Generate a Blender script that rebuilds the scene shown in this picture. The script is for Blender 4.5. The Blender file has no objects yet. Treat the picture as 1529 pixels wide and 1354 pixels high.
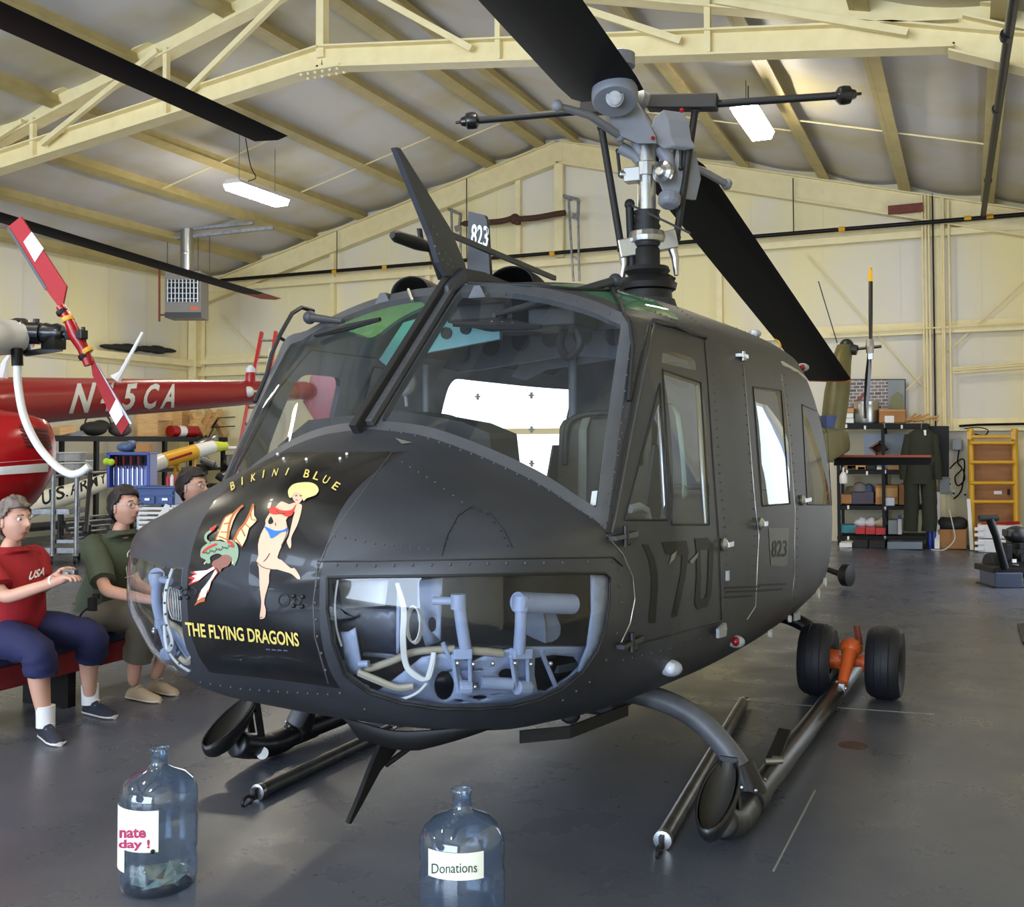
import bpy, bmesh, math, random
from mathutils import Vector as V, Matrix as Mx
from mathutils.bvhtree import BVHTree
from mathutils.geometry import tessellate_polygon
R_ = random.Random(7)
SC = bpy.context.scene
COL = SC.collection
PI = math.pi
def rad(a): return math.radians(a)

# ------------------------------------------------------------------ camera
FPX, CX, CY, WID, HEI = 1560.0, 764.5, 615.0, 1529, 1354
YAW, PITCH, ROLL = rad(23.6), rad(1.82), rad(-0.2)
CAM = V((0, 0, 1.6))
def _axes():
    cy, sy, cp, sp = math.cos(YAW), math.sin(YAW), math.cos(PITCH), math.sin(PITCH)
    r0, f0, u0 = V((cy, sy, 0)), V((-sy, cy, 0)), V((0, 0, 1))
    f = f0*cp+u0*sp; u = f0*-sp+u0*cp
    return r0*math.cos(ROLL)+u*math.sin(ROLL), r0*-math.sin(ROLL)+u*math.cos(ROLL), f
CR, CU, CF = _axes()
cam = bpy.data.cameras.new('camera'); camo = bpy.data.objects.new('camera', cam); COL.objects.link(camo)
m = Mx((CR, CU, -CF)).transposed().to_4x4(); m.translation = CAM; camo.matrix_world = m
cam.sensor_fit = 'HORIZONTAL'; cam.sensor_width = 36; cam.lens = 36*FPX/WID
cam.shift_y = -(HEI/2-CY)/WID; cam.clip_start = 0.05; cam.clip_end = 200
SC.camera = camo
# ------------------------------------------------------------------ daylight, lamps, exposure
SC.view_settings.view_transform = 'Standard'; SC.view_settings.look = 'None'
SC.view_settings.exposure = 0.40; SC.view_settings.gamma = 1.0; SC.view_settings.use_curve_mapping = False
SC.cycles.use_denoising = True
SC.cycles.max_bounces = 8; SC.cycles.transparent_max_bounces = 16
SC.cycles.sample_clamp_indirect = 6.0
W = bpy.data.worlds.new('sky'); SC.world = W; W.use_nodes = True
bg = W.node_tree.nodes['Background']; bg.inputs[0].default_value = (0.62, 0.76, 1.0, 1); bg.inputs[1].default_value = 1.3
def area(name, loc, target, sx, sy, power, col):
    l = bpy.data.lights.new(name, 'AREA'); l.shape = 'RECTANGLE'; l.size = sx; l.size_y = sy; l.energy = power; l.color = col
    o = bpy.data.objects.new(name, l); COL.objects.link(o); o.location = loc
    o.rotation_euler = (V(target)-V(loc)).to_track_quat('-Z', 'Y').to_euler(); return o
DOOR_LIGHT = area('daylight_front_door', (-4.5, -5.6, 2.5), (-4.5, 8, 1.6), 11.5, 4.4, 1500, (0.66, 0.80, 1.0))
SIDE_LIGHT = area('daylight_side_door', (1.9, 13.2, 1.7), (-6, 12.5, 1.5), 2.6, 3.0, 70, (0.86, 0.92, 1.0))
FIXTURE_EMIT = 58.0
WARM = (1.0, 0.92, 0.76)

# ------------------------------------------------------------------ pixel helpers (photograph frame)
def ray(x, y): return CR*((x-CX)/FPX)+CU*((CY-y)/FPX)+CF
def at(x, y, X=None, Y=None, Z=None, D=None):
    d = ray(x, y)
    t = D if D is not None else (X-CAM.x)/d.x if X is not None else (Y-CAM.y)/d.y if Y is not None else (Z-CAM.z)/d.z
    return CAM+d*t
# helicopter frame: u to its left side, s aft of the nose, z up
HA = rad(3.0); HM0 = V((-2.05, 7.05, 0)); SM = 4.1
HM = Mx(((math.cos(HA), math.sin(HA), 0, 0), (-math.sin(HA), math.cos(HA), 0, 0), (0, 0, 1, 0), (0, 0, 0, 1)))
HM.translation = HM0-HM.to_3x3() @ V((0, SM, 0))
HI = HM.inverted()
def hat(x, y, u=None, s=None, z=None):
    o = HI @ CAM; d = HI.to_3x3() @ ray(x, y)
    t = (u-o.x)/d.x if u is not None else (s-o.y)/d.y if s is not None else (z-o.z)/d.z
    return o+d*t

# ------------------------------------------------------------------ materials
def lin(c):
    return tuple(((x/255/12.92) if x/255 <= .04045 else ((x/255+.055)/1.055)**2.4) for x in c)+(1,)
MATS = {}
def mat(name, rgb, rough=.5, metal=0, spec=.5, noise=None, rgb2=None, bump=None, emit=0, coat=0, stretch=None):
    if name in MATS: return MATS[name]
    m = bpy.data.materials.new(name); m.use_nodes = True; nt = m.node_tree; b = nt.nodes['Principled BSDF']
    b.inputs['Base Color'].default_value = lin(rgb); b.inputs['Roughness'].default_value = rough
    b.inputs['Metallic'].default_value = metal; b.inputs['Specular IOR Level'].default_value = spec
    if coat: b.inputs['Coat Weight'].default_value = coat
    if emit: b.inputs['Emission Color'].default_value = lin(rgb); b.inputs['Emission Strength'].default_value = emit
    if noise or bump:
        tc = nt.nodes.new('ShaderNodeTexCoord'); src = tc.outputs['Object']
        if stretch:
            mp = nt.nodes.new('ShaderNodeMapping'); mp.inputs['Scale'].default_value = stretch
            nt.links.new(src, mp.inputs[0]); src = mp.outputs[0]
    if noise:
        n = nt.nodes.new('ShaderNodeTexNoise'); n.inputs['Scale'].default_value = noise[0]; n.inputs['Detail'].default_value = 6
        nt.links.new(src, n.inputs['Vector'])
        r = nt.nodes.new('ShaderNodeValToRGB'); r.color_ramp.elements[0].position = noise[1]; r.color_ramp.elements[1].position = noise[2]
        r.color_ramp.elements[0].color = lin(rgb); r.color_ramp.elements[1].color = lin(rgb2 or rgb)
        nt.links.new(n.outputs[0], r.inputs[0]); nt.links.new(r.outputs[0], b.inputs['Base Color'])
    if bump:
        n2 = nt.nodes.new('ShaderNodeTexNoise'); n2.inputs['Scale'].default_value = bump[0]; n2.inputs['Detail'].default_value = 4
        nt.links.new(src, n2.inputs['Vector'])
        bp = nt.nodes.new('ShaderNodeBump'); bp.inputs['Strength'].default_value = bump[1]; bp.inputs['Distance'].default_value = .01
        nt.links.new(n2.outputs[0], bp.inputs['Height']); nt.links.new(bp.outputs[0], b.inputs['Normal'])
    MATS[name] = m; return m
def glass_mat(name, tint, refl=1.0, rough=.02, haze=None):
    """thin pane: tinted see-through plus a fresnel reflection (and a little surface dust)"""
    if name in MATS: return MATS[name]
    m = bpy.data.materials.new(name); m.use_nodes = True; nt = m.node_tree; nt.nodes.clear()
    o = nt.nodes.new('ShaderNodeOutputMaterial'); mx = nt.nodes.new('ShaderNodeMixShader'); t = nt.nodes.new('ShaderNodeBsdfTransparent')
    g = nt.nodes.new('ShaderNodeBsdfGlossy'); lw = nt.nodes.new('ShaderNodeLayerWeight'); lw.inputs[0].default_value = .5
    pw = nt.nodes.new('ShaderNodeMath'); pw.operation = 'POWER'; pw.inputs[1].default_value = 5; fr = nt.nodes.new('ShaderNodeMath'); fr.operation = 'MULTIPLY_ADD'; fr.inputs[1].default_value = .94; fr.inputs[2].default_value = .06
    nt.links.new(lw.outputs['Facing'], pw.inputs[0]); nt.links.new(pw.outputs[0], fr.inputs[0])
    t.inputs[0].default_value = tuple(tint)+(1,); g.inputs['Roughness'].default_value = rough
    ml = nt.nodes.new('ShaderNodeMath'); ml.operation = 'MULTIPLY'; ml.inputs[1].default_value = refl
    nt.links.new(fr.outputs[0], ml.inputs[0]); nt.links.new(ml.outputs[0], mx.inputs[0])
    nt.links.new(t.outputs[0], mx.inputs[1]); nt.links.new(g.outputs[0], mx.inputs[2])
    last = mx
    if haze:
        df = nt.nodes.new('ShaderNodeBsdfDiffuse'); df.inputs[0].default_value = tuple(haze[1])+(1,)
        m2 = nt.nodes.new('ShaderNodeMixShader'); m2.inputs[0].default_value = haze[0]
        nt.links.new(mx.outputs[0], m2.inputs[1]); nt.links.new(df.outputs[0], m2.inputs[2]); last = m2
    nt.links.new(last.outputs[0], o.inputs[0]); MATS[name] = m; return m

# ------------------------------------------------------------------ mesh builder
I4 = Mx.Identity(4)
def frame(d, up=V((0, 0, 1))):
    d = d.normalized(); a = d.cross(up)
    if a.length < 1e-4: a = d.cross(V((1, 0, 0)))
    a.normalize(); return a, a.cross(d).normalized(), d
def catmull(pts, n, closed=False):
    pts = [V(p) for p in pts]; N = len(pts); out = []
    for i in range(N if closed else N-1):
        if closed: a, b, c, d = pts[i-1], pts[i], pts[(i+1) % N], pts[(i+2) % N]
        else: a, b, c, d = pts[max(i-1, 0)], pts[i], pts[i+1], pts[min(i+2, N-1)]
        for k in range(n):
            t = k/n
            out.append(.5*((2*b)+(c-a)*t+(2*a-5*b+4*c-d)*t*t+(3*b-a-3*c+d)*t**3))
    if not closed: out.append(pts[-1])
    return out
class B:
    def __init__(s, mx=None): s.v = []; s.f = []; s.mx = mx
    def add(s, vs, fs, mx=None):
        n = len(s.v); s.v += [(mx @ V(v)) if mx else V(v) for v in vs]; s.f += [tuple(i+n for i in f) for f in fs]; return s
    def box(s, c, sz, mx=None):
        x, y, z = c; a, b, h = sz[0]/2, sz[1]/2, sz[2]/2
        return s.add([(x-a, y-b, z-h), (x+a, y-b, z-h), (x+a, y+b, z-h), (x-a, y+b, z-h), (x-a, y-b, z+h), (x+a, y-b, z+h), (x+a, y+b, z+h), (x-a, y+b, z+h)],
                     [(0, 3, 2, 1), (4, 5, 6, 7), (0, 1, 5, 4), (1, 2, 6, 5), (2, 3, 7, 6), (3, 0, 4, 7)], mx)
    def beam(s, p, q, w, h, up=V((0, 0, 1))):
        p, q = V(p), V(q); a, b, d = frame(q-p, V(up)); a = a*w/2; b = b*h/2
        vs = [p-a-b, p+a-b, p+a+b, p-a+b, q-a-b, q+a-b, q+a+b, q-a+b]
        return s.add(vs, [(0, 1, 2, 3), (4, 7, 6, 5), (0, 4, 5, 1), (1, 5, 6, 2), (2, 6, 7, 3), (3, 7, 4, 0)])
    def ibeam(s, p, q, w, h, t=.02, up=V((0, 0, 1))):
        p, q = V(p), V(q); a, b, d = frame(q-p, V(up))
        s.beam(p+b*(h/2-t/2), q+b*(h/2-t/2), w, t, up); s.beam(p-b*(h/2-t/2), q-b*(h/2-t/2), w, t, up)
        return s.beam(p, q, t, h-2*t, up)
    def tube(s, pts, r, n=8, closed=False, cap=True, flat=1.0, up=None):
        pts = [V(p) for p in pts]; N = len(pts); rs = r if isinstance(r, (list, tuple)) else [r]*N
        vs = []; fs = []; pa = None
        for i, p in enumerate(pts):
            d = (pts[(i+1) % N]-pts[i-1]) if (closed or 0 < i < N-1) else (pts[1]-pts[0] if i == 0 else pts[-1]-pts[-2])
            d.normalize()
            if pa is None or up is not None: a, b, _ = frame(d, up or V((0, 0, 1)))
            else:
                a = pa-d*pa.dot(d)
                a = a.normalized() if a.length > 1e-6 else frame(d)[0]
                b = a.cross(d)
            pa = a
            for k in range(n):
                w = 2*PI*k/n; vs.append(p+(a*math.cos(w)+b*math.sin(w)*flat)*rs[i])
        for i in range(N if closed else N-1):
            j = (i+1) % N
            for k in range(n): fs.append((i*n+k, i*n+(k+1) % n, j*n+(k+1) % n, j*n+k))
        if cap and not closed: fs += [tuple(reversed(range(n))), tuple(range((N-1)*n, N*n))]
        return s.add(vs, fs)
    def lathe(s, prof, c, axis=(0, 0, 1), n=20, cap=True, sq=None):
        a, b, d = frame(V(axis)); c = V(c); vs = []; fs = []
        for r, h in prof:
            for k in range(n):
                w = 2*PI*k/n; vs.append(c+(a*math.cos(w)+b*math.sin(w))*r+d*h)
        for i in range(len(prof)-1):
            for k in range(n): fs.append((i*n+k, i*n+(k+1) % n, (i+1)*n+(k+1) % n, (i+1)*n+k))
        if cap:
            if prof[0][0] > 1e-5: fs.append(tuple(reversed(range(n))))
            if prof[-1][0] > 1e-5: fs.append(tuple(range((len(prof)-1)*n, len(prof)*n)))
        return s.add(vs, fs)
    def cyl(s, p, q, r, n=14): return s.tube([p, q], r, n)
    def ball(s, c, r, n=12, m=8, mx=None):
        if not isinstance(r, (list, tuple)): r = (r, r, r)
        vs = []; fs = []; c = V(c)
        for i in range(m+1):
            t = PI*i/m
            for k in range(n):
                w = 2*PI*k/n; p = V((r[0]*math.sin(t)*math.cos(w), r[1]*math.sin(t)*math.sin(w), r[2]*math.cos(t)))
                vs.append(c+((mx @ p) if mx else p))
        for i in range(m):
            for k in range(n): fs.append((i*n+k, (i+1)*n+k, (i+1)*n+(k+1) % n, i*n+(k+1) % n))
        return s.add(vs, fs)
    def prism(s, pts, ext):
        """closed polygon of 3D points pushed along ext"""
        pts = [V(p) for p in pts]; e = V(ext); n = len(pts)
        tri = tessellate_polygon([pts])
        fs = [tuple(t) for t in tri]+[tuple(n+i for i in reversed(t)) for t in tri]+[(i, (i+1) % n, n+(i+1) % n, n+i) for i in range(n)]
        return s.add(pts+[p+e for p in pts], fs)
    def loft(s, rings, cap=True, closed=True):
        n = len(rings[0]); vs = [p for r in rings for p in r]; fs = []
        for i in range(len(rings)-1):
            for k in range(n if closed else n-1): fs.append((i*n+k, i*n+(k+1) % n, (i+1)*n+(k+1) % n, (i+1)*n+k))
        if cap and closed: fs += [tuple(reversed(range(n))), tuple(range((len(rings)-1)*n, len(rings)*n))]
        return s.add(vs, fs)
    def obj(s, name, m, parent=None, smooth=None, bevel=0, label=None, weld=True, thick=0, m2=None, kind=None, recalc=True):
        me = bpy.data.meshes.new(name)
        vs = [(s.mx @ v) if s.mx else v for v in s.v]
        me.from_pydata([tuple(v) for v in vs], [], s.f)
        bm = bmesh.new(); bm.from_mesh(me)
        if weld: bmesh.ops.remove_doubles(bm, verts=bm.verts, dist=1e-5)
        if recalc: bmesh.ops.recalc_face_normals(bm, faces=bm.faces)
        bm.to_mesh(me); bm.free()
        me.materials.append(m)
        if m2: me.materials.append(m2)
        o = bpy.data.objects.new(name, me); COL.objects.link(o)
        if smooth:
            me.polygons.foreach_set('use_smooth', [True]*len(me.polygons)); me.set_sharp_from_angle(angle=rad(smooth))
        if bevel:
            b = o.modifiers.new('edge', 'BEVEL'); b.width = bevel; b.segments = 2; b.limit_method = 'ANGLE'; b.angle_limit = rad(40)
        if thick:
            so = o.modifiers.new('wall', 'SOLIDIFY'); so.thickness = thick; so.offset = -1
            if m2: so.material_offset = 1
        if parent: put(o, parent)
        if label: o['label'] = label
        if kind: o['kind'] = kind
        return o
def put(o, parent): o.parent = parent; o.matrix_parent_inverse = world_inv(parent); return o
def world_of(o):
    return o.matrix_basis if o.parent is None else world_of(o.parent) @ o.matrix_parent_inverse @ o.matrix_basis
def world_inv(o): return world_of(o).inverted()
def thing(name, loc, label, cat, group=None):
    o = bpy.data.objects.new(name, None); COL.objects.link(o); o.location = loc; o.empty_display_size = .1
    o.matrix_basis = Mx.Translation(V(loc)); tag(o, label, cat, group); return o
def tag(o, label, cat, group=None):
    o['label'] = label; o['category'] = cat
    if group: o['group'] = group
    return o
def struct(o): o['kind'] = 'structure'; return o
def drop(o, z):
    """set a single-mesh thing down so that its lowest point is at z"""
    d = z-min(v.co.z for v in o.data.vertices); o.data.transform(Mx.Translation((0, 0, d))); return o
def dup(root, delta, label=None):
    """copy of a thing, its parts and their sub-parts, moved by delta"""
    def cp(o, par):
        c = o.copy(); COL.objects.link(c); c.parent = par
        for ch in [k for k in bpy.data.objects if k.parent == o]: cp(ch, c)
        return c
    r = cp(root, None); r.location = V(root.location)+V(delta)
    if label: r['label'] = label
    return r
def text_mesh(txt, bold=0.0):
    c = bpy.data.curves.new('lettering', 'FONT'); c.body = txt; c.align_x = 'LEFT'; c.size = 1; c.resolution_u = 3; c.offset = bold
    o = bpy.data.objects.new('lettering', c); COL.objects.link(o)
    dg = bpy.context.evaluated_depsgraph_get(); me = bpy.data.meshes.new_from_object(o.evaluated_get(dg))
    vs = [v.co.copy() for v in me.vertices]; fs = [tuple(p.vertices) for p in me.polygons]
    bpy.data.objects.remove(o); bpy.data.curves.remove(c); bpy.data.meshes.remove(me)
    x0 = min(v.x for v in vs); x1 = max(v.x for v in vs); y0 = min(v.y for v in vs); y1 = max(v.y for v in vs)
    return [((v.x-x0)/(x1-x0), (v.y-y0)/(y1-y0)) for v in vs], fs
def refine(pts, fs, lim):
    """cut 2D triangles and ngons down until no edge is longer than lim, so a mark can follow a curved skin"""
    bm = bmesh.new(); vs = [bm.verts.new((p[0], p[1], 0)) for p in pts]
    for f in fs:
        try: bm.faces.new([vs[i] for i in f])
        except ValueError: pass
    bmesh.ops.triangulate(bm, faces=bm.faces)
    for _ in range(5):
        e = [e for e in bm.edges if e.calc_length() > lim]
        if not e: break
        bmesh.ops.subdivide_edges(bm, edges=e, cuts=1); bmesh.ops.triangulate(bm, faces=[f for f in bm.faces if len(f.verts) > 3])
    bm.verts.index_update(); P = [(v.co.x, v.co.y) for v in bm.verts]; F = [tuple(v.index for v in f.verts) for f in bm.faces]
    bm.free(); return P, F
def on(bvh, x, y, lift=.003):
    p, n, i, d = bvh.ray_cast(CAM, ray(x, y).normalized())
    if p is None:
        if lift < .004: return None
        r = ray(x, y).normalized(); q = min((CAM+r*(2.5+.1*k) for k in range(60)), key=lambda c: bvh.find_nearest(c)[3]); p, n, i, d = bvh.find_nearest(q); return p+n*lift
    if n.dot(ray(x, y)) > 0: n = -n
    return p+n*lift
def decal(name, bvh, pts, fs, m, parent, lift=.003, lim=12, label=None):
    """flat painted mark laid on a surface"""
    P, F = refine(pts, fs, lim); Q = [on(bvh, x, y, lift) for x, y in P]
    idx = {}; b = B()
    for i, q in enumerate(Q):
        if q is not None: idx[i] = len(b.v); b.v.append(q)
    for f in F:
        if all(i in idx for i in f):
            es = [(b.v[idx[f[i]]]-b.v[idx[f[i-1]]]).length for i in range(3)]
            if max(es) < .25: b.f.append(tuple(idx[i] for i in f))
    return b.obj(name, m, parent, weld=False, smooth=60, label=label)
def shape(loops):
    """2D loop or loop with holes -> points, triangles"""
    if not isinstance(loops[0][0], (tuple, list)): loops = [loops]
    L = [[V((x, y, 0)) for x, y in l] for l in loops]; pts = [(p.x, p.y) for l in L for p in l]
    return pts, [tuple(t) for t in tessellate_polygon(L)]
def text_px(txt, o, ex, ey, bold=0):
    p, f = text_mesh(txt, bold); return [(o[0]+ex[0]*a+ey[0]*b, o[1]+ex[1]*a+ey[1]*b) for a, b in p], f
def bvh_of(objs):
    vs = []; fs = []
    for o in objs:
        n = len(vs); w = world_of(o); vs += [w @ v.co for v in o.data.vertices]; fs += [tuple(i+n for i in p.vertices) for p in o.data.polygons]
    return BVHTree.FromPolygons(vs, fs)
# ================================================================== THE HANGAR
XR, ZR, SL = -6.85, 7.43, .26          # ridge line, its height, slope of the roof
XL, XRI, YB, YF = -15.28, 1.58, 18.0, -5.2
def roofz(x): return ZR-SL*abs(x-XR)
M_wall = mat('cream_wall_liner', (236, 223, 172), .6, noise=(.55, .42, .66), rgb2=(222, 216, 204), bump=(3, .15), stretch=(1, 1, .35))
M_cream = mat('cream_steel_paint', (240, 226, 178), .45, noise=(6, .35, .7), rgb2=(232, 216, 164))
M_ins = mat('roof_insulation_vinyl', (196, 193, 193), .5, noise=(.8, .42, .66), rgb2=(184, 174, 140), bump=(1.5, .25))
M_purlin = mat('purlin_paint', (184, 168, 116), .5, noise=(4, .3, .7), rgb2=(168, 152, 102))
M_black = mat('black_iron', (11, 10, 10), .5, spec=.3)
M_dkmetal = mat('dark_steel', (48, 47, 48), .4, .4)
M_steel = mat('galvanised_steel', (150, 150, 150), .35, .8, noise=(14, .3, .7), rgb2=(118, 118, 120))
M_chrome = mat('bright_metal', (200, 200, 202), .22, 1)
M_white = mat('white_plastic', (232, 230, 226), .4)
M_yellow = mat('yellow_paint', (222, 168, 40), .4)
M_rust = mat('red_brown_wood', (126, 52, 34), .6, noise=(9, .3, .7), rgb2=(96, 36, 24))
# floor: sealed concrete with stains and traffic wear
def floor_material():
    m = bpy.data.materials.new('sealed_concrete'); m.use_nodes = True; nt = m.node_tree; b = nt.nodes['Principled BSDF']
    tc = nt.nodes.new('ShaderNodeTexCoord')
    def noise(sc, det, rough=.6):
        n = nt.nodes.new('ShaderNodeTexNoise'); n.inputs['Scale'].default_value = sc; n.inputs['Detail'].default_value = det; n.inputs['Roughness'].default_value = rough
        nt.links.new(tc.outputs['Object'], n.inputs['Vector']); return n
    def ramp(src, p0, c0, p1, c1):
        r = nt.nodes.new('ShaderNodeValToRGB'); r.color_ramp.elements[0].position = p0; r.color_ramp.elements[1].position = p1
        r.color_ramp.elements[0].color = c0; r.color_ramp.elements[1].color = c1; nt.links.new(src.outputs[0], r.inputs[0]); return r
    base = ramp(noise(.7, 5), .35, lin((80, 83, 95)), .7, lin((96, 98, 105)))
    fine = ramp(noise(60, 4), .3, (.86, .86, .86, 1), .7, (1.1, 1.1, 1.1, 1))
    spots = ramp(noise(26, 3, .6), .20, (.35, .33, .32, 1), .27, (1, 1, 1, 1))
    m1 = nt.nodes.new('ShaderNodeMix'); m1.data_type = 'RGBA'; m1.blend_type = 'MULTIPLY'; m1.inputs[0].default_value = 1
    m2 = nt.nodes.new('ShaderNodeMix'); m2.data_type = 'RGBA'; m2.blend_type = 'MULTIPLY'; m2.inputs[0].default_value = .8
    nt.links.new(base.outputs[0], m1.inputs[6]); nt.links.new(fine.outputs[0], m1.inputs[7])
    nt.links.new(m1.outputs[2], m2.inputs[6]); nt.links.new(spots.outputs[0], m2.inputs[7]); nt.links.new(m2.outputs[2], b.inputs['Base Color'])
    rr = ramp(noise(2.2, 5), .3, (.22, .22, .22, 1), .75, (.42, .42, .42, 1)); nt.links.new(rr.outputs[0], b.inputs['Roughness'])
    b.inputs['Specular IOR Level'].default_value = .55
    bp = nt.nodes.new('ShaderNodeBump'); bp.inputs['Strength'].default_value = .12; bp.inputs['Distance'].default_value = .004
    nt.links.new(noise(14, 5).outputs[0], bp.inputs['Height']); nt.links.new(bp.outputs[0], b.inputs['Normal'])
    return m
M_floor = floor_material()
b = B(); b.box(((XL+XRI)/2, (YB+YF)/2-1, -.1), (XRI-XL+1, YB-YF+3, .2)); FLOOR = struct(b.obj('floor', M_floor))
M_joint = mat('pale_joint_filler', (150, 148, 144), .6)
for p, q in ((at(800, 1176*1.0+178, Z=0), at(1010, 1000+60, Z=0)),):
    pass
def joint(pts, w=.012):
    b = B()
    for p, q in zip(pts[:-1], pts[1:]): b.beam(V(p), V(q), w, .002)
    put(struct(b.obj('floor_joint', M_joint)), FLOOR)
joint([at(1155, 1300, Z=.001), at(1217, 1180, Z=.001)], .008)
joint([at(1060, 1043, Z=.001), at(1395, 1066, Z=.001)], .012)
b = B(); c = at(1274, 1113, Z=0); b.lathe([(.0, .004), (.05, .004), (.055, .002), (.075, .003), (.075, 0)], c, n=20, cap=False)
struct(put(b.obj('floor_drain_cover', mat('rusty_iron_cover', (84, 60, 50), .6)), FLOOR))
# walls
gx = [XL, XR, XRI]
b = B(); b.prism([(XL, YB, 0), (XRI, YB, 0), (XRI, YB, roofz(XRI)), (XR, YB, ZR), (XL, YB, roofz(XL))], (0, .15, 0)); WB = struct(b.obj('wall_back', M_wall))
b = B(); b.box((XL-.08, (YB+YF)/2, roofz(XL)/2), (.15, YB-YF, roofz(XL))); WL = struct(b.obj('wall_left', M_wall))
b = B(); zr = roofz(XRI); b.box((XRI+.08, (11.8+YF)/2, zr/2), (.15, 11.8-YF, zr)); b.box((XRI+.08, (YB+14.6)/2, zr/2), (.15, YB-14.6, zr)); b.box((XRI+.08, 13.2, (3.2+zr)/2), (.15, 2.8, zr-3.2)); WR = struct(b.obj('wall_right', M_wall))
b = B()   # front gable above and beside the open hangar door
b.box((XL+.9, YF, 2.5), (1.8, .15, 5)); b.box((XRI-.5, YF, 2.5), (1.0, .15, 5))
b.prism([(XL, YF, 4.8), (XRI, YF, 4.8), (XRI, YF, roofz(XRI)), (XR, YF, ZR), (XL, YF, roofz(XL))], (0, .15, 0)); struct(b.obj('wall_front', M_wall))
# ceiling: insulation blankets sagging between the purlins, one piece per bay
CEIL = None
PX = [-14.9, -13.6, -12.2, -11.0, -9.65, -8.17, -7.15, -6.5, -4.85, -3.46, -2.15, -.9, .3, 1.3]
def bay(x0, x1):
    n = 8; rows = []; ny = 46
    for j in range(ny+1):
        y = YF+(YB-YF)*j/ny; r = []
        wob = .018*math.sin(j*1.7+x0*3)+.014*math.sin(j*.9+x0)
        seam = -.02 if j % 4 == 0 else 0
        for i in range(n+1):
            t = i/n; x = x0+(x1-x0)*t; r.append(V((x, y, roofz(x)-.06-(.07+wob)*math.sin(PI*t)-seam*math.sin(PI*t))))
        rows.append(r)
    b = B(); b.loft(rows, cap=False, closed=False); return b
edges = [XL-.02]+PX+[XRI+.02]
for x0, x1 in zip(edges[:-1], edges[1:]):
    o = bay(x0, x1).obj('insulation_blanket' if CEIL else 'ceiling', M_ins, smooth=60, weld=False)
    o['kind'] = 'structure'
    if CEIL is None: CEIL = o
    else: put(o, CEIL)
b = B(); b.prism([(XL-.2, YF, roofz(XL-.2)+.02), (XR, YF, ZR+.02), (XRI+.2, YF, roofz(XRI+.2)+.02), (XRI+.2, YF, roofz(XRI)+.08), (XR, YF, ZR+.12), (XL-.2, YF, roofz(XL)+.08)], (0, YB-YF+.15, 0))
put(struct(b.obj('roof_deck', M_ins)), CEIL)
for x in PX:
    b = B(); s = 1 if x > XR else -1; up = V((s*SL, 0, 1)).normalized(); z = roofz(x)-.12
    p, q = V((x, YF+.1, z)), V((x, YB-.05, z)); b.beam(p, q, .02, .2, up)
    b.beam(p-up*.1+V((s*.05, 0, -.005)), q-up*.1+V((s*.05, 0, -.005)), .19, .012, up); b.beam(p+up*.1-V((s*.03, 0, 0)), q+up*.1-V((s*.03, 0, 0)), .07, .012, up)
    put(struct(b.obj('purlin', M_purlin)), CEIL)
for x0, x1 in ((-12.2, -9.65), (-11.0, -8.17), (-8.17, -7.15), (-4.85, -2.15), (-2.15, .3)):     # sag rods
    y = {-12.2: 13.4, -11.0: 15.6, -8.17: 16.2, -4.85: 15.0, -2.15: 14.4}[x0]
    b = B(); b.cyl((x0, y, roofz(x0)-.2), (x1, y, roofz(x1)-.2), .012, 6); put(struct(b.obj('sag_rod', M_cream)), CEIL)
# end frame on the back wall
def rafter(name, y, dz, w, h, parent, halves=((XL, XR), (XR, XRI))):
    for x0, x1 in halves:
        b = B(); b.ibeam((x0, y, roofz(x0)-dz-h/2), (x1, y, roofz(x1)-dz-h/2), w, h, .025); put(struct(b.obj(name, M_cream)), parent)
rafter('end_rafter', YB-.12, .22, .18, .42, WB)
for x in (XL+.12, -11.8, -9.6, -7.69, XR, -3.91, -.4):
    b = B(); zt = roofz(x)-.25; z0 = 5.05 if x in (XR, -7.69) else 0
    if x == XR: b.beam((x, YB-.1, z0), (x, YB-.1, zt), .1, .16)
    elif x == XL+.12: b.ibeam((x, YB-.2, 0), (x, YB-.2, zt), .2, .3, .02, up=V((0, 1, 0)))
    else: b.beam((x, YB-.06, z0), (x, YB-.06, zt), .1, .1)
    put(struct(b.obj('end_column', M_cream)), WB)
for z, x0, x1 in ((5.0, XL, XRI), (3.45, XL, XRI), (3.2, XL, -12.6), (1.9, -11, XRI)):
    b = B(); b.beam((x0, YB-.09, z), (x1, YB-.09, z), .14, .02); b.beam((x0, YB-.03, z), (x1, YB-.03, z), .02, .2); b.beam((x0, YB-.15, z-.05), (x1, YB-.15, z-.05), .015, .1)
    put(struct(b.obj('wall_girt', M_cream)), WB)
for z in (3.42,):
    b = B(); b.beam((XL+.1, YF, z), (XL+.1, YB, z), .18, .02); b.beam((XL+.19, YF, z-.06), (XL+.19, YB, z-.06), .015, .13); b.beam((XL+.03, YF, z-.1), (XL+.03, YB, z-.1), .02, .2)
    put(struct(b.obj('wall_girt', M_cream)), WL)
b = B(); b.beam((XL+.06, YF, 5.18), (XL+.06, YB, 5.18), .1, .16); put(struct(b.obj('eave_strut', M_cream)), WL)
for y in (10.18, 2.4):
    b = B(); b.ibeam((XL+.3, y, 0), (XL+.3, y, 5.0), .2, .5, .025, up=V((1, 0, 0))); put(struct(b.obj('frame_column', M_cream)), WL)
    b = B(); b.ibeam((XRI-.3, y, 0), (XRI-.3, y, 5.0), .2, .5, .025, up=V((1, 0, 0))); put(struct(b.obj('frame_column', M_cream)), WR)
for y in range(-4, 18, 1):
    b = B(); b.box((XL+.004, y+.4, 2.6), (.008, .02, 5.2)); put(struct(b.obj('panel_seam', M_wall)), WL)
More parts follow.
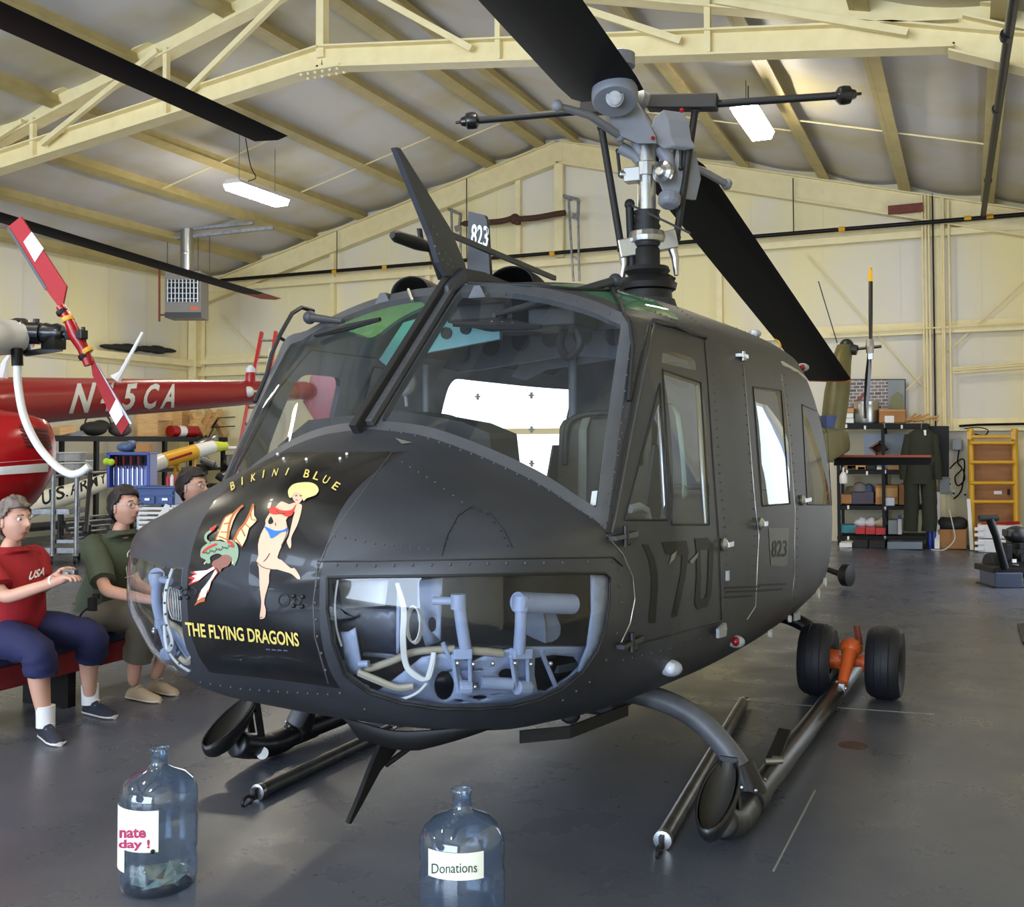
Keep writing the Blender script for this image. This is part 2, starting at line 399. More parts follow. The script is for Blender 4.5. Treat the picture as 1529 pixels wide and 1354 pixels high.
for i in range(14):
    x = XL+1.1+i*1.2; b = B(); zt = roofz(x); b.box((x, YB-.004, zt/2), (.02, .008, zt)); put(struct(b.obj('panel_seam', M_wall)), WB)
for p, q in ((at(1205, 380, Y=YB-.1), at(1385, 585, Y=YB-.1)), (at(1529, 420, Y=YB-.1), at(1345, 590, Y=YB-.1)), (at(330, 470, Y=YB-.1), at(460, 610, Y=YB-.1)), (at(230, 480, Y=YB-.1), at(300, 410, Y=YB-.1))):
    b = B(); b.cyl(p, q, .012, 6); put(struct(b.obj('brace_rod', M_cream)), WB)
# roof truss across the hall
def truss(y, name='roof_truss'):
    root = bpy.data.objects.new(name, None); COL.objects.link(root); root.matrix_basis = Mx.Translation((XR, y, 5)); root['kind'] = 'structure'
    def bot(x): return 6.12-.122*abs(x-XR)
    for s in (-1, 1):
        xe = XR+s*8.2; xk = XR+s*6.8
        b = B(); b.ibeam((xe, y, roofz(xe)-.20), (XR, y, ZR-.20), .22, .26, .02); put(struct(b.obj('top_chord', M_cream)), root)
        b = B(); b.ibeam((xk, y, bot(xk)), (XR, y, bot(XR)), .22, .26, .02); b.ibeam((xe, y, 4.7), (xk, y, bot(xk)), .22, .34, .02); put(struct(b.obj('bottom_chord', M_cream)), root)
        b = B(); b.prism([(xk+s*.1, y-.012, bot(xk)-.1), (xe, y-.012, 4.6), (xe, y-.012, roofz(xe)-.15), (xk-s*.45, y-.012, roofz(xk-s*.45)-.15), (xk-s*.45, y-.012, bot(xk-s*.45)+.05)], (0, .024, 0)); put(struct(b.obj('gusset_plate', M_cream)), root)
        ps = (2.28, 4.55)
        for d in ps:
            x = XR+s*d; b = B(); b.beam((x, y-.05, bot(x)-.1), (x, y-.05, roofz(x)-.25), .07, .06); put(struct(b.obj('web_post', M_cream)), root)
        for d0, d1 in ((.12, 2.0), (2.35, 4.3), (4.65, 6.4)):
            xa, xb = (XR+s*d0, XR+s*d1)
            top, low = (xa, xb)
            b = B(); b.beam((low, y-.13, bot(low)+.0), (top, y-.13, roofz(top)-.28), .06, .07); put(struct(b.obj('web_diagonal', M_cream)), root)
    b = B(); b.beam((XR, y, bot(XR)), (XR, y, ZR-.3), .12, .1); put(struct(b.obj('king_post', M_cream)), root)
    b = B(); b.box((XR, y, bot(XR)-.15), (.6, .24, .03))
    for i in range(6):
        for j in (-.07, .07): b.ball((XR-.25+.1*i, y+j, bot(XR)-.175), .02, 6, 4)
    put(struct(b.obj('bolt_plate', M_cream)), root)
truss(10.18); truss(2.4)
# sprinkler and gas pipes, conduits
b = B(); b.cyl(at(330, 418.5, Y=YB-.3), at(1700, 306, Y=YB-.3), .035, 10); o = b.obj('gas_pipe', M_black, smooth=40)
p = o; o = tag(p, 'long black horizontal gas pipe along the back wall under the gable', 'pipe')
for x, y in ((500, 405.5), (825, 378.5), (1257, 342), (1445, 326), (1478, 323.5), (575, 399)):
    c = at(x, y, Y=YB-.3); b = B(); b.cyl(c-V((.05, 0, 0)), c+V((.05, 0, 0)), .042, 8); put(b.obj('yellow_band', M_yellow), p)
for x, y in ((503, 310), (697, 310), (1185, 235)):
    t = at(x, y, Y=YB-.3); b = B(); k = at(x, 405 if x < 600 else 391 if x < 800 else 345, Y=YB-.3); b.cyl(k, (k.x, k.y, roofz(k.x)-.3), .01, 6); put(b.obj('hanger_rod', M_dkmetal), p)
b = B(); x = .28; b.cyl((x, YB-.3, 5.2), (x, YB-.3, 5.5), .05, 8); b.tube([(x, YB-.3, 5.2), (x, YB-.3, 5.55)], .035)
b = B(); q0 = at(1468, 322, Y=YB-.3); pp = [q0, V((.30, 14, 5.05)), V((.335, 10, 4.9)), V((.42, 3, 4.72))]; b.tube(pp, .04, 10)
for y in (15.2, 11.5, 9.2): b.lathe([(.048, -.05), (.052, 0), (.048, .05)], V((.28+.006*(17-y), y, 5.19-.037*(17.7-y))), (0, 1, 0), 10)
put(b.obj('branch_pipe', M_black, smooth=40), p)
for i, (xt, xb, d) in enumerate(((1376, 1382, 0), (1381, 1386, 0), (1386, 1391, 0), (1392, 1397, 1), (1405, 1409, 0), (1408, 1412, 0), (1416, 1421, 0))):
    a = at(xt, 275+4*i, Y=YB-.2); c = at(xb, 640, Y=YB-.2); b = B(); b.cyl((a.x, a.y, min(a.z, roofz(a.x)-.2)), c, .012 if d else .016, 8)
    put(struct(b.obj('conduit', M_black if d else M_cream, smooth=40)), WB)
for y in (498, 548, 551, 555):
    a = at(1240 if y < 500 else 1422, y if y < 500 else y+2, Y=YB-.22); c = at(1529, y-(16 if y < 500 else 6), Y=YB-.22); b = B(); b.cyl(a, c+(c-a)*.3, .015, 6); put(struct(b.obj('conduit', M_cream)), WB)
a, c = at(1326, 314, Y=YB-.25), at(1378, 309, Y=YB-.25); b = B(); b.beam(a, c, .05, .14); tag(b.obj('wooden_board', M_rust, bevel=.005), 'short red brown board lying on the ledge under the gable', 'board')
# hoist brackets with a brown strap slung between them, high on the gable
HS = thing('strap_hoist', tuple(at(770, 330, Y=YB-.4)), 'brown strap slung between two steel wall brackets high under the gable', 'hoist')
def gp(x, y, dy=-.45): return at(x, y, Y=YB+dy)
for pts in (((670, 312), (688, 320), (686, 340), (680, 342)), ((842, 292), (864, 298), (863, 324), (855, 322))):
    b = B(); P = [gp(*q) for q in pts]; b.beam(P[0], P[1], .05, .05); b.beam(P[1], P[2], .06, .04); b.beam(P[2], P[3], .07, .1); b.beam(P[0], P[0]+V((0, .35, 0)), .05, .05); put(b.obj('bracket', M_steel), HS)
for x0, y0, x1, y1 in ((674, 316, 676, 386), (687, 335, 688, 392), (849, 294, 856, 420), (863, 300, 865, 420)): b = B(); b.beam(gp(x0, y0), gp(x1, y1), .035, .035); put(b.obj('bracket_leg', M_steel), HS)
b = B(); b.beam(gp(856, 384), gp(865, 387), .03, .05); put(b.obj('bracket_rung', M_steel), HS)
M_strapb = mat('brown_webbing', (74, 44, 30), .8, bump=(50, .5))
b = B(); b.tube(catmull([gp(688, 334), gp(728, 332), gp(750, 330), gp(765, 326), gp(772, 327), gp(800, 325), gp(833, 319), gp(845, 318)], 5), [.02]+[.055]*34+[.02], 8); put(b.obj('strap', M_strapb, smooth=50), HS)
b = B(); b.ball(gp(769, 327), .1, 10, 8); b.box(gp(773, 329), (.1, .1, .16)); put(b.obj('buckle', M_strapb, bevel=.01), HS)
# fluorescent fixtures
M_lamp = mat('lamp_diffuser', (255, 246, 224), .5, emit=FIXTURE_EMIT)
def fixture(c, label, group):
    t = thing('fluorescent_light', c, label, 'ceiling light', group)
    w, L = .34, 1.25
    b = B(); b.prism([(c[0]-w*.5, c[1]-L/2, c[2]+.0), (c[0]+w*.5, c[1]-L/2, c[2]+.0), (c[0]+w*.32, c[1]-L/2, c[2]+.07), (c[0]-w*.32, c[1]-L/2, c[2]+.07)], (0, L, 0)); put(b.obj('housing', M_white), t)
    b = B(); b.prism([(c[0]-w*.48, c[1]-L/2+.01, c[2]), (c[0]+w*.48, c[1]-L/2+.01, c[2]), (c[0]+w*.36, c[1]-L/2+.01, c[2]-.09), (c[0]-w*.36, c[1]-L/2+.01, c[2]-.09)], (0, L-.02, 0)); put(b.obj('diffuser', M_lamp), t)
    for s in (-.45, .45):
        zt = roofz(c[0])-.2; b = B(); b.cyl((c[0], c[1]+s, c[2]+.05), (c[0], c[1]+s, zt), .006, 6); put(b.obj('chain', M_steel), t)
    b = B(); zt = roofz(c[0])-.22; b.tube(catmull([(c[0], c[1]-.1, c[2]+.06), (c[0]-.1, c[1]-.1, c[2]+.16), (c[0]+.06, c[1]-.12, c[2]+.2), (c[0]-.02, c[1]-.15, (c[2]+zt)/2), (c[0], c[1]-.3, zt)], 5), .008, 6); put(b.obj('power_cord', M_black), t)
    return t
fixture((-10.15, 13.3, 5.57), 'bright fluorescent light hanging from the left roof slope', 'fluorescent lights')
fixture((-2.45, 13.3, 5.72), 'bright fluorescent light hanging from the right roof slope above the rotor bar', 'fluorescent lights')
for x, y, lb_ in ((-10.55, 6.2, 'left fluorescent light of the second row from the back wall'), (-2.45, 6.4, 'right fluorescent light of the second row from the back wall'), (-10.55, -.4, 'left fluorescent light of the row by the hangar door'), (-2.45, -.6, 'right fluorescent light of the row by the hangar door'), (-6.3, 2.0, 'fluorescent light under the roof ridge near the hangar door')):
    fixture((x, y, roofz(x)-.62), lb_, 'fluorescent lights by the door')
# translucent sectional door in the back wall, daylight behind it
M_door = mat('translucent_door_panel', (236, 240, 246), .5, emit=1.6)
DX0, DX1, DZ = -11.9, -6.6, 3.15
root = None
for i in range(5):
    z0 = DZ*i/5+.01; b = B(); b.box(((DX0+DX1)/2, YB-.12, z0+DZ/10-.01), (DX1-DX0, .06, DZ/5-.02)); o = b.obj('door_1' if root is None else 'door_panel', M_door, bevel=.006); o['kind'] = 'structure'
    if root is None: root = o
    else: put(o, root)
for i in range(1, 5):
    for x in (-10.9, -9.7, -8.5, -7.4):
        b = B(); z = DZ*i/5; b.box((x, YB-.16, z), (.05, .02, .12)); b.box((x, YB-.165, z), (.11, .02, .03)); put(b.obj('hinge', M_steel), root)
for x in (DX0-.06, DX1+.06): b = B(); b.box((x, YB-.16, DZ/2), (.08, .1, DZ)); put(b.obj('track', M_steel), root)
# ================================================================== THE ARMY HELICOPTER
M_od = mat('dark_olive_drab_paint', (59, 61, 67), .5, noise=(2.6, .36, .66), rgb2=(47, 49, 54), bump=(220, .12))
M_od2 = mat('grey_frame_paint', (78, 79, 82), .5, noise=(9, .35, .7), rgb2=(72, 72, 74))
M_int = mat('interior_grey_paint', (168, 174, 182), .55, noise=(5, .3, .7), rgb2=(150, 155, 162))
M_intd = mat('cockpit_black_paint', (30, 30, 31), .6)
M_blk = mat('gloss_black_paint', (16, 16, 19), .28, noise=(12, .3, .7), rgb2=(20, 20, 23), coat=.3)
M_mark = mat('faded_black_marking', (19, 18, 19), .6)
M_blade = mat('blade_black_paint', (9, 9, 9), .6, spec=.2)
M_hub = mat('hub_grey_paint', (122, 125, 132), .5)
M_alu = mat('bare_aluminium', (178, 178, 176), .32, .9)
M_bluegrey = mat('pale_blue_grey_primer', (152, 162, 184), .45, noise=(7, .3, .7), rgb2=(134, 145, 168))
M_teal = mat('teal_primer', (132, 184, 190), .5)
M_seat = mat('seat_olive_fabric', (78, 75, 62), .8, bump=(60, .2))
M_wire = mat('white_wire', (206, 204, 196), .5)
M_rub = mat('black_rubber', (20, 20, 23), .6)
G_clear = glass_mat('acrylic_pane', (.93, .95, .96), 1.0, .015, haze=(.02, (.6, .62, .64)))
G_chin = glass_mat('chin_bubble_acrylic', (.92, .95, 1.0), 1.0, .02, haze=(.01, (.5, .55, .7)))
G_green = glass_mat('green_roof_acrylic', (.35, .85, .50), .9, .03, haze=(.25, (.25, .6, .35)))
HU = thing('army_helicopter', tuple(HM @ V((0, SM, 0))), 'large dark olive army helicopter on skids with painted black nose panel', 'helicopter')
def HB(): return B(HM)
# --- lofted body: ribs of 13 control points from roof centre round to belly centre (port half)
RBASE = [(0, .668, 1.668), (.24, .69, 1.642), (.47, .712, 1.571), (.70, .766, 1.466), (.85, .802, 1.371), (.98, .82, 1.275), (1.0, .86, 1.10), (1.0, .88, .94), (.965, .88, .79), (.86, .88, .63), (.62, .88, .50), (.3, .87, .45), (0, .87, .44)]
RTOP = [(0, 1.404, 2.352), (.25, 1.366, 2.335), (.47, 1.36, 2.298), (.68, 1.365, 2.238), (.82, 1.35, 2.175), (.92, 1.285, 2.11), (1.02, 1.3, 1.8), (1.08, 1.32, 1.4), (1.09, 1.32, .95), (1.0, 1.3, .63), (.68, 1.28, .46), (.34, 1.28, .41), (0, 1.28, .40)]
PRO = [(0, 1), (.22, .998), (.42, .985), (.61, .952), (.75, .905), (.84, .845), (.93, .69), (.985, .49), (1, .27), (.93, .1), (.64, .025), (.32, .004), (0, 0)]
def crib(s, w, zt, zb): return [(a*w, s, zb+(zt-zb)*c) for a, c in PRO]
RIBS = [RTOP, crib(1.9, 1.13, 2.415, .40), crib(2.4, 1.18, 2.43, .40), crib(3.0, 1.205, 2.43, .40), crib(3.8, 1.21, 2.43, .42), crib(4.5, 1.17, 2.42, .46), crib(5.1, 1.02, 2.38, .56), crib(5.7, .8, 2.25, .74), crib(6.4, .5, 2.02, .98), crib(7.4, .33, 1.9, 1.15), crib(9.5, .24, 1.83, 1.3), crib(12.0, .15, 1.8, 1.48)]
RK = [.75, .76, .79, .81, .80, .83, .87, .89, .88, .82, .72, .62, .58]
RT_ = [(0, .33, .12), (.01, .34, .12), (.02, .36, .12), (.02, .40, .09), (.02, .44, .03), (.03, .5, 0), (.03, .55, 0), (.03, .55, -.03), (.04, .5, -.1), (.03, .46, -.09), (.02, .43, -.09), (.01, .42, -.11), (0, .42, -.11)]
POLE = V((0, -.03, 1.10))
NOSE_N, WS_N, CAB_N, SUB = 22, 10, 6, 4
def nose_row(t):
    out = []
    for j in range(13):
        e = V(RBASE[j]); r = V((e.x, 0, e.z-POLE.z))
        p1 = POLE+r*RK[j]; p2 = e-V(RT_[j]); q = 1-t
        out.append(POLE*q**3+p1*(3*q*q*t)+p2*(3*q*t*t)+e*t**3)
    return out
rows = []      # (row coordinate, 13 points); 0..1 nose, 1..2 windshield band, 2.. cabin
for i in range(NOSE_N+1):
    t = i/NOSE_N; rows.append((t, nose_row(t)))
for i in range(1, WS_N+1):
    t = i/WS_N; r = []
    for j in range(13):
        p = V(RBASE[j]).lerp(V(RTOP[j]), t)
        if 0 < j < 5: p += V((0, -.04, .03))*math.sin(PI*t)*.5
        r.append(p)
    rows.append((1+t, r))
for k in range(len(RIBS)-1):
    for i in range(1, CAB_N+1):
        t = i/CAB_N; r = []
        for j in range(13):
            a = V(RIBS[max(k-1, 0)][j]) if k else V(RIBS[0][j])-(V(RIBS[1][j])-V(RIBS[0][j]))*.5
            b_, c, d = V(RIBS[k][j]), V(RIBS[k+1][j]), V(RIBS[min(k+2, len(RIBS)-1)][j])
            # non-uniform spacing: use finite slopes
            h = max((c-b_).length, 1e-6); h0 = max((b_-a).length, 1e-6); h1 = max((d-c).length, 1e-6)
            m0 = ((c-b_)/h*h0+(b_-a)/h0*h)/(h+h0)*h if k else (c-b_)
            m1 = ((d-c)/h1*h+(c-b_)/h*h1)/(h+h1)*h if d != c else (c-b_)
            t2, t3 = t*t, t*t*t
            r.append(b_*(2*t3-3*t2+1)+m0*(t3-2*t2+t)+c*(-2*t3+3*t2)+m1*(t3-t2))
        rows.append((2+k+t, r))
GRID = []
for pi, r in rows:
    line = catmull(r, SUB); line[0].x = 0; line[-1].x = 0
    GRID.append([(p.x, p.y, p.z, pi, jj/SUB) for jj, p in enumerate(line)])
def quads():
    for i in range(len(GRID)-1):
        for j in range(len(GRID[0])-1): yield [GRID[i][j], GRID[i][j+1], GRID[i+1][j+1], GRID[i+1][j]]
PORT = list(quads())
def mirror(p): return [(-v[0],)+tuple(v[1:]) for v in reversed(p)]
full = B(HM)
for q in PORT:
    full.add([v[:3] for v in q], [(0, 1, 2, 3)]); full.add([v[:3] for v in mirror(q)], [(0, 1, 2, 3)])
vs = [HM @ v for v in full.v]; SKIN = BVHTree.FromPolygons(vs, full.f)
def h_on(x, y):
    p, n, i, d = SKIN.ray_cast(CAM, ray(x, y).normalized())
    return None if p is None else HI @ p
# --- clipping of windows, doors and panels out of the skin
def f_par(v): return (v[3], v[4])
def f_side(v): return (v[1], v[2])
def f_front(v): return (abs(v[0]), v[2])
def f_obl(v): return (abs(v[0])*.894+v[1]*.447, v[2])
def f_top(v): return (abs(v[0]), v[1])
def ccw(p): return p if sum(p[i-1][0]*p[i][1]-p[i][0]*p[i-1][1] for i in range(len(p))) > 0 else p[::-1]
def hull(pts):
    pts = sorted(set((round(a, 5), round(b, 5)) for a, b in pts))
    def half(ps):
        h = []
        for p in ps:
            while len(h) > 1 and (h[-1][0]-h[-2][0])*(p[1]-h[-2][1])-(h[-1][1]-h[-2][1])*(p[0]-h[-2][0]) <= 0: h.pop()
            h.append(p)
        return h
    a, b = half(pts), half(pts[::-1]); return a[:-1]+b[:-1]
def rounded(pts, r, n=4):
    """corners of a convex 2D outline rounded by r (one value or one each)"""
    out = []; N = len(pts)
    for i in range(N):
        p = V((*pts[i], 0)); a = V((*pts[i-1], 0)); c = V((*pts[(i+1) % N], 0)); rr = r[i] if isinstance(r, (list, tuple)) else r
        if rr <= 0: out.append(tuple(p[:2])); continue
        da, dc = (a-p), (c-p); l = min(rr, da.length*.45, dc.length*.45); s, e = p+da.normalized()*l, p+dc.normalized()*l
        for k in range(n+1):
            t = k/n; q = s*(1-t)**2+p*(2*t*(1-t))+e*t*t; out.append((q.x, q.y))
    return out
def lerpv(a, b, t): return tuple(x+(y-x)*t for x, y in zip(a, b))
def split(poly, f, A, Bq):
    ins, out = [], []; n = len(poly)
    ds = [(Bq[0]-A[0])*(f(v)[1]-A[1])-(Bq[1]-A[1])*(f(v)[0]-A[0]) for v in poly]
    for i in range(n):
        v, w, dv, dw = poly[i], poly[(i+1) % n], ds[i], ds[(i+1) % n]
        if dv >= 0: ins.append(v)
        if dv <= 0: out.append(v)
        if dv*dw < 0:
            p = lerpv(v, w, dv/(dv-dw)); ins.append(p); out.append(p)
    return (ins if len(ins) > 2 and any(d > 1e-9 for d in ds) else []), (out if len(out) > 2 and any(d < -1e-9 for d in ds) else [])
def cut(polys, f, outline, ok):
    """-> pieces inside the convex outline, pieces left over"""
    o = ccw(list(outline)); x0 = min(p[0] for p in o); x1 = max(p[0] for p in o); y0 = min(p[1] for p in o); y1 = max(p[1] for p in o)
    inside, rest = [], []
    for poly in polys:
        fs = [f(v) for v in poly]
        if not ok(poly) or max(p[0] for p in fs) < x0 or min(p[0] for p in fs) > x1 or max(p[1] for p in fs) < y0 or min(p[1] for p in fs) > y1:
            rest.append(poly); continue
        cur = poly; outs = []
        for i in range(len(o)):
            cur, ot = split(cur, f, o[i], o[(i+1) % len(o)])
            if ot: outs.append(ot)
            if not cur: break
        if cur: inside.append(cur); rest += outs
        else: rest.append(poly)
    return inside, rest
def px_outline(pts, f):
    q = [h_on(*p) for p in pts]; return [f(tuple(p)+(0, 0)) for p in q if p is not None]
front = lambda p: p[0][3] < 1.3 and p[0][3] >= 0
anyside = lambda p: abs(p[0][0]) > .5 and p[0][4] > 3
wsband = lambda p: .99 < sum(v[3] for v in p)/len(p) < 2.01
roofband = lambda p: 1.99 < sum(v[3] for v in p)/len(p) < 5 and p[0][4] < 5.2
side_after = lambda p: sum(v[3] for v in p)/len(p) > 1.0 and p[0][4] >= 4.6
nose_only = lambda p: sum(v[3] for v in p)/len(p) < 1.001
CHIN = rounded(px_outline([(489, 862), (545, 861), (640, 860), (740, 858), (840, 856), (903, 856), (910, 862), (910, 894), (904, 940), (892, 972), (870, 1004), (839, 1029), (805, 1045), (765, 1055), (715, 1059), (655, 1058), (600, 1050), (550, 1034), (515, 1008), (497, 960), (489, 910)], f_obl), .0)
CHIN = hull(CHIN)
W_A = rounded(px_outline([(985, 573), (996, 776), (932, 776)], f_side), [.03, .03, .09])
W_B = rounded(px_outline([(989, 552), (1046, 571), (1059, 783), (1003, 783)], f_side), .02)
W_C = rounded(px_outline([(990, 519), (1037, 536), (1040, 553), (987, 541)], f_side), [.07, .09, .02, .02])
W_D = rounded(px_outline([(1124, 578), (1166, 583), (1179, 752), (1138, 755)], f_side), .05)
W_E = rounded(px_outline([(1197, 604), (1234, 620), (1241, 754), (1205, 753)], f_side), .06)
s0, s1 = 2.42, 3.62
WS = rounded([(1.05, .26), (1.93, .28), (1.93, 4.45), (1.05, 4.62)], [.06, .06, .1, .06], 5)
ROOFWIN = rounded([(.40, 1.52), (.80, 1.50), (.90, 2.06), (.55, 2.1)], .08)
PANEL = [(0, .775), (.29, .775), (.29, 1.577), (0, 1.577)]
f_panel = lambda v: (abs(v[0]), v[2]+max(0, v[1]-.3)*.0)
DOOR_ARC = px_outline([(905, 795), (930, 828), (945, 862), (948, 895), (941, 930), (920, 962)], f_side)
def front_of_door():
    a = DOOR_ARC; return hull([(a[0][0]-.6, a[0][1])]+a+[(a[-1][0]-.6, a[-1][1])])
DR = px_outline([(1051, 508), (1072, 800), (1074, 925)], f_side)
d_top = px_outline([(974, 492), (1051, 508)], f_side); d_low = px_outline([(905, 795)], f_side)[0]
DOOR_UP = hull([d_top[0], d_top[1], (DR[1][0], d_low[1]), d_low])
DOOR_LO = hull([(d_low[0]-.1, d_low[1]), (DR[1][0], d_low[1]), DR[2], (d_low[0]-.1, DR[2][1]-.02)])
SL0 = h_on(1128, 700); SLS = SL0.y if SL0 else 2.4
POST = [(SLS, .72), (SLS, 2.06), (DR[0][0], 2.06), (DR[0][0], .72)]
SLIDE0 = h_on(1183, 700).y
PANELS2 = [(SLIDE0, .66), (SLIDE0, 2.07), (SLS, 2.07), (SLS, .66)]
SLIDE = [(4.55, .66), (4.55, 2.07), (SLIDE0, 2.07), (SLIDE0, .66)]
STAR_OPEN = rounded([(3.15, .74), (4.95, .74), (4.95, 2.05), (3.15, 2.05)], .1)
W_STAR = rounded([(1.24, 1.40), (1.84, 1.40), (1.86, 1.98), (1.46, 1.98)], .09)
REG = {}
def run(side):
    polys = PORT if side > 0 else [mirror(q) for q in PORT]
    port = side > 0; k = 'port' if port else 'star'
    steps = [('chin', f_obl, CHIN, front)]
    steps += [('ws', f_par, WS, wsband), ('roofwin', f_top, ROOFWIN, roofband)]
    if port: steps += [('wa', f_side, W_A, side_after), ('wb', f_side, W_B, side_after), ('wc', f_side, W_C, side_after), ('wd', f_side, W_D, side_after), ('we', f_side, W_E, side_after)]
    else: steps += [('open', f_side, STAR_OPEN, side_after), ('wb', f_side, W_STAR, side_after)]
    steps += [('panel', f_panel, PANEL, nose_only), ('wsframe', f_par, [(1, -1), (2, -1), (2, 5), (1, 5)], wsband)]
    steps += [('fod', f_side, front_of_door(), lambda p: p[0][4] >= 4.9 and sum(v[3] for v in p)/len(p) < 2.2)]
    steps += [('door', f_side, DOOR_UP, side_after), ('door', f_side, DOOR_LO, lambda p: abs(p[0][0]) > .5 and p[0][4] >= 4.9), ('post', f_side, POST, side_after)]
    if port: steps += [('hpanel', f_side, PANELS2, side_after), ('slide', f_side, SLIDE, side_after)]
    for nm, f, o, ok in steps:
        ins, polys = cut(polys, f, o, ok); REG.setdefault((k, nm), []).extend(ins)
    for p in polys:
        a = sum(v[3] for v in p)/len(p)
        REG.setdefault((k, 'nose' if a < 1 else 'boom' if a > 10.6 else 'body'), []).append(p)
    REG.setdefault((k, 'nose'), []).extend(REG.pop((k, 'fod'), []))
run(1); run(-1)
def region(name, keys, m, thick=.018, m2=None, parent=HU, label=None, lift=0):
    b = HB()
    for k in keys:
        for p in REG.get(k, []):
            b.add([v[:3] for v in p], [tuple(range(len(p)))])
    o = b.obj(name, m, parent, smooth=38, label=label, recalc=False)
    if not thick: return o
    # real panel thickness: an inner sheet and an edge strip, kept apart from the outer sheet so its shading stays true
    me = o.data; bm = bmesh.new(); bm.from_mesh(me); bm.normal_update()
    vs = [v.co.copy() for v in bm.verts]; ns = [v.normal.copy() for v in bm.verts]; n = len(vs)
    fs = [tuple(v.index for v in f.verts) for f in bm.faces]; rim = []
    for e in bm.edges:
        if len(e.link_loops) == 1:
            l = e.link_loops[0]; rim.append((l.vert.index, l.link_loop_next.vert.index))
    bm.free()
    inner = [v-k*thick for v, k in zip(vs, ns)]
    V2 = vs+inner+vs+inner; F2 = list(fs)+[tuple(n+i for i in reversed(f)) for f in fs]+[(2*n+b_, 2*n+a_, 3*n+a_, 3*n+b_) for a_, b_ in rim]
    me2 = bpy.data.meshes.new(name); me2.from_pydata([tuple(v) for v in V2], [], F2); me2.materials.append(m); me2.materials.append(m2 or m)
    for k, p in enumerate(me2.polygons): p.use_smooth = k < 2*len(fs); p.material_index = 1 if len(fs) <= k < 2*len(fs) else 0
    me2.set_sharp_from_angle(angle=rad(38))
    for k in range(2*len(fs), len(F2)): me2.polygons[k].use_smooth = False
    o.data = me2; return o
M_in2 = M_int
NOSE = region('nose_shell', [('port', 'nose'), ('star', 'nose')], M_od, m2=M_int)
BODY = region('fuselage', [('port', 'body'), ('star', 'body')], M_od, m2=M_int)
TBOOM = region('tail_boom', [('port', 'boom'), ('star', 'boom')], mat('tail_olive_paint', (92, 84, 44), .5, noise=(3, .35, .65), rgb2=(78, 72, 40)), 0)
NPAN = region('nose_panel', [('port', 'panel'), ('star', 'panel')], M_blk, label='glossy black nose panel with hand-painted nose art')
for side in ('port', 'star'):
    fr = region('windshield_frame', [(side, 'wsframe')], M_od2, .03, label='grey riveted windshield frame')
    region('windshield', [(side, 'ws')], G_clear, 0, parent=fr)
    cb = region('chin_window', [(side, 'chin')], G_chin, 0)
    region('roof_window', [(side, 'roofwin')], G_green, 0, label='green tinted roof window')
DOOR = region('crew_door', [('port', 'door')], M_od, .03, M_int)
for k in ('wa', 'wb', 'wc'): region('window_pane', [('port', k)], G_clear, 0, parent=DOOR)
DOORS = region('crew_door', [('star', 'door')], M_od, .03, M_int); region('window_pane', [('star', 'wb')], G_clear, 0, parent=DOORS)
region('door_post', [('port', 'post')], M_od, .03, M_int); region('door_post', [('star', 'post')], M_od, .03, M_int)
HPAN = region('hinged_panel', [('port', 'hpanel')], M_od, .03, M_int); region('window_pane', [('port', 'wd')], G_clear, 0, parent=HPAN)
SLD = region('sliding_door', [('port', 'slide')], M_od, .03, M_int); region('window_pane', [('port', 'we')], G_clear, 0, parent=SLD)
# --- helpers that lay things on the skin
def strip(name, pts, r, m, parent, n=6, lift=.0, closed=False):
    q = [on(SKIN, x, y, lift) for x, y in pts]; q = [p for p in q if p is not None]
    b = B(); b.tube(q, r, n, closed=closed); return b.obj(name, m, parent, smooth=60)
def along(pts, step):
    out = []
    for (x0, y0), (x1, y1) in zip(pts[:-1], pts[1:]):
        n = max(1, int(math.hypot(x1-x0, y1-y0)/step))
        out += [(x0+(x1-x0)*i/n, y0+(y1-y0)*i/n) for i in range(n)]
    return out+[pts[-1]]
def rivets(pxs, parent, m=M_od2, r=.006, name='rivets'):
    b = B()
    for x, y in pxs:
        p = on(SKIN, x, y, .001)
        if p is not None: b.ball(p, r, 6, 4)
    return b.obj(name, m, parent, smooth=60, kind='stuff')
def h_strip(name, pts, r, m, parent, n=6):
    """a bead along heli-frame points"""
    b = HB(); b.tube([V(p) for p in pts], r, n); return b.obj(name, m, parent, smooth=60)
def inset(pts, d):
    cx = sum(p[0] for p in pts)/len(pts); cy = sum(p[1] for p in pts)/len(pts)
    return [(cx+(x-cx)*(1+d), cy+(y-cy)*(1+d)) for x, y in pts]
chin_px = [(489, 862), (545, 861), (640, 860), (740, 858), (840, 856), (903, 856), (910, 862), (910, 894), (904, 940), (892, 972), (870, 1004), (839, 1029), (805, 1045), (765, 1055), (715, 1059), (655, 1058), (600, 1050), (550, 1034), (515, 1008), (497, 960), (489, 910), (489, 862)]
rivets(along([(475, 843), (560, 845), (700, 842), (840, 840), (915, 838)], 26), NOSE, M_od2, .0055)
rivets(along([(474, 850), (471, 900), (474, 950), (486, 1000), (508, 1034), (545, 1058)], 24), NOSE, M_od2, .0055)
rivets(along([(925, 850), (928, 900), (921, 945), (905, 985), (880, 1018), (840, 1045)], 24), NOSE, M_od2, .0055)
strip('panel_seam', along([(474, 838), (560, 838), (700, 835), (840, 833), (915, 832), (930, 845)], 12), .003, M_mark, NOSE)
strip('chin_edge', along(chin_px, 10), .006, M_mark, NOSE)
strip('access_arch', along([(660, 830), (668, 800), (684, 770), (705, 756), (730, 764), (752, 790), (765, 818)], 6), .0022, M_mark, NOSE)
rivets(along([(664, 815), (672, 793), (688, 768), (706, 760), (728, 768), (748, 793), (758, 815)], 11), NOSE, M_mark, .004)
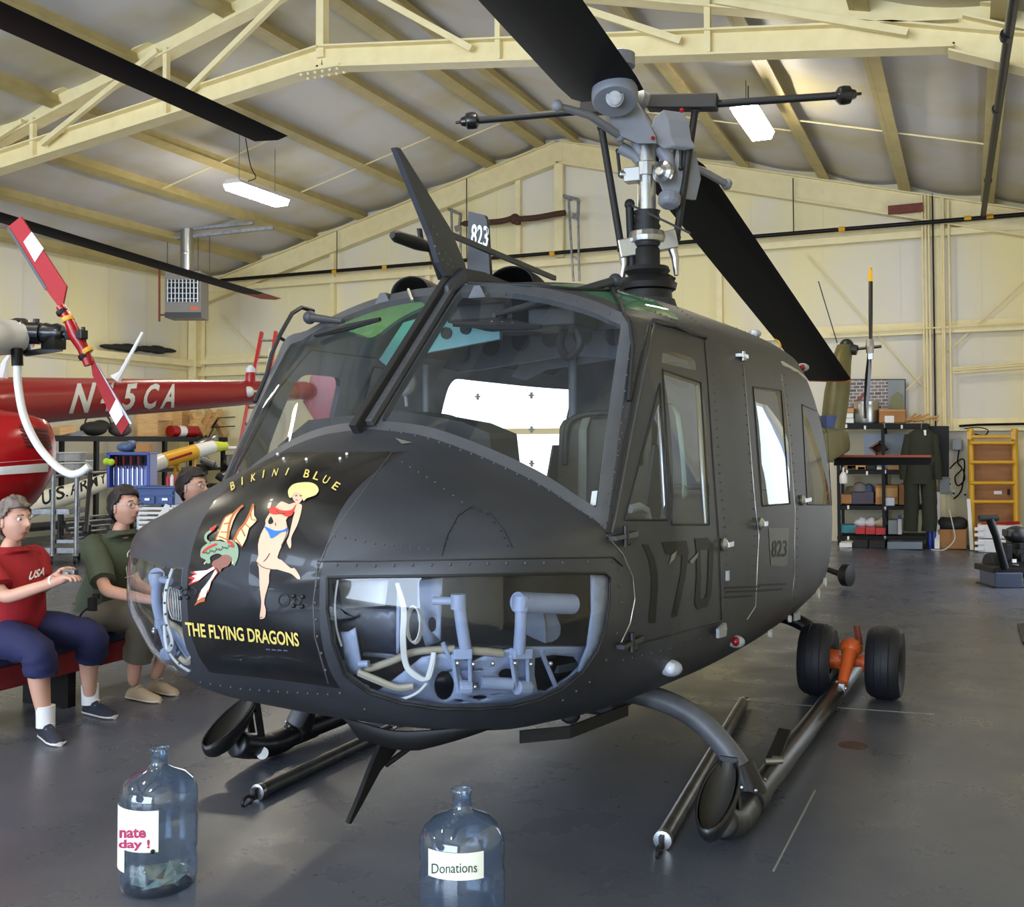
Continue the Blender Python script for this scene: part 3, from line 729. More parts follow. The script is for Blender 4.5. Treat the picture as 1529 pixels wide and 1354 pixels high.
strip('panel_seam', along([(585, 676), (548, 725), (512, 775), (488, 815), (474, 850), (468, 900), (470, 950), (490, 1020)], 8), .003, M_od2, NOSE)
# windshield rivets and lower sill
rivets(along([(560, 638), (640, 655), (720, 684), (790, 716), (850, 750), (898, 785)], 17), HU, M_od2, .0055)
rivets(along([(905, 780), (922, 680), (936, 560), (944, 490)], 22), HU, M_od2, .005)
rivets(along([(700, 438), (780, 440), (860, 450), (935, 478)], 24), HU, M_od2, .005)
# centre post with its dark deflector channel
b = HB(); b.beam((0, .66, 1.69), (0, 1.385, 2.375), .085, .03, up=(0, -1, 1)); cp = b.obj('centre_post', M_od2, HU, bevel=.004)
b = HB(); b.beam((-.005, .60, 1.665), (-.005, 1.40, 2.42), .035, .05, up=(0, -1, 1)); b.obj('deflector_channel', M_intd, cp, bevel=.004)
b = HB(); n = 26
for i in range(n):
    t = (i+.5)/n
    for u in (-.032, .032): b.ball((u, .66+.725*t-.012, 1.69+.685*t+.012), .005, 6, 4)
b.obj('rivets', M_od2, cp, kind='stuff')
# door seams, gutters, hinges
strip('door_seam', along([(968, 487), (952, 560), (935, 650), (914, 760), (906, 796)], 10), .008, M_intd, DOOR)
strip('door_seam', along([(972, 486), (1010, 494), (1051, 506), (1056, 560), (1064, 680), (1073, 800), (1077, 925)], 10), .004, M_mark, DOOR)
strip('door_seam', along([(905, 798), (930, 828), (945, 862), (948, 895), (941, 930), (926, 962)], 6), .003, M_alu, DOOR)
strip('door_sill', along([(925, 968), (1000, 948), (1072, 928)], 12), .004, M_mark, DOOR)
strip('door_frame_bead', along([(978, 478), (960, 560), (942, 650), (920, 765), (913, 796)], 10), .006, M_od2, HU)
strip('panel_seam', along([(1110, 545), (1118, 640), (1128, 760), (1133, 800), (1128, 905), (1115, 925)], 10), .0035, M_alu, HPAN)
strip('panel_seam', along([(1167, 560), (1178, 650), (1187, 760), (1186, 860), (1180, 912)], 10), .0035, M_alu, SLD)
strip('door_gutter', along([(1167, 542), (1190, 555), (1215, 577), (1232, 600), (1240, 620)], 4), .014, mat('pale_gutter', (178, 170, 150), .5), SLD)
strip('eyebrow', along([(975, 480), (1005, 488), (1052, 505)], 6), .012, M_intd, HU, lift=.006)
rivets(along([(978, 466), (1010, 480), (1048, 500)], 8)+along([(960, 445), (1005, 455), (1052, 490)], 8), HU, M_od2, .005)
for wpx in ([(985, 573), (996, 776), (932, 776)], [(989, 552), (1046, 571), (1059, 783), (1003, 783)]):
    strip('window_bead', along(wpx+[wpx[0]], 8), .005, M_intd, DOOR)
b = B()
for (x0, y0, x1, y1) in ((990, 575, 1000, 776), (1048, 575, 1060, 782)):
    b.tube([on(SKIN, x0+(x1-x0)*t, y0+(y1-y0)*t, -.02) for t in (0, .25, .5, .75, 1)], .014, 8)
b.obj('window_channel', M_alu, DOOR, smooth=50)
for wpx in ([(1124, 578), (1166, 583), (1179, 752), (1138, 755)],): strip('window_bead', along(wpx+[wpx[0]], 8), .005, M_mark, HPAN)
strip('window_bead', along([(1197, 604), (1234, 620), (1241, 754), (1205, 753), (1197, 604)], 8), .005, M_mark, SLD)
def hinge(px, parent, s=1.0):
    p = on(SKIN, *px, .012); h = HI @ p; b = HB()
    b.box((h.x, h.y-.05*s, h.z), (.03, .09*s, .016)); b.cyl((h.x+.005, h.y, h.z-.03*s), (h.x+.005, h.y, h.z+.03*s), .012); b.box((h.x+.004, h.y+.04*s, h.z), (.03, .08*s, .02)); b.ball((h.x+.01, h.y+.01, h.z-.02*s), .014, 8, 6)
    return b.obj('hinge', M_dkmetal if parent == DOOR else M_alu, parent, smooth=40)
hinge((928, 800), DOOR, 1.3); hinge((938, 957), DOOR, 1.2); hinge((1105, 533), HPAN, .8)
def latch(px, parent, L=.1, m=M_alu):
    p = on(SKIN, *px, .014); h = HI @ p; b = HB(); b.lathe([(.03, -.012), (.032, .0), (.02, .012), (0, .016)], h, (1, 0, 0), 14, cap=False); b.beam((h.x+.018, h.y, h.z), (h.x+.018, h.y+L, h.z), .012, .022); return b.obj('door_handle', m, parent, smooth=40, label='bright metal door handle')
latch((1133, 782), HPAN, .04); latch((1078, 813), DOOR, .07); latch((1195, 747), SLD, .14)
b = HB(); p = HI @ on(SKIN, 1085, 859, .004); b.box(p, (.012, .03, .045)); b.obj('latch_plate', M_alu, HU)
# small lugs, lamps and beacons along the belly line
for x, y in ((1072, 939), (1196, 923)): 
    p = HI @ on(SKIN, x, y, .02); b = HB(); b.prism([(p.x, p.y-.1, p.z+.02), (p.x, p.y+.02, p.z+.03), (p.x, p.y+.035, p.z), (p.x, p.y+.02, p.z-.03), (p.x, p.y-.1, p.z-.02)], (.014, 0, 0)); b.cyl((p.x, p.y+.005, p.z), (p.x+.018, p.y+.005, p.z), .007, 8); b.obj('lug', M_int, HU)
for x, y, r in ((1234, 896, .035), (1247, 878, .03), (1160, 961, .025), (1193, 944, .02)):
    q = on(SKIN, x, y, .01)
    if q is None: continue
    p = HI @ q; b = HB(); b.lathe([(r, 0), (r, .014), (r*.4, .014), (r*.4, 0)], p, (1, 0, 0), 12); b.obj('lug', M_white, HU)
def lens(px, col, r, parent=HU, lift=.01, base=M_int):
    p = on(SKIN, *px, lift)
    if p is None: return
    b = B(); b.ball(p, (r*1.5, r*1.2, r), 12, 8); o = b.obj('lamp_fairing', base, parent, smooth=60)
    d = (CAM-p).normalized(); b = B(); b.ball(p+d*r*.7, r*.75, 12, 8); b.obj('lens', col, o, smooth=60)
M_red = mat('red_lens', (150, 24, 26), .2); M_wl = mat('white_lens', (216, 220, 228), .15)
lens((998, 995), M_wl, .035); lens((1096, 956), M_red, .03); lens((1131, 489), M_wl, .03); lens((1213, 540), M_red, .03)
# rivet rows over doors, posts and roof edge
for row in ([(1108, 545), (1114, 620), (1122, 720), (1127, 800), (1124, 890)], [(1171, 560), (1181, 650), (1190, 760), (1190, 860), (1184, 908)], [(1062, 520), (1068, 600), (1076, 720), (1084, 800), (1086, 900)], [(960, 500), (945, 570), (926, 660), (905, 750)], [(1088, 930), (1130, 922), (1180, 912)], [(1060, 470), (1100, 490), (1150, 512)], [(930, 985), (1000, 968), (1060, 950)], [(600, 690), (650, 720), (690, 750)], [(500, 800), (560, 812), (640, 820)]): rivets(along(row, 13), HU, M_od2, .004)
for row in ([(300, 1018), (360, 1028), (430, 1033), (490, 1036)], [(230, 845), (262, 850)], [(250, 862), (246, 900), (250, 950), (268, 990)]): rivets(along(row, 14), NOSE, M_od2, .005)
# markings
def paint(name, loops, m, parent, lift=.003, lim=10, label=None):
    p, f = shape(loops); return decal(name, SKIN, p, f, m, parent, lift, lim, label)
c5 = lambda pts: [(860+x/2.507, 460+y/2.507) for x, y in pts]
paint('number_one', c5([(245, 882), (268, 885), (292, 935), (303, 990), (305, 1040), (295, 1178), (270, 1178), (280, 1060), (281, 1000), (268, 930)]), M_mark, DOOR, label='dark painted figure 1')
paint('number_seven', c5([(320, 875), (412, 870), (420, 910), (408, 1005), (378, 1150), (355, 1160), (375, 1070), (392, 985), (395, 925), (335, 920)]), M_mark, DOOR, label='dark painted figure 7')
paint('number_zero', [c5([(443, 862), (490, 858), (512, 885), (512, 950), (505, 1070), (490, 1115), (455, 1128), (443, 1110), (450, 990), (448, 900)]), c5([(463, 905), (495, 903), (493, 980), (489, 1060), (482, 1085), (463, 1085), (467, 1000)])], M_mark, DOOR, label='dark painted figure 0')
paint('pale_plate', c5([(720, 823), (797, 823), (793, 900), (790, 962), (770, 966), (728, 960)]), mat('pale_olive_patch', (92, 92, 88), .5), HPAN, .002)
p, f = text_px('823', (860+730/2.507, 460+932/2.507), (56/2.507, -2/2.507), (3/2.507, -62/2.507), .01); decal('serial_number', SKIN, p, f, M_mark, HPAN, .004, 6, 'black figures 823 on pale plate')
for i, (x, y, w) in enumerate(((1082, 876, 52), (1084, 882, 60), (1082, 890, 40), (1130, 872, 44), (1130, 880, 38))):
    paint('stencil_line', [(x, y), (x+w, y-2), (x+w, y+1), (x, y+3)], M_mark, HU, .003)
M_scuff = mat('paint_scuff', (132, 128, 120), .6)
for pts in ([(1002, 828), (1010, 822), (1006, 834), (998, 842)], [(1028, 838), (1042, 824), (1040, 832), (1032, 842)], [(590, 655), (615, 662), (600, 664)]): paint('scuff', pts, M_scuff, HU, .004)
# nose art
c1 = lambda pts: [(190+x/3.224, 640+y/3.224) for x, y in pts]
sm = lambda pts, n=3: [(q.x, q.y) for q in catmull([(x, y, 0) for x, y in pts], n, closed=True)]
M_skin = mat('paint_flesh', (218, 180, 152), .5); M_line = mat('paint_outline', (40, 26, 22), .5); M_blond = mat('paint_blonde', (228, 214, 140), .5); M_pred = mat('paint_red', (200, 46, 34), .45)
M_pblue = mat('paint_blue', (40, 110, 196), .45); M_pyel = mat('paint_yellow', (226, 204, 112), .45); M_pgreen = mat('paint_green', (136, 158, 130), .45); M_pcream = mat('paint_cream', (226, 204, 156), .5)
M_porange = mat('paint_orange', (186, 100, 54), .45); M_pwhite = mat('paint_white', (246, 238, 238), .45); M_pbrown = mat('paint_brown', (142, 92, 78), .45); M_ppale = mat('paint_grey_blue', (84, 92, 116), .5)
ART = paint('painted_figure', sm(c1([(722, 372), (745, 352), (780, 366), (806, 358), (838, 366), (842, 385), (832, 430), (818, 470), (800, 505), (791, 530), (792, 560), (786, 578), (775, 560), (770, 540), (780, 520), (800, 430), (808, 400), (778, 425), (768, 440), (774, 470), (778, 490), (770, 520), (748, 560), (725, 620), (745, 632), (790, 672), (806, 670), (828, 700), (836, 722), (822, 724), (795, 700), (760, 688), (692, 676), (685, 740), (668, 800), (662, 840), (670, 870), (666, 905), (652, 914), (640, 910), (645, 870), (648, 830), (640, 760), (636, 668), (624, 640), (634, 610), (632, 560), (645, 510), (664, 472), (668, 455), (668, 440), (690, 405)]), 2), M_skin, NPAN, label='painted pin-up girl in red and blue bikini')
paint('painted_arm_gap', sm(c1([(692, 425), (700, 432), (706, 452), (690, 462), (680, 450)])), M_blk, ART, .0035)
paint('painted_face', sm(c1([(797, 312), (798, 338), (812, 358), (826, 363), (840, 352), (850, 328), (845, 310), (820, 300)])), M_skin, ART, .0045)
paint('painted_hair', sm(c1([(783, 335), (777, 305), (798, 276), (838, 265), (885, 265), (912, 278), (923, 300), (912, 322), (890, 332), (866, 340), (852, 353), (846, 335), (838, 318), (818, 312), (803, 318), (795, 335)])), M_blond, ART, .006)
paint('painted_top', sm(c1([(686, 395), (700, 376), (720, 384), (742, 395), (770, 398), (796, 392), (815, 367), (806, 395), (798, 416), (782, 426), (762, 424), (745, 414), (712, 416), (692, 410)])), M_pred, ART, .005)
paint('painted_bottom', sm(c1([(662, 472), (680, 478), (716, 493), (752, 490), (776, 478), (774, 494), (742, 502), (716, 520), (695, 529), (682, 502)])), M_pblue, ART, .005)
for i, pts in enumerate(([(812, 326), (820, 324), (820, 329), (812, 331)], [(832, 326), (842, 325), (842, 330), (832, 330)])): paint('painted_eye', c1(pts), M_line, ART, .0055, 4)
paint('painted_lips', c1([(812, 345), (824, 346), (822, 351), (814, 350)]), M_pred, ART, .0055, 4)
def stroke(name, pts, w, m, parent, lift=.0055, n=5):
    c = catmull([(x, y, 0) for x, y in pts], n); l, r = [], []
    for i, p in enumerate(c):
        d = (c[min(i+1, len(c)-1)]-c[max(i-1, 0)]).normalized(); nn = V((-d.y, d.x, 0))*w/2; l.append((p+nn)[:2]); r.append((p-nn)[:2])
    k = len(l); return decal(name, SKIN, [tuple(q) for q in l+r], [(i, i+1, k+i+1, k+i) for i in range(k-1)], m, parent, lift, 8)
for pts in ([(625, 640), (660, 668), (720, 680)], [(690, 600), (675, 625), (660, 640)], [(716, 455), (718, 470)], [(768, 440), (774, 485), (765, 525), (745, 565)], [(640, 905), (655, 905)], [(720, 395), (740, 412), (765, 412)]): stroke('painted_line', c1(pts), .9, M_line, ART)
DRG = paint('painted_dragon', sm(c1([(355, 600), (364, 572), (400, 547), (440, 540), (470, 546), (500, 535), (525, 550), (538, 582), (535, 622), (524, 648), (516, 660), (505, 640), (480, 625), (450, 604), (430, 602), (402, 618), (404, 645), (386, 648), (378, 630), (358, 620)])), M_pgreen, NPAN, label='painted green dragon with cream wings breathing fire')
for w in ([(562, 372), (520, 405), (476, 430), (452, 482), (430, 537), (455, 534), (482, 546), (492, 535), (497, 498), (512, 450), (530, 412)], [(612, 365), (595, 405), (570, 455), (540, 490), (516, 540), (535, 550), (556, 570), (576, 530), (590, 480), (610, 462), (628, 442), (614, 420)]): paint('painted_wing', c1(w), M_pcream, DRG, .004)
for pts, w in (([(562, 373), (522, 408), (500, 450), (490, 500), (486, 544)], 3.2), ([(520, 408), (476, 430), (452, 482), (430, 537)], 1.4), ([(500, 455), (470, 462)], 1.8), ([(492, 500), (455, 500)], 1.8), ([(486, 535), (445, 520)], 2), ([(612, 366), (596, 408), (570, 458), (542, 492), (516, 545)], 3), ([(598, 405), (604, 440), (628, 442)], 1.4), ([(570, 458), (592, 478)], 1.6), ([(552, 480), (572, 520)], 2), ([(525, 525), (556, 568)], 1.8)): stroke('painted_wing_rib', c1(pts), w, M_porange, DRG)
stroke('painted_tail', c1([(402, 552), (384, 536), (386, 512), (410, 492), (430, 472)]), 3.6, M_pgreen, DRG); paint('painted_tail_tip', c1([(402, 484), (438, 465), (424, 490), (412, 498)]), M_pred, DRG, .006)
stroke('painted_belly', c1([(366, 600), (388, 578), (410, 566), (436, 556)]), 3, M_pred, DRG); stroke('painted_belly', c1([(488, 545), (505, 552), (514, 572)]), 4, M_pred, DRG)
for k in range(9): stroke('painted_scales', c1([(372+k*15, 590-4*k+(k % 2)*8), (378+k*15, 600-4*k+(k % 2)*8), (388+k*15, 596-4*k)]), .9, M_line, DRG)
paint('painted_head', sm(c1([(418, 640), (445, 625), (470, 608), (496, 612), (506, 632), (490, 660), (462, 672), (452, 690), (438, 672), (415, 660)])), M_pbrown, DRG, .0055)
for k in (0, 1): stroke('painted_claw', c1([(384+130*k, 640), (376+134*k, 652)]), 1.6, M_pcream, DRG)
for j, pts in enumerate(([(424, 660), (385, 682), (308, 690), (330, 706), (296, 716), (318, 726), (298, 752), (345, 736), (362, 720), (402, 690), (432, 672)], [(432, 672), (405, 722), (375, 762), (350, 792), (338, 832), (326, 852), (352, 836), (376, 830), (382, 800), (397, 780), (408, 740), (442, 690)])):
    paint('painted_flame', c1(pts), M_porange if j else M_pred, DRG, .004); cx = sum(p[0] for p in pts)/len(pts); cy = sum(p[1] for p in pts)/len(pts)
    paint('painted_flame_core', c1([(432+(x-432)*.82+(cx-432)*.06, 668+(y-668)*.82+(cy-668)*.06) for x, y in pts]), M_pwhite, DRG, .0055)
def letters(txt, pos, h, slant, m, parent, wfac=.62):
    for ch, (x, y, a) in zip(txt, pos):
        w = h*(.18 if ch == 'I' else wfac); ex = (w*math.cos(a), w*math.sin(a)); ey = (h*math.sin(a+slant), -h*math.cos(a+slant))
        o = (x-ex[0]/2-ey[0]/2, y-ex[1]/2-ey[1]/2); p, f = text_px(ch, o, ex, ey, .012); decal('painted_letter', SKIN, p, f, m, parent, .0045, 6)
letters('BIKINI', [(*c1([(x, y)])[0], a) for x, y, a in ((510, 278, -.62), (556, 256, -.48), (610, 238, -.36), (658, 222, -.3), (714, 215, -.16), (772, 211, -.05))], 11.5, .45, M_pyel, NPAN)
letters('BLUE', [(*c1([(x, y)])[0], a) for x, y, a in ((866, 221, .2), (914, 232, .35), (958, 250, .45), (1006, 280, .55))], 12.5, .12, M_pyel, NPAN)
p, f = text_px('THE FLYING DRAGONS', c1([(290, 994)])[0], (543/3.224, 52/3.224), (-8/3.224, -66/3.224), .022); decal('painted_motto', SKIN, p, f, M_pyel, NPAN, .0045, 6, 'yellow lettering THE FLYING DRAGONS')
for k in range(4): paint('tiny_stencil', c1([(670+k*28, 1055+k*2), (690+k*28, 1057+k*2), (690+k*28, 1064+k*2), (670+k*28, 1062+k*2)]), M_ppale, NPAN)
M_ring = mat('dull_black_ring', (34, 34, 38), .5)
for x, y, r in ((316, 787, 20), (755, 826, 29), (822, 830, 17), (276, 788, 14)): strip('tie_down_ring', [c1([(x+r*.9*math.cos(t), y+r*math.sin(t))])[0] for t in [2*PI*i/18 for i in range(18)]], .0035, M_ring, NPAN, closed=True)
for x, y in ((802, 805), (845, 808), (802, 852), (842, 855), (258, 765), (292, 765), (258, 815), (292, 812)):
    q = on(SKIN, *c1([(x, y)])[0], .003); b = B(); b.ball(q, .008, 8, 5); b.obj('stud', M_dkmetal, NPAN, smooth=60)
for x, y in ((415, 679), (424, 686), (458, 687), (508, 686), (518, 679)):
    q = on(SKIN, x, y, .004); b = B(); b.ball(q, .006, 8, 5); b.obj('screw', M_white, NPAN, smooth=60)
# ------------------------------------------------------------------ cabin, cockpit and nose bay
def hb(name, m, fn, parent=HU, **k):
    b = HB(); fn(b); return b.obj(name, m, parent, **k)
FL = hb('cabin_floor', M_int, lambda b: b.prism([(-.7, 1.0, .72), (.7, 1.0, .72), (.9, 1.5, .72), (1.0, 2.2, .72), (1.02, 4.7, .72), (-1.02, 4.7, .72), (-1.0, 2.2, .72), (-.9, 1.5, .72)], (0, 0, -.03)))
hb('rear_bulkhead', M_int, lambda b: b.prism([(.3, 4.72, .70), (1.05, 4.72, .75), (1.08, 4.72, 1.3), (.98, 4.72, 1.8), (.82, 4.72, 2.12), (.3, 4.72, 2.3)], (0, .03, 0)))
hb('transmission_housing', M_int, lambda b: b.box((.1, 4.6, 1.5), (.7, .7, 1.6)), bevel=.04)
def roof_beam(s, h, dz): 
    return lambda b: b.prism([(-.86, s, 2.08-dz), (-.7, s, 2.28-dz), (-.35, s, 2.345-dz), (0, s, 2.36-dz), (.35, s, 2.345-dz), (.7, s, 2.28-dz), (.86, s, 2.08-dz), (.75, s, 2.05-dz), (.6, s, 2.26-dz-h), (0, s, 2.32-dz-h), (-.6, s, 2.26-dz-h), (-.75, s, 2.05-dz)], (0, .03, 0))
bm_ = hb('roof_beam', M_teal, lambda b: b.prism([(-.86, 2.05, 2.08), (-.7, 2.05, 2.28), (-.35, 2.05, 2.345), (-.1, 2.05, 2.355), (-.1, 2.05, 2.16), (-.6, 2.05, 2.10), (-.75, 2.05, 2.0)], (0, .03, 0))); hb('roof_beam', M_od2, lambda b: b.prism([(-.1, 2.05, 2.355), (.35, 2.05, 2.345), (.7, 2.05, 2.28), (.86, 2.05, 2.08), (.75, 2.05, 2.05), (.6, 2.05, 2.18), (-.1, 2.05, 2.2)], (0, .03, 0)));
rb2 = hb('roof_beam', M_od2, roof_beam(2.75, .2, .0))
for k in range(8): u = -.72+k*.2; hb('lightening_hole', M_intd, lambda b: b.lathe([(.06, 0), (.062, -.004), (0, -.004)], (u, 2.752, 2.235-abs(u)**2*.14), (0, 1, 0), 14, cap=False), rb2)
hb('roof_beam', M_int, roof_beam(3.7, .14, .0))
for k in range(5):
    u = -.66+k*.12; z = 2.245-abs(u)**2*.22; hb('lightening_hole', M_intd, lambda b: b.cyl((u, 2.035, z), (u, 2.05, z), .033, 12), bm_)
hb('overhead_console', M_intd, lambda b: (b.box((.02, 1.95, 2.26), (.36, .7, .12)), b.box((.02, 1.6, 2.24), (.3, .08, .08)), b.box((.4, 1.75, 2.2), (.24, .3, .09))), bevel=.01)
hb('switch_row', M_white, lambda b: [b.box((-.1+.03*k, 1.62+.05*(k % 3), 2.195), (.008, .01, .02)) for k in range(9)])
hb('roof_cable', M_intd, lambda b: b.tube(catmull([(.45, 1.75, 2.2), (.5, 1.72, 2.08), (.42, 1.75, 2.02), (.36, 1.8, 2.1), (.38, 1.85, 2.2)], 6), .02, 8), smooth=60)
hb('roof_lining', M_od2, lambda b: b.loft([[V((u, s, 2.40-.30*(abs(u)/.95)**2.6-dz)) for u in (-.9, -.6, -.3, 0, .3, .6, .9)] for s, dz in ((2.15, .02), (3.0, .0), (4.5, .0))], cap=False, closed=False), smooth=50)
# instrument panel and its glare shield
GS = hb('glare_shield', M_intd, lambda b: b.loft([[V((u, s, z)) for u, z in ((-.78, 1.45), (-.78, 1.60), (-.60, 1.72), (-.1, 1.755), (.22, 1.70), (.35, 1.65), (.37, 1.48))] for s in (1.08, 1.34)]), smooth=40)
hb('instrument_panel', M_intd, lambda b: b.box((-.2, 1.3, 1.3), (1.1, .05, .5)), bevel=.01)
hb('pedestal', M_intd, lambda b: b.box((-.1, 1.65, .92), (.3, .8, .42)), bevel=.02)
for k in range(6): hb('instrument_dial', M_mark, lambda b: b.lathe([(.045, 0), (.05, .02), (.04, .022)], (-.62+.17*k, 1.33, 1.42), (0, 1, 0), 12), GS)
cpz = hat(602, 572, u=-.04); hb('standby_compass', M_int, lambda b: (b.lathe([(.0, -.012), (.045, -.01), (.055, 0), (.055, .02), (.03, .06)], cpz, (-.1, .95, .1), 18, cap=False), b.cyl(cpz+V((0, .02, .05)), cpz+V((0, .0, .09)), .008), b.cyl(cpz+V((0, .02, -.05)), cpz+V((0, .03, -.1)), .008)), smooth=40)
def seat(u, s=2.0):
    o = hb('seat', M_seat, lambda b: (b.prism([(u-.24, s-.46, .98), (u-.24, s, .94), (u-.24, s+.02, 1.06), (u-.24, s-.46, 1.08)], (.48, 0, 0)),), bevel=.03)
    hb('backrest', M_seat, lambda b: b.prism([(u-.25, s, .96), (u-.25, s+.10, 1.74), (u-.25, s+.2, 1.74), (u-.25, s+.12, .96)], (.5, 0, 0)), o, bevel=.04)
    hb('head_bar', M_intd, lambda b: b.tube(catmull([(u-.2, s+.05, 1.5), (u-.19, s+.07, 1.70), (u-.1, s+.09, 1.755), (u+.1, s+.09, 1.755), (u+.19, s+.07, 1.70), (u+.2, s+.05, 1.5)], 5), .016, 8), o, smooth=60)
    for w in (-.27, .27): hb('armour_side', M_od, lambda b: b.prism([(u+w, s-.25, .98), (u+w, s+.16, .98), (u+w, s+.22, 1.6), (u+w, s+.05, 1.6), (u+w, s-.1, 1.25)], (.012, 0, 0)), o)
    hb('seat_base', M_intd, lambda b: b.box((u, s-.2, .84), (.4, .4, .26)), o)
    for w in (-.1, .1): hb('shoulder_strap', mat('pale_strap', (120, 122, 108), .7), lambda b: b.tube([(u+w, s+.12, 1.76), (u+w, s+.05, 1.68), (u+w*.8, s-.01, 1.3), (u+w*.6, s-.06, 1.1)], .022, 6, flat=.2), o)
    return o
seat(.47); seat(-.55)
M_strap = mat('pale_green_webbing', (176, 196, 180), .7)
q = [hat(x, y, u=.9) for x, y in ((992, 600), (1005, 604), (1012, 620), (1016, 650), (1020, 690), (1022, 725))]
hb('door_strap', M_strap, lambda b: (b.tube(q, .012, 6, flat=.4), b.tube([q[-1]+V((.0, .025*math.cos(t), -.03+.03*math.sin(t))) for t in [2*PI*i/12 for i in range(12)]], .006, 6, closed=True)), smooth=50)
q2 = [hat(x, y, u=.88) for x, y in ((940, 760), (955, 756), (965, 762), (968, 775))]; hb('seat_bracket', M_int, lambda b: b.tube(q2, .018, 8))
qa, qb = hat(820, 672, u=-.3), hat(690, 672, u=-.9)
hb('seat_rail', M_int, lambda b: (b.cyl((-.95, 3.9, 1.32), (.9, 3.9, 1.32), .018, 8), b.cyl((-.35, 3.6, .7), (-.35, 3.6, 2.3), .03, 8), b.cyl((-.95, 2.7, .7), (-.95, 2.7, 2.1), .02, 8)), smooth=50)
for u in (-.75, -.45): hb('buckle_strap', M_seat, lambda b: (b.beam((u, 3.88, 1.36), (u, 3.86, 1.15), .05, .01), b.box((u, 3.87, 1.3), (.06, .02, .04))))
M_card = mat('white_card', (232, 232, 228), .5)
p = on(SKIN, 888, 741, -.02); cdx = [on(SKIN, x, y, -.02) for x, y in ((884, 730), (893, 729), (890, 751), (881, 752))]; b = B(); b.prism(cdx, (0, .004, 0)); b.obj('placard', M_card, HU)
# nose bay behind the chin bubbles (laid out behind the port bubble, mirrored to starboard)
def nb(cx, cy, back):
    x, y = 470+cx/3.253, 820+cy/3.253; p = on(SKIN, x, y, 0); return HI @ (p+ray(x, y).normalized()*back)
def bay(name, m, fn, parent=HU, **k):
    """fn(b, q) draws in heli space with q(cx, cy, back); built for both sides"""
    out = []
    for sg in (1, -1):
        q = (lambda cx, cy, bk: nb(cx, cy, bk)) if sg > 0 else (lambda cx, cy, bk: V((-nb(cx, cy, bk).x,)+tuple(nb(cx, cy, bk).yz)))
        b = HB(); fn(b, q); out.append(b.obj(name, m, parent[0 if sg > 0 else 1] if isinstance(parent, list) else parent, **k))
    return out
def bsheet(name, m, loops, back, parent=HU, lim=60, thick=.01):
    def fn(b, q):
        p, f = shape(loops); P, F = refine(p, f, lim); b.add([q(x, y, back(x, y) if callable(back) else back) for x, y in P], F)
    return bay(name, m, fn, parent, weld=False, thick=thick, smooth=60)
def ell(cx, cy, rx, ry, n=14): return [(cx+rx*math.cos(2*PI*i/n), cy+ry*math.sin(2*PI*i/n)) for i in range(n)]
M_bay = M_bluegrey
rib = bsheet('nose_rib', M_bay, [[(170, 640), (300, 690), (420, 600), (520, 520), (620, 500), (760, 540), (850, 500), (1000, 470), (1310, 470), (1310, 560), (1230, 640), (1110, 715), (960, 755), (800, 762), (620, 750), (450, 725), (300, 715)], ell(628, 655, 48, 74), ell(930, 600, 42, 30), [(1062, 520), (1150, 505), (1250, 515), (1285, 560), (1230, 615), (1120, 685), (1075, 680), (1060, 600)], ell(800, 712, 38, 14), ell(240, 675, 30, 22)], .13)
bsheet('toe_floor', M_intd, [(620, 380), (1310, 330), (1320, 465), (1000, 468), (760, 500), (620, 450)], lambda x, y: .13+.35*max(0, 1-(y-330)/140))
bsheet('nose_bulkhead', M_intd, [(90, 140), (1330, 130), (1330, 480), (1220, 640), (900, 740), (450, 720), (200, 640), (110, 480)], .55)
bsheet('edge_member', M_bay, [(1338, 125), (1418, 128), (1418, 240), (1398, 390), (1360, 490), (1300, 585), (1270, 590), (1318, 470), (1340, 300)], .05)
bsheet('divider_web', M_bay, [[(500, 150), (622, 140), (612, 440), (540, 470), (500, 330)], ell(571, 362, 20, 36)], .22)
bsheet('web_stiffener', M_bay, [(402, 160), (418, 160), (412, 500), (398, 500)], .15)
bsheet('equipment_plate', mat('blue_black_plate', (40, 46, 66), .35), [(205, 300), (400, 285), (400, 500), (240, 495)], .3)
bsheet('plate_edge', M_bay, [(240, 495), (395, 508), (388, 528), (236, 512)], .28)
bsheet('reflection_sheet', M_white, [(120, 160), (360, 150), (345, 272), (140, 288)], .34)  # white sheet standing in for daylight reflected in the chin bubble
br = bsheet('angle_bracket', M_bay, [(128, 398), (165, 398), (200, 378), (235, 590), (168, 606), (150, 520)], .09)
bay('bracket_pin', M_bay, lambda b, q: b.cyl(q(215, 556, .08), q(262, 556, .08), .012, 10), br, smooth=40)
p1 = bay('rudder_pedal', M_bay, lambda b, q: (b.tube([q(698, 240, .11), q(716, 380, .11), q(735, 500, .11)], .021, 12), b.lathe([(.026, 0), (.026, .05)], q(698, 290, .11), (0, 0, 1), 12), b.cyl(q(575, 250, .14), q(690, 250, .12), .014, 10)), smooth=40)
p2 = bay('rudder_pedal', M_bay, lambda b, q: (b.tube([q(1003, 240, .10), q(1000, 380, .10), q(992, 500, .10)], .021, 12), b.cyl(q(985, 258, .10), q(1250, 266, .13), .036, 18), b.cyl(q(1004, 228, .10), q(1000, 300, .10), .03, 14)), smooth=40)
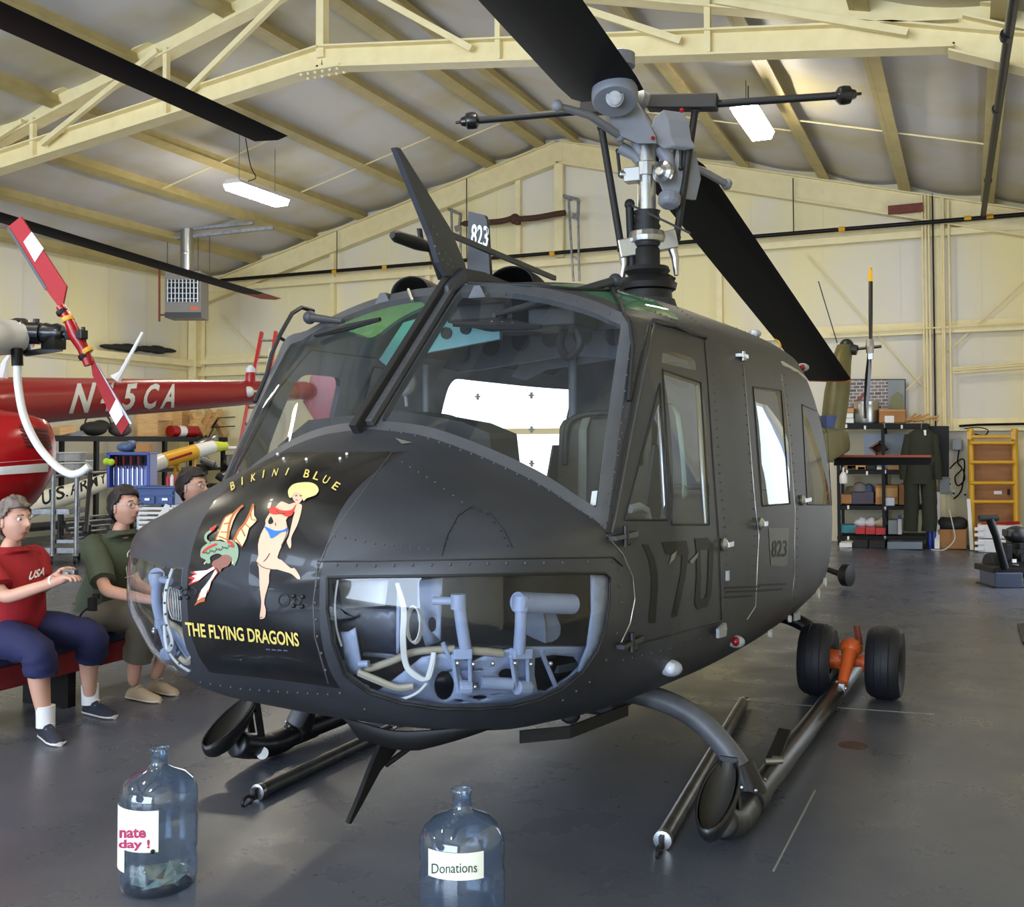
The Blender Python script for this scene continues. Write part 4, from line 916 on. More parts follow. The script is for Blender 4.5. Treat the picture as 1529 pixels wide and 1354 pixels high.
for pr, x0 in ((p1, 715), (p2, 995)):
    bay('pedal_fork', M_bay, lambda b, q: (b.beam(q(x0-38, 500, .11), q(x0-12, 690, .07), .014, .04), b.beam(q(x0+38, 500, .11), q(x0+42, 690, .07), .014, .04), b.beam(q(x0-44, 505, .11), q(x0+46, 503, .11), .05, .035), b.cyl(q(x0-15, 672, .06), q(x0+45, 672, .06), .026, 12)), pr, bevel=.004)
    bay('pivot_bolt', M_alu, lambda b, q: [b.ball(q(x, y, .06), .009, 8, 6) for x, y in ((x0-22, 553), (x0+55, 558), (x0+62, 668), (x0+150, 555))], pr)
bay('cross_rod', M_bay, lambda b, q: b.cyl(q(805, 648, .09), q(955, 655, .08), .022, 12), smooth=40)
bay('bell_crank', M_bay, lambda b, q: b.prism([q(x, y, .12) for x, y in ((790, 600), (860, 540), (885, 560), (880, 620), (940, 640), (870, 700), (800, 640))], (0, .012, 0)))
bay('brace_rod', M_bay, lambda b, q: (b.cyl(q(622, 455, .12), q(722, 668, .08), .008, 8), b.cyl(q(1097, 490, .12), q(1180, 690, .05), .009, 8)))
rr = random.Random(3); off = [(rr.uniform(-9, 9), rr.uniform(-8, 8)) for _ in range(7)]
bay('wire_bundle', M_wire, lambda b, q: [b.tube(catmull([q(400+dx*.4, 165, .10), q(432+dx, 290, .09), q(428+dx, 430+dy, .08), q(440+dx, 550, .08), q(475+dx, 600+dy, .07), q(540+dx, 632+dy*.5, .06), q(566+dx, 570+dy, .08), q(578+dx*.6, 500, .1)], 5), .0052, 5) for dx, dy in off], smooth=60)
bay('wire_coil', M_wire, lambda b, q: [b.tube([q(476+34*math.cos(t)+k*4, 362+88*math.sin(t)+k*3, .12+.01*k) for t in [2*PI*i/16 for i in range(16)]], .003, 5, closed=True) for k in range(4)], smooth=60)
bay('loose_wire', M_wire, lambda b, q: (b.tube(catmull([q(112, 150, .05), q(98, 260, .05), q(105, 380, .05), q(130, 470, .06)], 5), .004, 5), b.tube(catmull([q(545, 650, .06), q(500, 695, .05), q(430, 725, .05), q(360, 728, .05)], 5), .006, 5)), smooth=60)
bay('hose', mat('tan_hose', (150, 140, 118), .6), lambda b, q: (b.tube(catmull([q(110, 545, .12), q(180, 575, .11), q(260, 580, .11), q(380, 540, .12), q(480, 500, .13), q(600, 488, .13), q(680, 484, .13)], 5), .013, 8), b.tube([q(760, 492, .12), q(840, 498, .12), q(910, 506, .12)], .015, 8)), smooth=60)
bay('hose', mat('tan_hose_2', (170, 158, 136), .6), lambda b, q: [b.tube(catmull([q(210, 592+k*9, .07), q(300, 630+k*9, .07), q(400, 668+k*6, .07), q(480, 662+k*5, .08)], 5), .010, 8) for k in (0, 1)], smooth=60)
c0 = nb(1085, 350, .28); b = HB(); b.loft([[c0+V((.07*math.cos(t)*k+.012*math.sin(5*t), .06*math.sin(t)*k+.01*math.cos(3*t+z*9), z+.012*math.sin(3*t))) for t in [2*PI*i/14 for i in range(14)]] for k, z in ((1, -.06), (1.05, -.03), (.8, .02), (.4, .06))]); b.obj('crumpled_cloth', mat('grey_cloth', (104, 112, 126), .8), HU, smooth=30)
# ------------------------------------------------------------------ outside equipment
def wiper(base, bend, end, a0, a1):
    p0, p1 = on(SKIN, *base, .05), on(SKIN, *end, .04); b = B(); b.ball(p0, .035, 10, 6)
    b.tube([p0, p0.lerp(p1, .5), p1], [.022, .018, .012], 8); o = b.obj('wiper_arm', M_od, HU, smooth=50)
    b = B(); q0, q1 = on(SKIN, *a0, .025), on(SKIN, *a1, .025); m_ = q0.lerp(q1, .5)+(CAM-q0).normalized()*.02; b.tube([q0, m_, q1], [.012, .018, .01], 6); b.obj('wiper_blade', M_rub, o)
wiper((455, 466), None, (520, 489), (476, 506), (571, 483)); wiper((915, 434), None, (740, 482), (681, 491), (808, 494))
h_strip('handhold', [hat(x, y, u=-.94) for x, y in ((380, 600), (398, 560), (405, 530), (418, 500), (436, 468), (450, 459), (468, 464))], .011, M_intd, HU)
for x0, y0, x1, y1 in ((418, 504, 434, 514), (404, 552, 414, 558)): b = B(); b.cyl(HM @ hat(x0, y0, u=-.94), HM @ hat(x1, y1, u=-.92), .009, 8); b.obj('handhold_bracket', M_intd, HU)
b = B(); pts = [on(SKIN, x, y, .012) for x, y in ((908, 424), (915, 440), (925, 455), (934, 470), (941, 485), (943, 520), (936, 600))]; b.tube(pts, .009, 8); b.obj('washer_hose', M_intd, HU, smooth=60)
# wire cutter above the centre post, blade pointing up and forward
def flat_px(name, pts, _, dv, m, parent=HU, u=None, s=None, label=None):
    P = [hat(x, y, u=u) if u is not None else hat(x, y, s=s) for x, y in pts]; b = HB(); b.prism([p-V(dv)*.5 for p in P], dv); return b.obj(name, m, parent, bevel=.003, label=label)
CUT = flat_px('wire_cutter', [(587, 220), (594, 222), (668, 340), (690, 392), (697, 418), (664, 412), (652, 392), (640, 352)], None, (.03, 0, 0), M_od, u=.0)
b = HB(); b.beam(hat(648, 340, u=0), hat(745, 408, u=-.2)+V((.2, .3, 0)), .02, .025); b.obj('brace', M_od, CUT)
b = HB()
for x, y in ((650, 368), (655, 378), (660, 388), (668, 395), (676, 400), (652, 350), (646, 338), (664, 378), (672, 388)): b.ball(hat(x, y, u=.016), .007, 6, 4)
b.obj('rivets', M_od2, CUT, kind='stuff')
b = HB(); b.loft([[V((x*w, s, z)) for x, z in ((-.06, zb), (-.045, zt), (.045, zt), (.06, zb))] for s, zb, zt, w in ((1.28, 2.28, 2.33, .7), (1.42, 2.36, 2.43, 1), (1.62, 2.39, 2.44, 1), (1.9, 2.41, 2.43, .8))]); b.obj('cutter_base', M_od, CUT, bevel=.008)
LOWC = flat_px('lower_wire_cutter', [(575, 1090), (612, 1092), (566, 1150), (540, 1198), (522, 1230), (518, 1228), (534, 1190), (550, 1148)], None, (.02, 0, 0), M_mark, u=.0)
b = HB(); b.cyl(hat(576, 1142, u=0), hat(648, 1090, u=.1), .012, 8); b.obj('brace', M_mark, LOWC)
FIN = flat_px('fin_antenna', [(701, 316), (726, 322), (729, 330), (735, 430), (699, 432)], None, (0, .03, 0), M_od, s=1.95, label='upright dark fin painted with white figures 823')
p, f = text_px('823', (703.5, 366), (25, 4), (1, -32), .02)
fbv = bvh_of([FIN]); decal('fin_number', fbv, p, f, M_white, FIN, .003, 6, 'white figures 823')
b = HB(); q = hat(705, 416, s=1.9); b.lathe([(.018, 0), (.018, .05), (.008, .075), (0, .08)], q-V((0, 0, .04)), n=10); b.obj('antenna_stub', M_white, FIN, smooth=50)
PIT = HB(); PIT.tube([hat(658, 416, u=-.32), hat(643, 372, u=-.32)], .016, 8); q0, q1 = hat(643, 370, u=-.32), hat(592, 353, u=-.32); PIT.tube([q0+(q0-q1)*.15, q0.lerp(q1, .4), q1, q1+(q1-q0)*.12], [.02, .035, .03, .016], 12); q = q0.lerp(q1, .35); PIT.prism([q, q+V((0, .03, .0)), hat(624, 341, u=-.32)+V((0, .015, 0)), hat(622, 341, u=-.32)], (.015, 0, 0)); PIT.obj('pitot_tube', M_mark, HU, smooth=40)
for x, y, s, r in ((612, 432, 2.0, .125), (762, 420, 2.0, .135)):
    c = hat(x, y, s=s); b = HB(); rows_ = []
    for k in range(9):
        t = k/8; rr = r*(1-.45*t**2); rows_.append([V((c.x+math.cos(a)*rr, s+.34*t, c.z-.02+math.sin(a)*rr*.75)) for a in [PI*i/12 for i in range(13)]])
    b.loft(rows_, cap=False, closed=False); b.obj('air_scoop', M_mark, HU, smooth=50, thick=.006)
for x, y in ((640, 440), (700, 438)) if False else (): pass
for x, y in ((571, 451), (712, 441)):
    p = on(SKIN, x, y, .0); h = HI @ p; b = HB(); b.prism([(h.x-.045, h.y, h.z-.01), (h.x+.045, h.y, h.z-.01), (h.x+.015, h.y, h.z+.045), (h.x-.015, h.y, h.z+.045)], (0, .07, 0)); b.obj('roof_lug', M_od2, HU)
b = B(); b.tube([on(SKIN, 611, 435, .012), on(SKIN, 617, 452, .012)], .007, 6); b.obj('tie_bolt', M_alu, HU)
b = HB(); b.tube(catmull([hat(1157, 507, u=.75), hat(1163, 511, u=.78), hat(1165, 520, u=.8), hat(1158, 532, u=.82)], 4), .008, 6); b.obj('yellow_hose', M_yellow, HU)
h_strip('roof_line', [tuple(HI @ on(SKIN, x, y, .008)) for x, y in ((700, 424), (790, 428), (860, 434), (920, 436))], .007, M_mark, HU)
# ------------------------------------------------------------------ mast, hub, blades
mx, ms = 0, 4.12
def D(x, y, d=7.36): return at(x, y, D=d)
MAST = thing('rotor', (0, 0, 0), '', '') if False else None
hbm = lambda name, m, parent=HU, **k: (lambda fn: (lambda b: (fn(b), b.obj(name, m, parent, **k))[1])(B()))
base, top = HM @ V((0, ms, 2.40)), HM @ V((0, ms, 3.72))
def zat(y): return at(965, y, D=7.42).z
def mp(z): return V((base.x, base.y, z))
MA = hbm('mast', M_alu, smooth=40)(lambda b: b.tube([mp(zat(340)), mp(zat(215))], .065, 18))
hbm('mast_boot', M_rub, MA, smooth=50)(lambda b: b.lathe([(.085+.012*(k % 2), .028*k) for k in range(10)], mp(zat(372)), n=18))
hbm('lower_mast', M_mark, MA, smooth=40)(lambda b: (b.lathe([(.09, 0), (.09, .2), (.075, .22)], mp(zat(418)), n=18), b.lathe([(.2, 0), (.21, .04), (.17, .07), (.13, .1), (.16, .13), (.15, .16)], mp(zat(436)), n=22), b.lathe([(.17, 0), (.17, .08), (.12, .1)], mp(zat(455)), n=20)))
hbm('mast_fairing', M_od, MA, smooth=40)(lambda b: b.lathe([(.34, -.10), (.33, .02), (.27, .08), (.22, .12), (.19, zat(455)-2.40+.02)], V((base.x, base.y, 2.40)), n=26))
cz = zat(360); hbm('swashplate', M_alu, MA, bevel=.008)(lambda b: (b.beam(D(924, 373), D(1010, 357), .09, .13), b.lathe([(.12, 0), (.13, .04), (.12, .08)], mp(zat(366)), n=20), b.tube([D(930, 368), D(932, 396), D(928, 418)], [.04, .03, .02], 8), b.tube([D(1000, 358), D(1008, 385), D(1010, 412)], [.04, .03, .018], 8)))
hbm('control_clutter', M_mark, MA, bevel=.006)(lambda b: (b.box(D(990, 425), (.12, .12, .1)), b.cyl(D(995, 415), D(1000, 445), .02), b.box(D(920, 424), (.07, .07, .08)), b.cyl(D(985, 405), D(1008, 418), .016), b.cyl(D(978, 432), D(978, 450), .03), b.box(D(940, 420), (.14, .1, .05))))
hbm('control_rod_end', M_chrome, MA, smooth=40)(lambda b: (b.cyl(D(994, 432), D(996, 447), .016, 8), b.cyl(D(986, 434), D(986, 449), .014, 8)))
for x0, y0, x1, y1, r in ((898, 190, 928, 372, .026), (1038, 165, 1010, 355, .026), (940, 305, 946, 440, .03), (1013, 180, 1003, 250, .016), (1017, 172, 1016, 252, .016), (922, 225, 926, 262, .012)):
    hbm('push_pull_rod', M_mark, MA, smooth=40)(lambda b: (b.tube([D(x0, y0), D(x1, y1)], r, 10), b.ball(D(x1, y1), r*1.3, 8, 6), b.ball(D(x0, y0), r*1.3, 8, 6)))
hbm('scissor_link', M_mark, MA)(lambda b: (b.beam(D(938, 304), D(1030, 348, 7.1), .03, .015)))
hbm('drive_collar', M_alu, MA, bevel=.006)(lambda b: (b.lathe([(.085, 0), (.085, .1)], mp(zat(268)), n=18), b.box(D(946, 262), (.12, .1, .1)), b.lathe([(.075, 0), (.08, .04), (.05, .06), (.03, .08)], D(993, 258, 7.25), (-.3, -.9, 0), 16), b.cyl(D(925, 260), D(948, 262), .03)))
# hub: grey yoke with drag links
YO = hbm('rotor_hub', M_hub, smooth=45)(lambda b: (
    b.loft([[D(x+dx, y, d) for dx, d in ((-w, 7.3), (-w*.8, 7.15), (w*.8, 7.15), (w, 7.3), (w*.8, 7.45), (-w*.8, 7.45))] for x, y, w in ((920, 128, 20), (930, 160, 30), (941, 185, 35), (953, 203, 32), (966, 214, 18))]),
    b.lathe([(.14, 0), (.155, .02), (.155, .09), (.13, .11), (.0, .11)], D(918, 152, 6.95), (CAM-D(918, 152)).normalized()*-1+V((0, 0, 1.6)), 24),
    b.lathe([(.10, 0), (.10, .08), (.06, .1)], D(925, 100, 6.7), (0, 0, 1), 18)))
hbm('hub_bolt', M_steel, YO, smooth=45)(lambda b: b.lathe([(.06, 0), (.06, .06), (.045, .06), (.045, .1), (0, .1)], D(918, 146, 6.95), (CAM-D(918, 150)).normalized(), 16))
hbm('pillow_block', M_hub, YO, bevel=.012)(lambda b: (b.prism([D(x, y, 7.2) for x, y in ((975, 175), (990, 163), (998, 178), (1002, 205), (1010, 218), (990, 222), (966, 205))], V((.12, .12, 0))), b.prism([D(x, y, 7.35) for x, y in ((985, 228), (1012, 220), (1020, 262), (1012, 296), (990, 290), (978, 262))], V((.1, .14, 0))), b.lathe([(.08, 0), (.08, .06), (.05, .09)], D(1000, 292, 7.3), (0, -.4, -1), 14)))
hbm('pillow_cap', M_hub, YO, smooth=40)(lambda b: b.lathe([(.07, 0), (.075, .05), (.05, .08)], D(962, 152, 7.3), (-.6, -.7, .2), 14))
hbm('hub_fork', M_hub, YO, smooth=45)(lambda b: (b.tube([D(950, 205), D(955, 225), D(965, 240)], [.05, .05, .04], 10), b.tube([D(925, 220), D(948, 232), D(960, 250)], [.045, .04, .035], 10), b.tube([D(985, 220), D(996, 235), D(1000, 260)], .05, 10)))
for a, b2, c in (((832, 158, 6.7), (880, 172, 6.9), (925, 203, 7.2)), ((1010, 238, 7.4), (1055, 258, 7.7), (1085, 275, 7.9))):
    hbm('drag_brace', M_hub, YO, smooth=45)(lambda b: (b.tube([D(*a), D(*b2), D(*c)], [.022, .028, .03], 10), b.ball(D(*a), .038, 10, 6), b.ball(D(*c), .045, 10, 6)))
for x, y in ((831, 157), (975, 206), (1018, 165)): hbm('red_seal', M_red, YO)(lambda b: b.ball(D(x, y, 6.68 if x < 900 else 7.1), .016, 8, 5))
# stabiliser bar
SB = hbm('stabiliser_bar', M_mark, bevel=.008)(lambda b: (b.beam(D(868, 163, 7.5), D(905, 160, 7.45), .09, .09), b.beam(D(968, 154, 7.45), D(1072, 153, 7.3), .12, .1), b.beam(D(905, 158, 7.5), D(975, 150, 7.5), .08, .07)))
hbm('bar_rod', M_mark, SB, smooth=40)(lambda b: b.tube([D(700, 181, 7.6), D(870, 166, 7.5)], .026, 10)); hbm('bar_rod', M_mark, SB, smooth=40)(lambda b: b.tube([D(1070, 155, 7.3), D(1262, 142, 7.1)], .026, 10))
for x, y, d, s in ((701, 181, 7.6, -1), (1264, 142, 7.1, 1)):
    c = D(x, y, d); e = D(x+10*s, y-1*s, d)
    hbm('bar_weight', M_blk, SB, smooth=40)(lambda b: (b.lathe([(.035, -.02), (.06, 0), (.065, .03), (.06, .07), (.04, .08), (.03, .11), (.012, .12), (.01, .15), (0, .155)], c-(e-c).normalized()*.05, e-c, 16)))
# blades
hub = HM @ V((0, 4.1, 3.93))
def sphere_hit(px, R):
    o = CAM-hub; d = ray(*px); a = d.dot(d); bq = 2*d.dot(o); c = o.dot(o)-R*R
    return CAM+d*((-bq+math.sqrt(bq*bq-4*a*c))/(2*a))
TIP = sphere_hit((1250, 566), 7.2); ax = (TIP-hub).normalized()
f0, f1 = at(888, 118, D=6.9), at(792, 0, D=5.75); axf = (f1-f0).normalized()
def blade(name, a, r0, R, le, te, tipm, label, hub=hub):
    side = a.cross(V((0, 0, 1))).normalized(); up = side.cross(a).normalized()
    def ring(r, k=1.0, th=1.0): 
        c = hub+a*r
        return [c+side*(le*k)+up*0, c+side*(le*.7*k)+up*.028*th, c+side*(le*.1)+up*.034*th, c-side*(te*.5*k)+up*.016*th, c-side*te*k, c-side*(te*.5*k)-up*.012*th, c+side*(le*.1)-up*.022*th, c+side*(le*.7*k)-up*.02*th]
    b = B(); b.loft([ring(r0, .5 if r0 > 0 else .95, 1.6), ring(r0+.25, .92 if r0 > 0 else 1, 1.3), ring(r0+.5), ring(R)]); o = b.obj(name, M_blade, HU, smooth=40, label=label)
    b = B(); b.loft([ring(R+.001), ring(R+.05)]); b.obj('blade_tip', tipm, o)
    if r0 > 0: b = B(); c = hub+a*(r0-.35); b.beam(c, hub+a*(r0+.35), .2, .12, up); b.obj('blade_grip', M_hub, o, bevel=.02)
    return o
M_btip = mat('orange_blade_tip', (196, 104, 24), .6)
blade('main_rotor_blade', ax, .62, 7.22, .17, .37, M_btip, 'black main rotor blade drooping to the rear with orange tip')
blade('main_rotor_blade', axf, -.30, 6.6, .27, .27, M_btip, 'black main rotor blade rising over the nose', hub=f0)
# ------------------------------------------------------------------ skids
M_skid = mat('skid_black_paint', (24, 24, 26), .35, noise=(16, .4, .7), rgb2=(34, 33, 34)); M_xt = mat('cross_tube_paint', (92, 94, 98), .45, noise=(8, .35, .65), rgb2=(74, 74, 78))
GEAR = hb('skid_gear', M_xt, lambda b: b.tube(catmull([(-1.10, 1.62, .14), (-1.0, 1.68, .34), (-.82, 1.72, .44), (-.5, 1.74, .46), (.5, 1.74, .46), (.80, 1.73, .46), (1.02, 1.72, .40), (1.18, 1.7, .28), (1.29, 1.68, .14)], 6), .05, 14), smooth=60)
hb('cross_tube', M_skid, lambda b: b.tube(catmull([(-1.13, 4.35, .14), (-.95, 4.4, .36), (-.6, 4.4, .45), (.6, 4.4, .45), (1.0, 4.4, .38), (1.29, 4.35, .14)], 6), .05, 12), GEAR, smooth=60)
def skid(u, fx):
    q = [(u, 4.9, .10), (u, 3.5, .08), (u, 2.2, .075), (u, 1.72, .075), (u, 1.55, .062), (u, 1.42, .070), (u, 1.30, .10), (u, 1.20, .135)]
    o = hb('skid_tube', M_skid, lambda b: b.tube(catmull(q, 6), [.055]*12+[.058]*12+[.06]*6+[.063]*6+[.065]*6+[.055], 14), GEAR, smooth=60)
    def bowl(a, c, b_, z0):    # open boat-shaped skid toe
        return [[V((u+b_*math.sin(t)*math.cos(w), 1.155+a*math.sin(t)*math.sin(w), z0-c*math.cos(t)+.085*(a*math.sin(t)*math.sin(w))/.17)) for w in [2*PI*i/22 for i in range(22)]] for t in [PI/2*k/7 for k in range(8)]]
    hb('skid_toe', M_skid, lambda b: b.loft(bowl(.17, .12, .066, .265), cap=False), o, smooth=60, thick=-.008)
    hb('toe_lining', mat('lit_toe_lining', (50, 47, 41), .6), lambda b: b.loft(bowl(.16, .08, .058, .260), cap=False), o, smooth=60)  # light falling into the far toe is put into this paler colour
    hb('toe_brace', M_skid, lambda b: (b.beam((u-.03, 1.31, .335), (u-.03, 1.36, .11), .012, .04), b.beam((u+.03, 1.31, .335), (u+.03, 1.36, .11), .012, .04), b.beam((u-.035, 1.315, .345), (u+.035, 1.315, .345), .02, .012, up=(0, 1, 0))), o)
    hb('saddle_clamp', M_skid, lambda b: (b.tube([(u, 1.64, .078), (u, 1.80, .078)], .066, 14), b.tube([(u-fx*.0, 1.69, .09), (u-.05*(1 if u > 0 else -1), 1.69, .22)], [.07, .06], 12)), o, smooth=40)
    hb('clamp_bolts', M_alu, lambda b: [b.ball((u+.062*math.cos(t)*(1), 1.62+.04*k, .085+.062*math.sin(t)), .009, 6, 4) for k in range(5) for t in (1.0, 2.0)], o, kind='stuff')
    return o
S1 = skid(1.30, 0); S2 = skid(-1.13, -1)
cc = on(bvh_of([S2]), 391, 1124, .004)
if cc is not None:
    b = B(); b.lathe([(.022, 0), (.03, 0), (.03, .003), (.022, .003)], cc, (CAM-cc), 16); b.obj('painted_ring', M_white, S2)
hb('step_plate', M_mark, lambda b: b.prism([hat(x, y, z=zz) for x, y, zz in ((1142, 1140, .13), (1164, 1139, .13), (1181, 1095, .17), (1163, 1092, .17))], (0, 0, .02)), GEAR, bevel=.004)
hb('step_latch', M_alu, lambda b: (b.cyl(hat(1142, 1137, z=.17), hat(1168, 1136, z=.17), .014, 8), b.box(hat(1160, 1133, z=.17), (.04, .03, .02))), GEAR)
p = hat(980, 1022, u=.83); hb('shackle', M_dkmetal, lambda b: (b.cyl(p+V((-.02, 0, .02)), p+V((.02, 0, .02)), .012), b.tube([p+V((.0, .018*math.cos(t), -.05+.06*math.sin(t))) for t in [2*PI*i/12 for i in range(12)]], .008, 6, closed=True)), GEAR, smooth=50)
hb('belly_block', M_mark, lambda b: (b.box((.25, 2.35, .33), (.55, .6, .16)), b.cyl((.3, 2.0, .26), (.3, 2.05, .26), .06)), HU, bevel=.02)
lip = [tuple(p) for p in catmull([(-.06, .60, .52), (.05, .57, .52), (.22, .56, .51), (.45, .585, .54), (.60, .65, .56)], 6)]; b = HB(); b.loft([[V((u, s+dz*.5, z-dz*min(1, .35+k*.16)*min(1, (len(lip)-k)*.09))) for k, (u, s, z) in enumerate(lip)] for dz in (0, .04, .08)], cap=False, closed=False); b.obj('belly_lip', M_mark, HU, thick=.008, smooth=60)
b = HB(); b.loft([[V((u, s, z-dz)) for u, s, z in ((.55, .95, .46), (.70, 1.1, .46), (.80, 1.5, .47))] for dz in (0, .05)], cap=False, closed=False); b.obj('belly_lip', M_mark, HU, thick=.01)
# ------------------------------------------------------------------ tail
M_tail = mat('tail_olive_paint', (92, 84, 44), .5, noise=(3, .35, .65), rgb2=(78, 72, 40))
def finring(x, y, w, s): 
    c = hat(x, y, s=s); k = w/FPX*15.0
    return [c+V((k*.5*math.cos(a), .28*math.sin(a), 0)) for a in [2*PI*i/12 for i in range(12)]]
VF = HB(); VF.loft([finring(1238, 690, 34, 11.8), finring(1243, 640, 34, 12.0), finring(1250, 585, 36, 12.2), finring(1256, 540, 28, 12.4), finring(1262, 516, 22, 12.55)]); VF = VF.obj('vertical_fin', M_tail, HU, smooth=60, label='olive vertical tail fin')
b = HB(); c = hat(1240, 632, s=12.0); b.loft([[c+V((.155*math.cos(a), .3*math.sin(a), z)) for a in [2*PI*i/12 for i in range(12)]] for z in (-.1, .1)]); b.obj('blue_band', mat('blue_band_paint', (44, 58, 104), .5), VF)
b = HB(); b.tube([hat(1262, 520, s=12.5), hat(1280, 523, s=12.5)], [.09, .07], 12); b.tube([hat(1278, 521, s=12.5), hat(1316, 517, s=12.5)], .022, 8); b.ball(hat(1264, 516, s=12.5), .1, 10, 8); b.obj('tail_gearbox', M_dkmetal, VF, smooth=40)
TR = HB(); TR.loft([[hat(x, y, s=12.5)+V((0, dy, 0)) for x, dy in ((1300-w, 0), (1300, -.02), (1300+w, 0), (1300, .02))] for y, w in ((512, 2.5), (470, 3.2), (420, 3.2), (400, 2))]); TR.loft([[hat(x+(y-520)*-.07, y, s=12.5)+V((0, dy, 0)) for x, dy in ((1299-w, 0), (1299, -.03), (1299+w, 0), (1299, .03))] for y, w in ((524, 3), (560, 4.5), (600, 4), (625, 2.5))]); TR = TR.obj('tail_rotor_blade', M_blk, VF, label='black tail rotor blades with yellow tip')
b = HB(); b.loft([[hat(x, y, s=12.5)+V((0, dy, 0)) for x, dy in ((1300-w, -.02), (1300, -.035), (1300+w, -.02), (1300, .035))] for y, w in ((420, 3.6), (410, 3.4), (400, 1.5))]); b.obj('yellow_tip', M_yellow, VF)
b = HB(); b.lathe([(.05, -.1), (.06, 0), (.05, .1)], hat(1299, 517, s=12.5), n=10); b.box(hat(1300, 530, s=12.5), (.06, .06, .12)); b.obj('tail_rotor_hub', M_alu, VF)
EL = HB(); EL.prism([hat(x, y, s=11.6) for x, y in ((1245, 681), (1390, 681), (1391, 688), (1388, 694), (1245, 695))], (0, .5, .0)); EL = EL.obj('elevator', M_blade, HU, label='black horizontal elevator with red leading edge')
b = HB(); b.beam(hat(1245, 681, s=11.58), hat(1390, 681, s=11.58), .03, .03); b.obj('red_edge', mat('red_brown_paint', (150, 68, 48), .5), EL)
b = HB(); c = hat(1257, 858, s=9.2); b.lathe([(.10, 0), (.12, .02), (.12, .1), (.06, .12)], c, (.9, -.3, 0), 18); b.tube([c, c+V((-.35, .1, .10)), V((.02, 9.5, 1.30))], .035, 8); b.obj('tail_bumper', M_mark, HU, smooth=40)
# antenna wire from the tail up
b = HB(); b.cyl(hat(1250, 512, s=12.4), hat(1222, 420, s=12.4), .008, 5); b.obj('whip_antenna', M_mark, VF)
# ================================================================== THINGS ON THE FLOOR
G_bottle = glass_mat('blue_bottle_plastic', (.66, .78, .92), 1.8, .03, haze=(.045, (.36, .48, .68)))
M_paper = mat('white_paper', (236, 234, 216), .6); M_bill = mat('paper_money', (150, 160, 140), .7, noise=(20, .35, .65), rgb2=(120, 134, 118))
def bottle(c, label, H=.50, R=.138, dent=False):
    t = thing('water_bottle', c, label, 'bottle', 'plastic donation bottles')
    prof = [(R*.86, 0), (R*.97, .012), (R, .04), (R, .10), (R*.965, .115), (R*.965, .125), (R, .14), (R, .24), (R*.965, .255), (R*.965, .27), (R, .285), (R, .33), (R*.98, .352), (R*.88, .38), (R*.66, .405), (R*.36, .422), (R*.235, .434), (R*.215, .45), (R*.215, .485), (R*.25, .488), (R*.25, .497), (R*.21, .50)]
    b = B(); n = 36; z0 = V(c)
    rings = []
    for r, h in prof:
        ring = []
        for k in range(n):
            a = 2*PI*k/n; rr = r
            if dent and .05 < h < .28: rr = r-.035*max(0, math.cos(a-rad(-25)))**6
            ring.append(z0+V((math.cos(a)*rr, math.sin(a)*rr, h*H/.5)))
        rings.append(ring)
    b.loft(rings, cap=False); b.add([rings[0][k] for k in range(n)], [tuple(range(n))]); body = put(b.obj('bottle_body', G_bottle, smooth=70), t)
    return t, body
def wrap_label(c, R, px, z0, z1, name, m, parent, n=10):
    """paper wrapped on the bottle between two screen columns"""
    c = V(c); toc = V((CAM.x-c.x, CAM.y-c.y, 0)).normalized(); base = math.atan2(toc.y, toc.x); a0, a1 = base+px[0], base+px[1]
    b = B(); rows = [[c+V((math.cos(a0+(a1-a0)*i/n)*R, math.sin(a0+(a1-a0)*i/n)*R, z)) for i in range(n+1)] for z in (z0, z1)]
    b.loft(rows, cap=False, closed=False); return put(b.obj(name, m, smooth=60), parent)
c1_ = at(236, 1338, Z=0); c1_ = c1_+(c1_-V((CAM.x, CAM.y, 0))).normalized()*.10
t1, b1 = bottle(c1_, 'clear blue water bottle with folded money and handwritten donate sign', dent=True)
l1 = wrap_label(c1_, .1405, (-1.65, -.0), .17, .315, 'paper_label', M_paper, t1); l2 = wrap_label(c1_, .1407, (-1.65, -.95), .09, .175, 'paper_label', M_paper, t1)
M_pink = mat('magenta_ink', (176, 44, 92), .6); M_gink = mat('dark_green_ink', (34, 60, 52), .6)
lb = bvh_of([l1])
for tx, o, ex, ey in (('onate', (166, 1251), (52, 0), (0, -15)), ('oday !', (164, 1270), (60, 0), (0, -17))):
    p, f = text_px(tx, o, ex, ey, .03); decal('printed_word', lb, p, f, M_pink, l1, .002, 6)
b = B(); b.ball(on(lb, 228, 1271, .003), .008, 10, 6); b.obj('black_dot', M_black, l1)
for k in range(7):
    a = 2*PI*k/7; b = B(); p = c1_+V((.055*math.cos(a), .055*math.sin(a), .025+.008*(k % 3))); d = V((math.cos(a*2.3), math.sin(a*2.3), .25))*.05; e = V((-math.sin(a*2.3), math.cos(a*2.3), .35+.2*(k % 2)))*.028
    b.add([p-d-e, p+d-e+V((0, 0, .01)), p+d+e, p-d+e+V((0, 0, -.006)), p+V((0, 0, .018))], [(0, 1, 4), (1, 2, 4), (2, 3, 4), (3, 0, 4)]); put(b.obj('folded_bill', M_bill, thick=.001), t1)
c2_ = at(690, 1425, Z=0); c2_ = c2_+(c2_-V((CAM.x, CAM.y, 0))).normalized()*.06
t2, b2 = bottle(c2_, 'empty blue water bottle with a white Donations label')
M_pw = wrap_label(c2_, .1405, (-.84, .50), .262, .345, 'paper_label', M_paper, t2)
lb = bvh_of([M_pw]); p, f = text_px('Donations', (645, 1304), (67, -2), (0, -15), .0); decal('printed_word', lb, p, f, M_gink, M_pw, .002, 6)
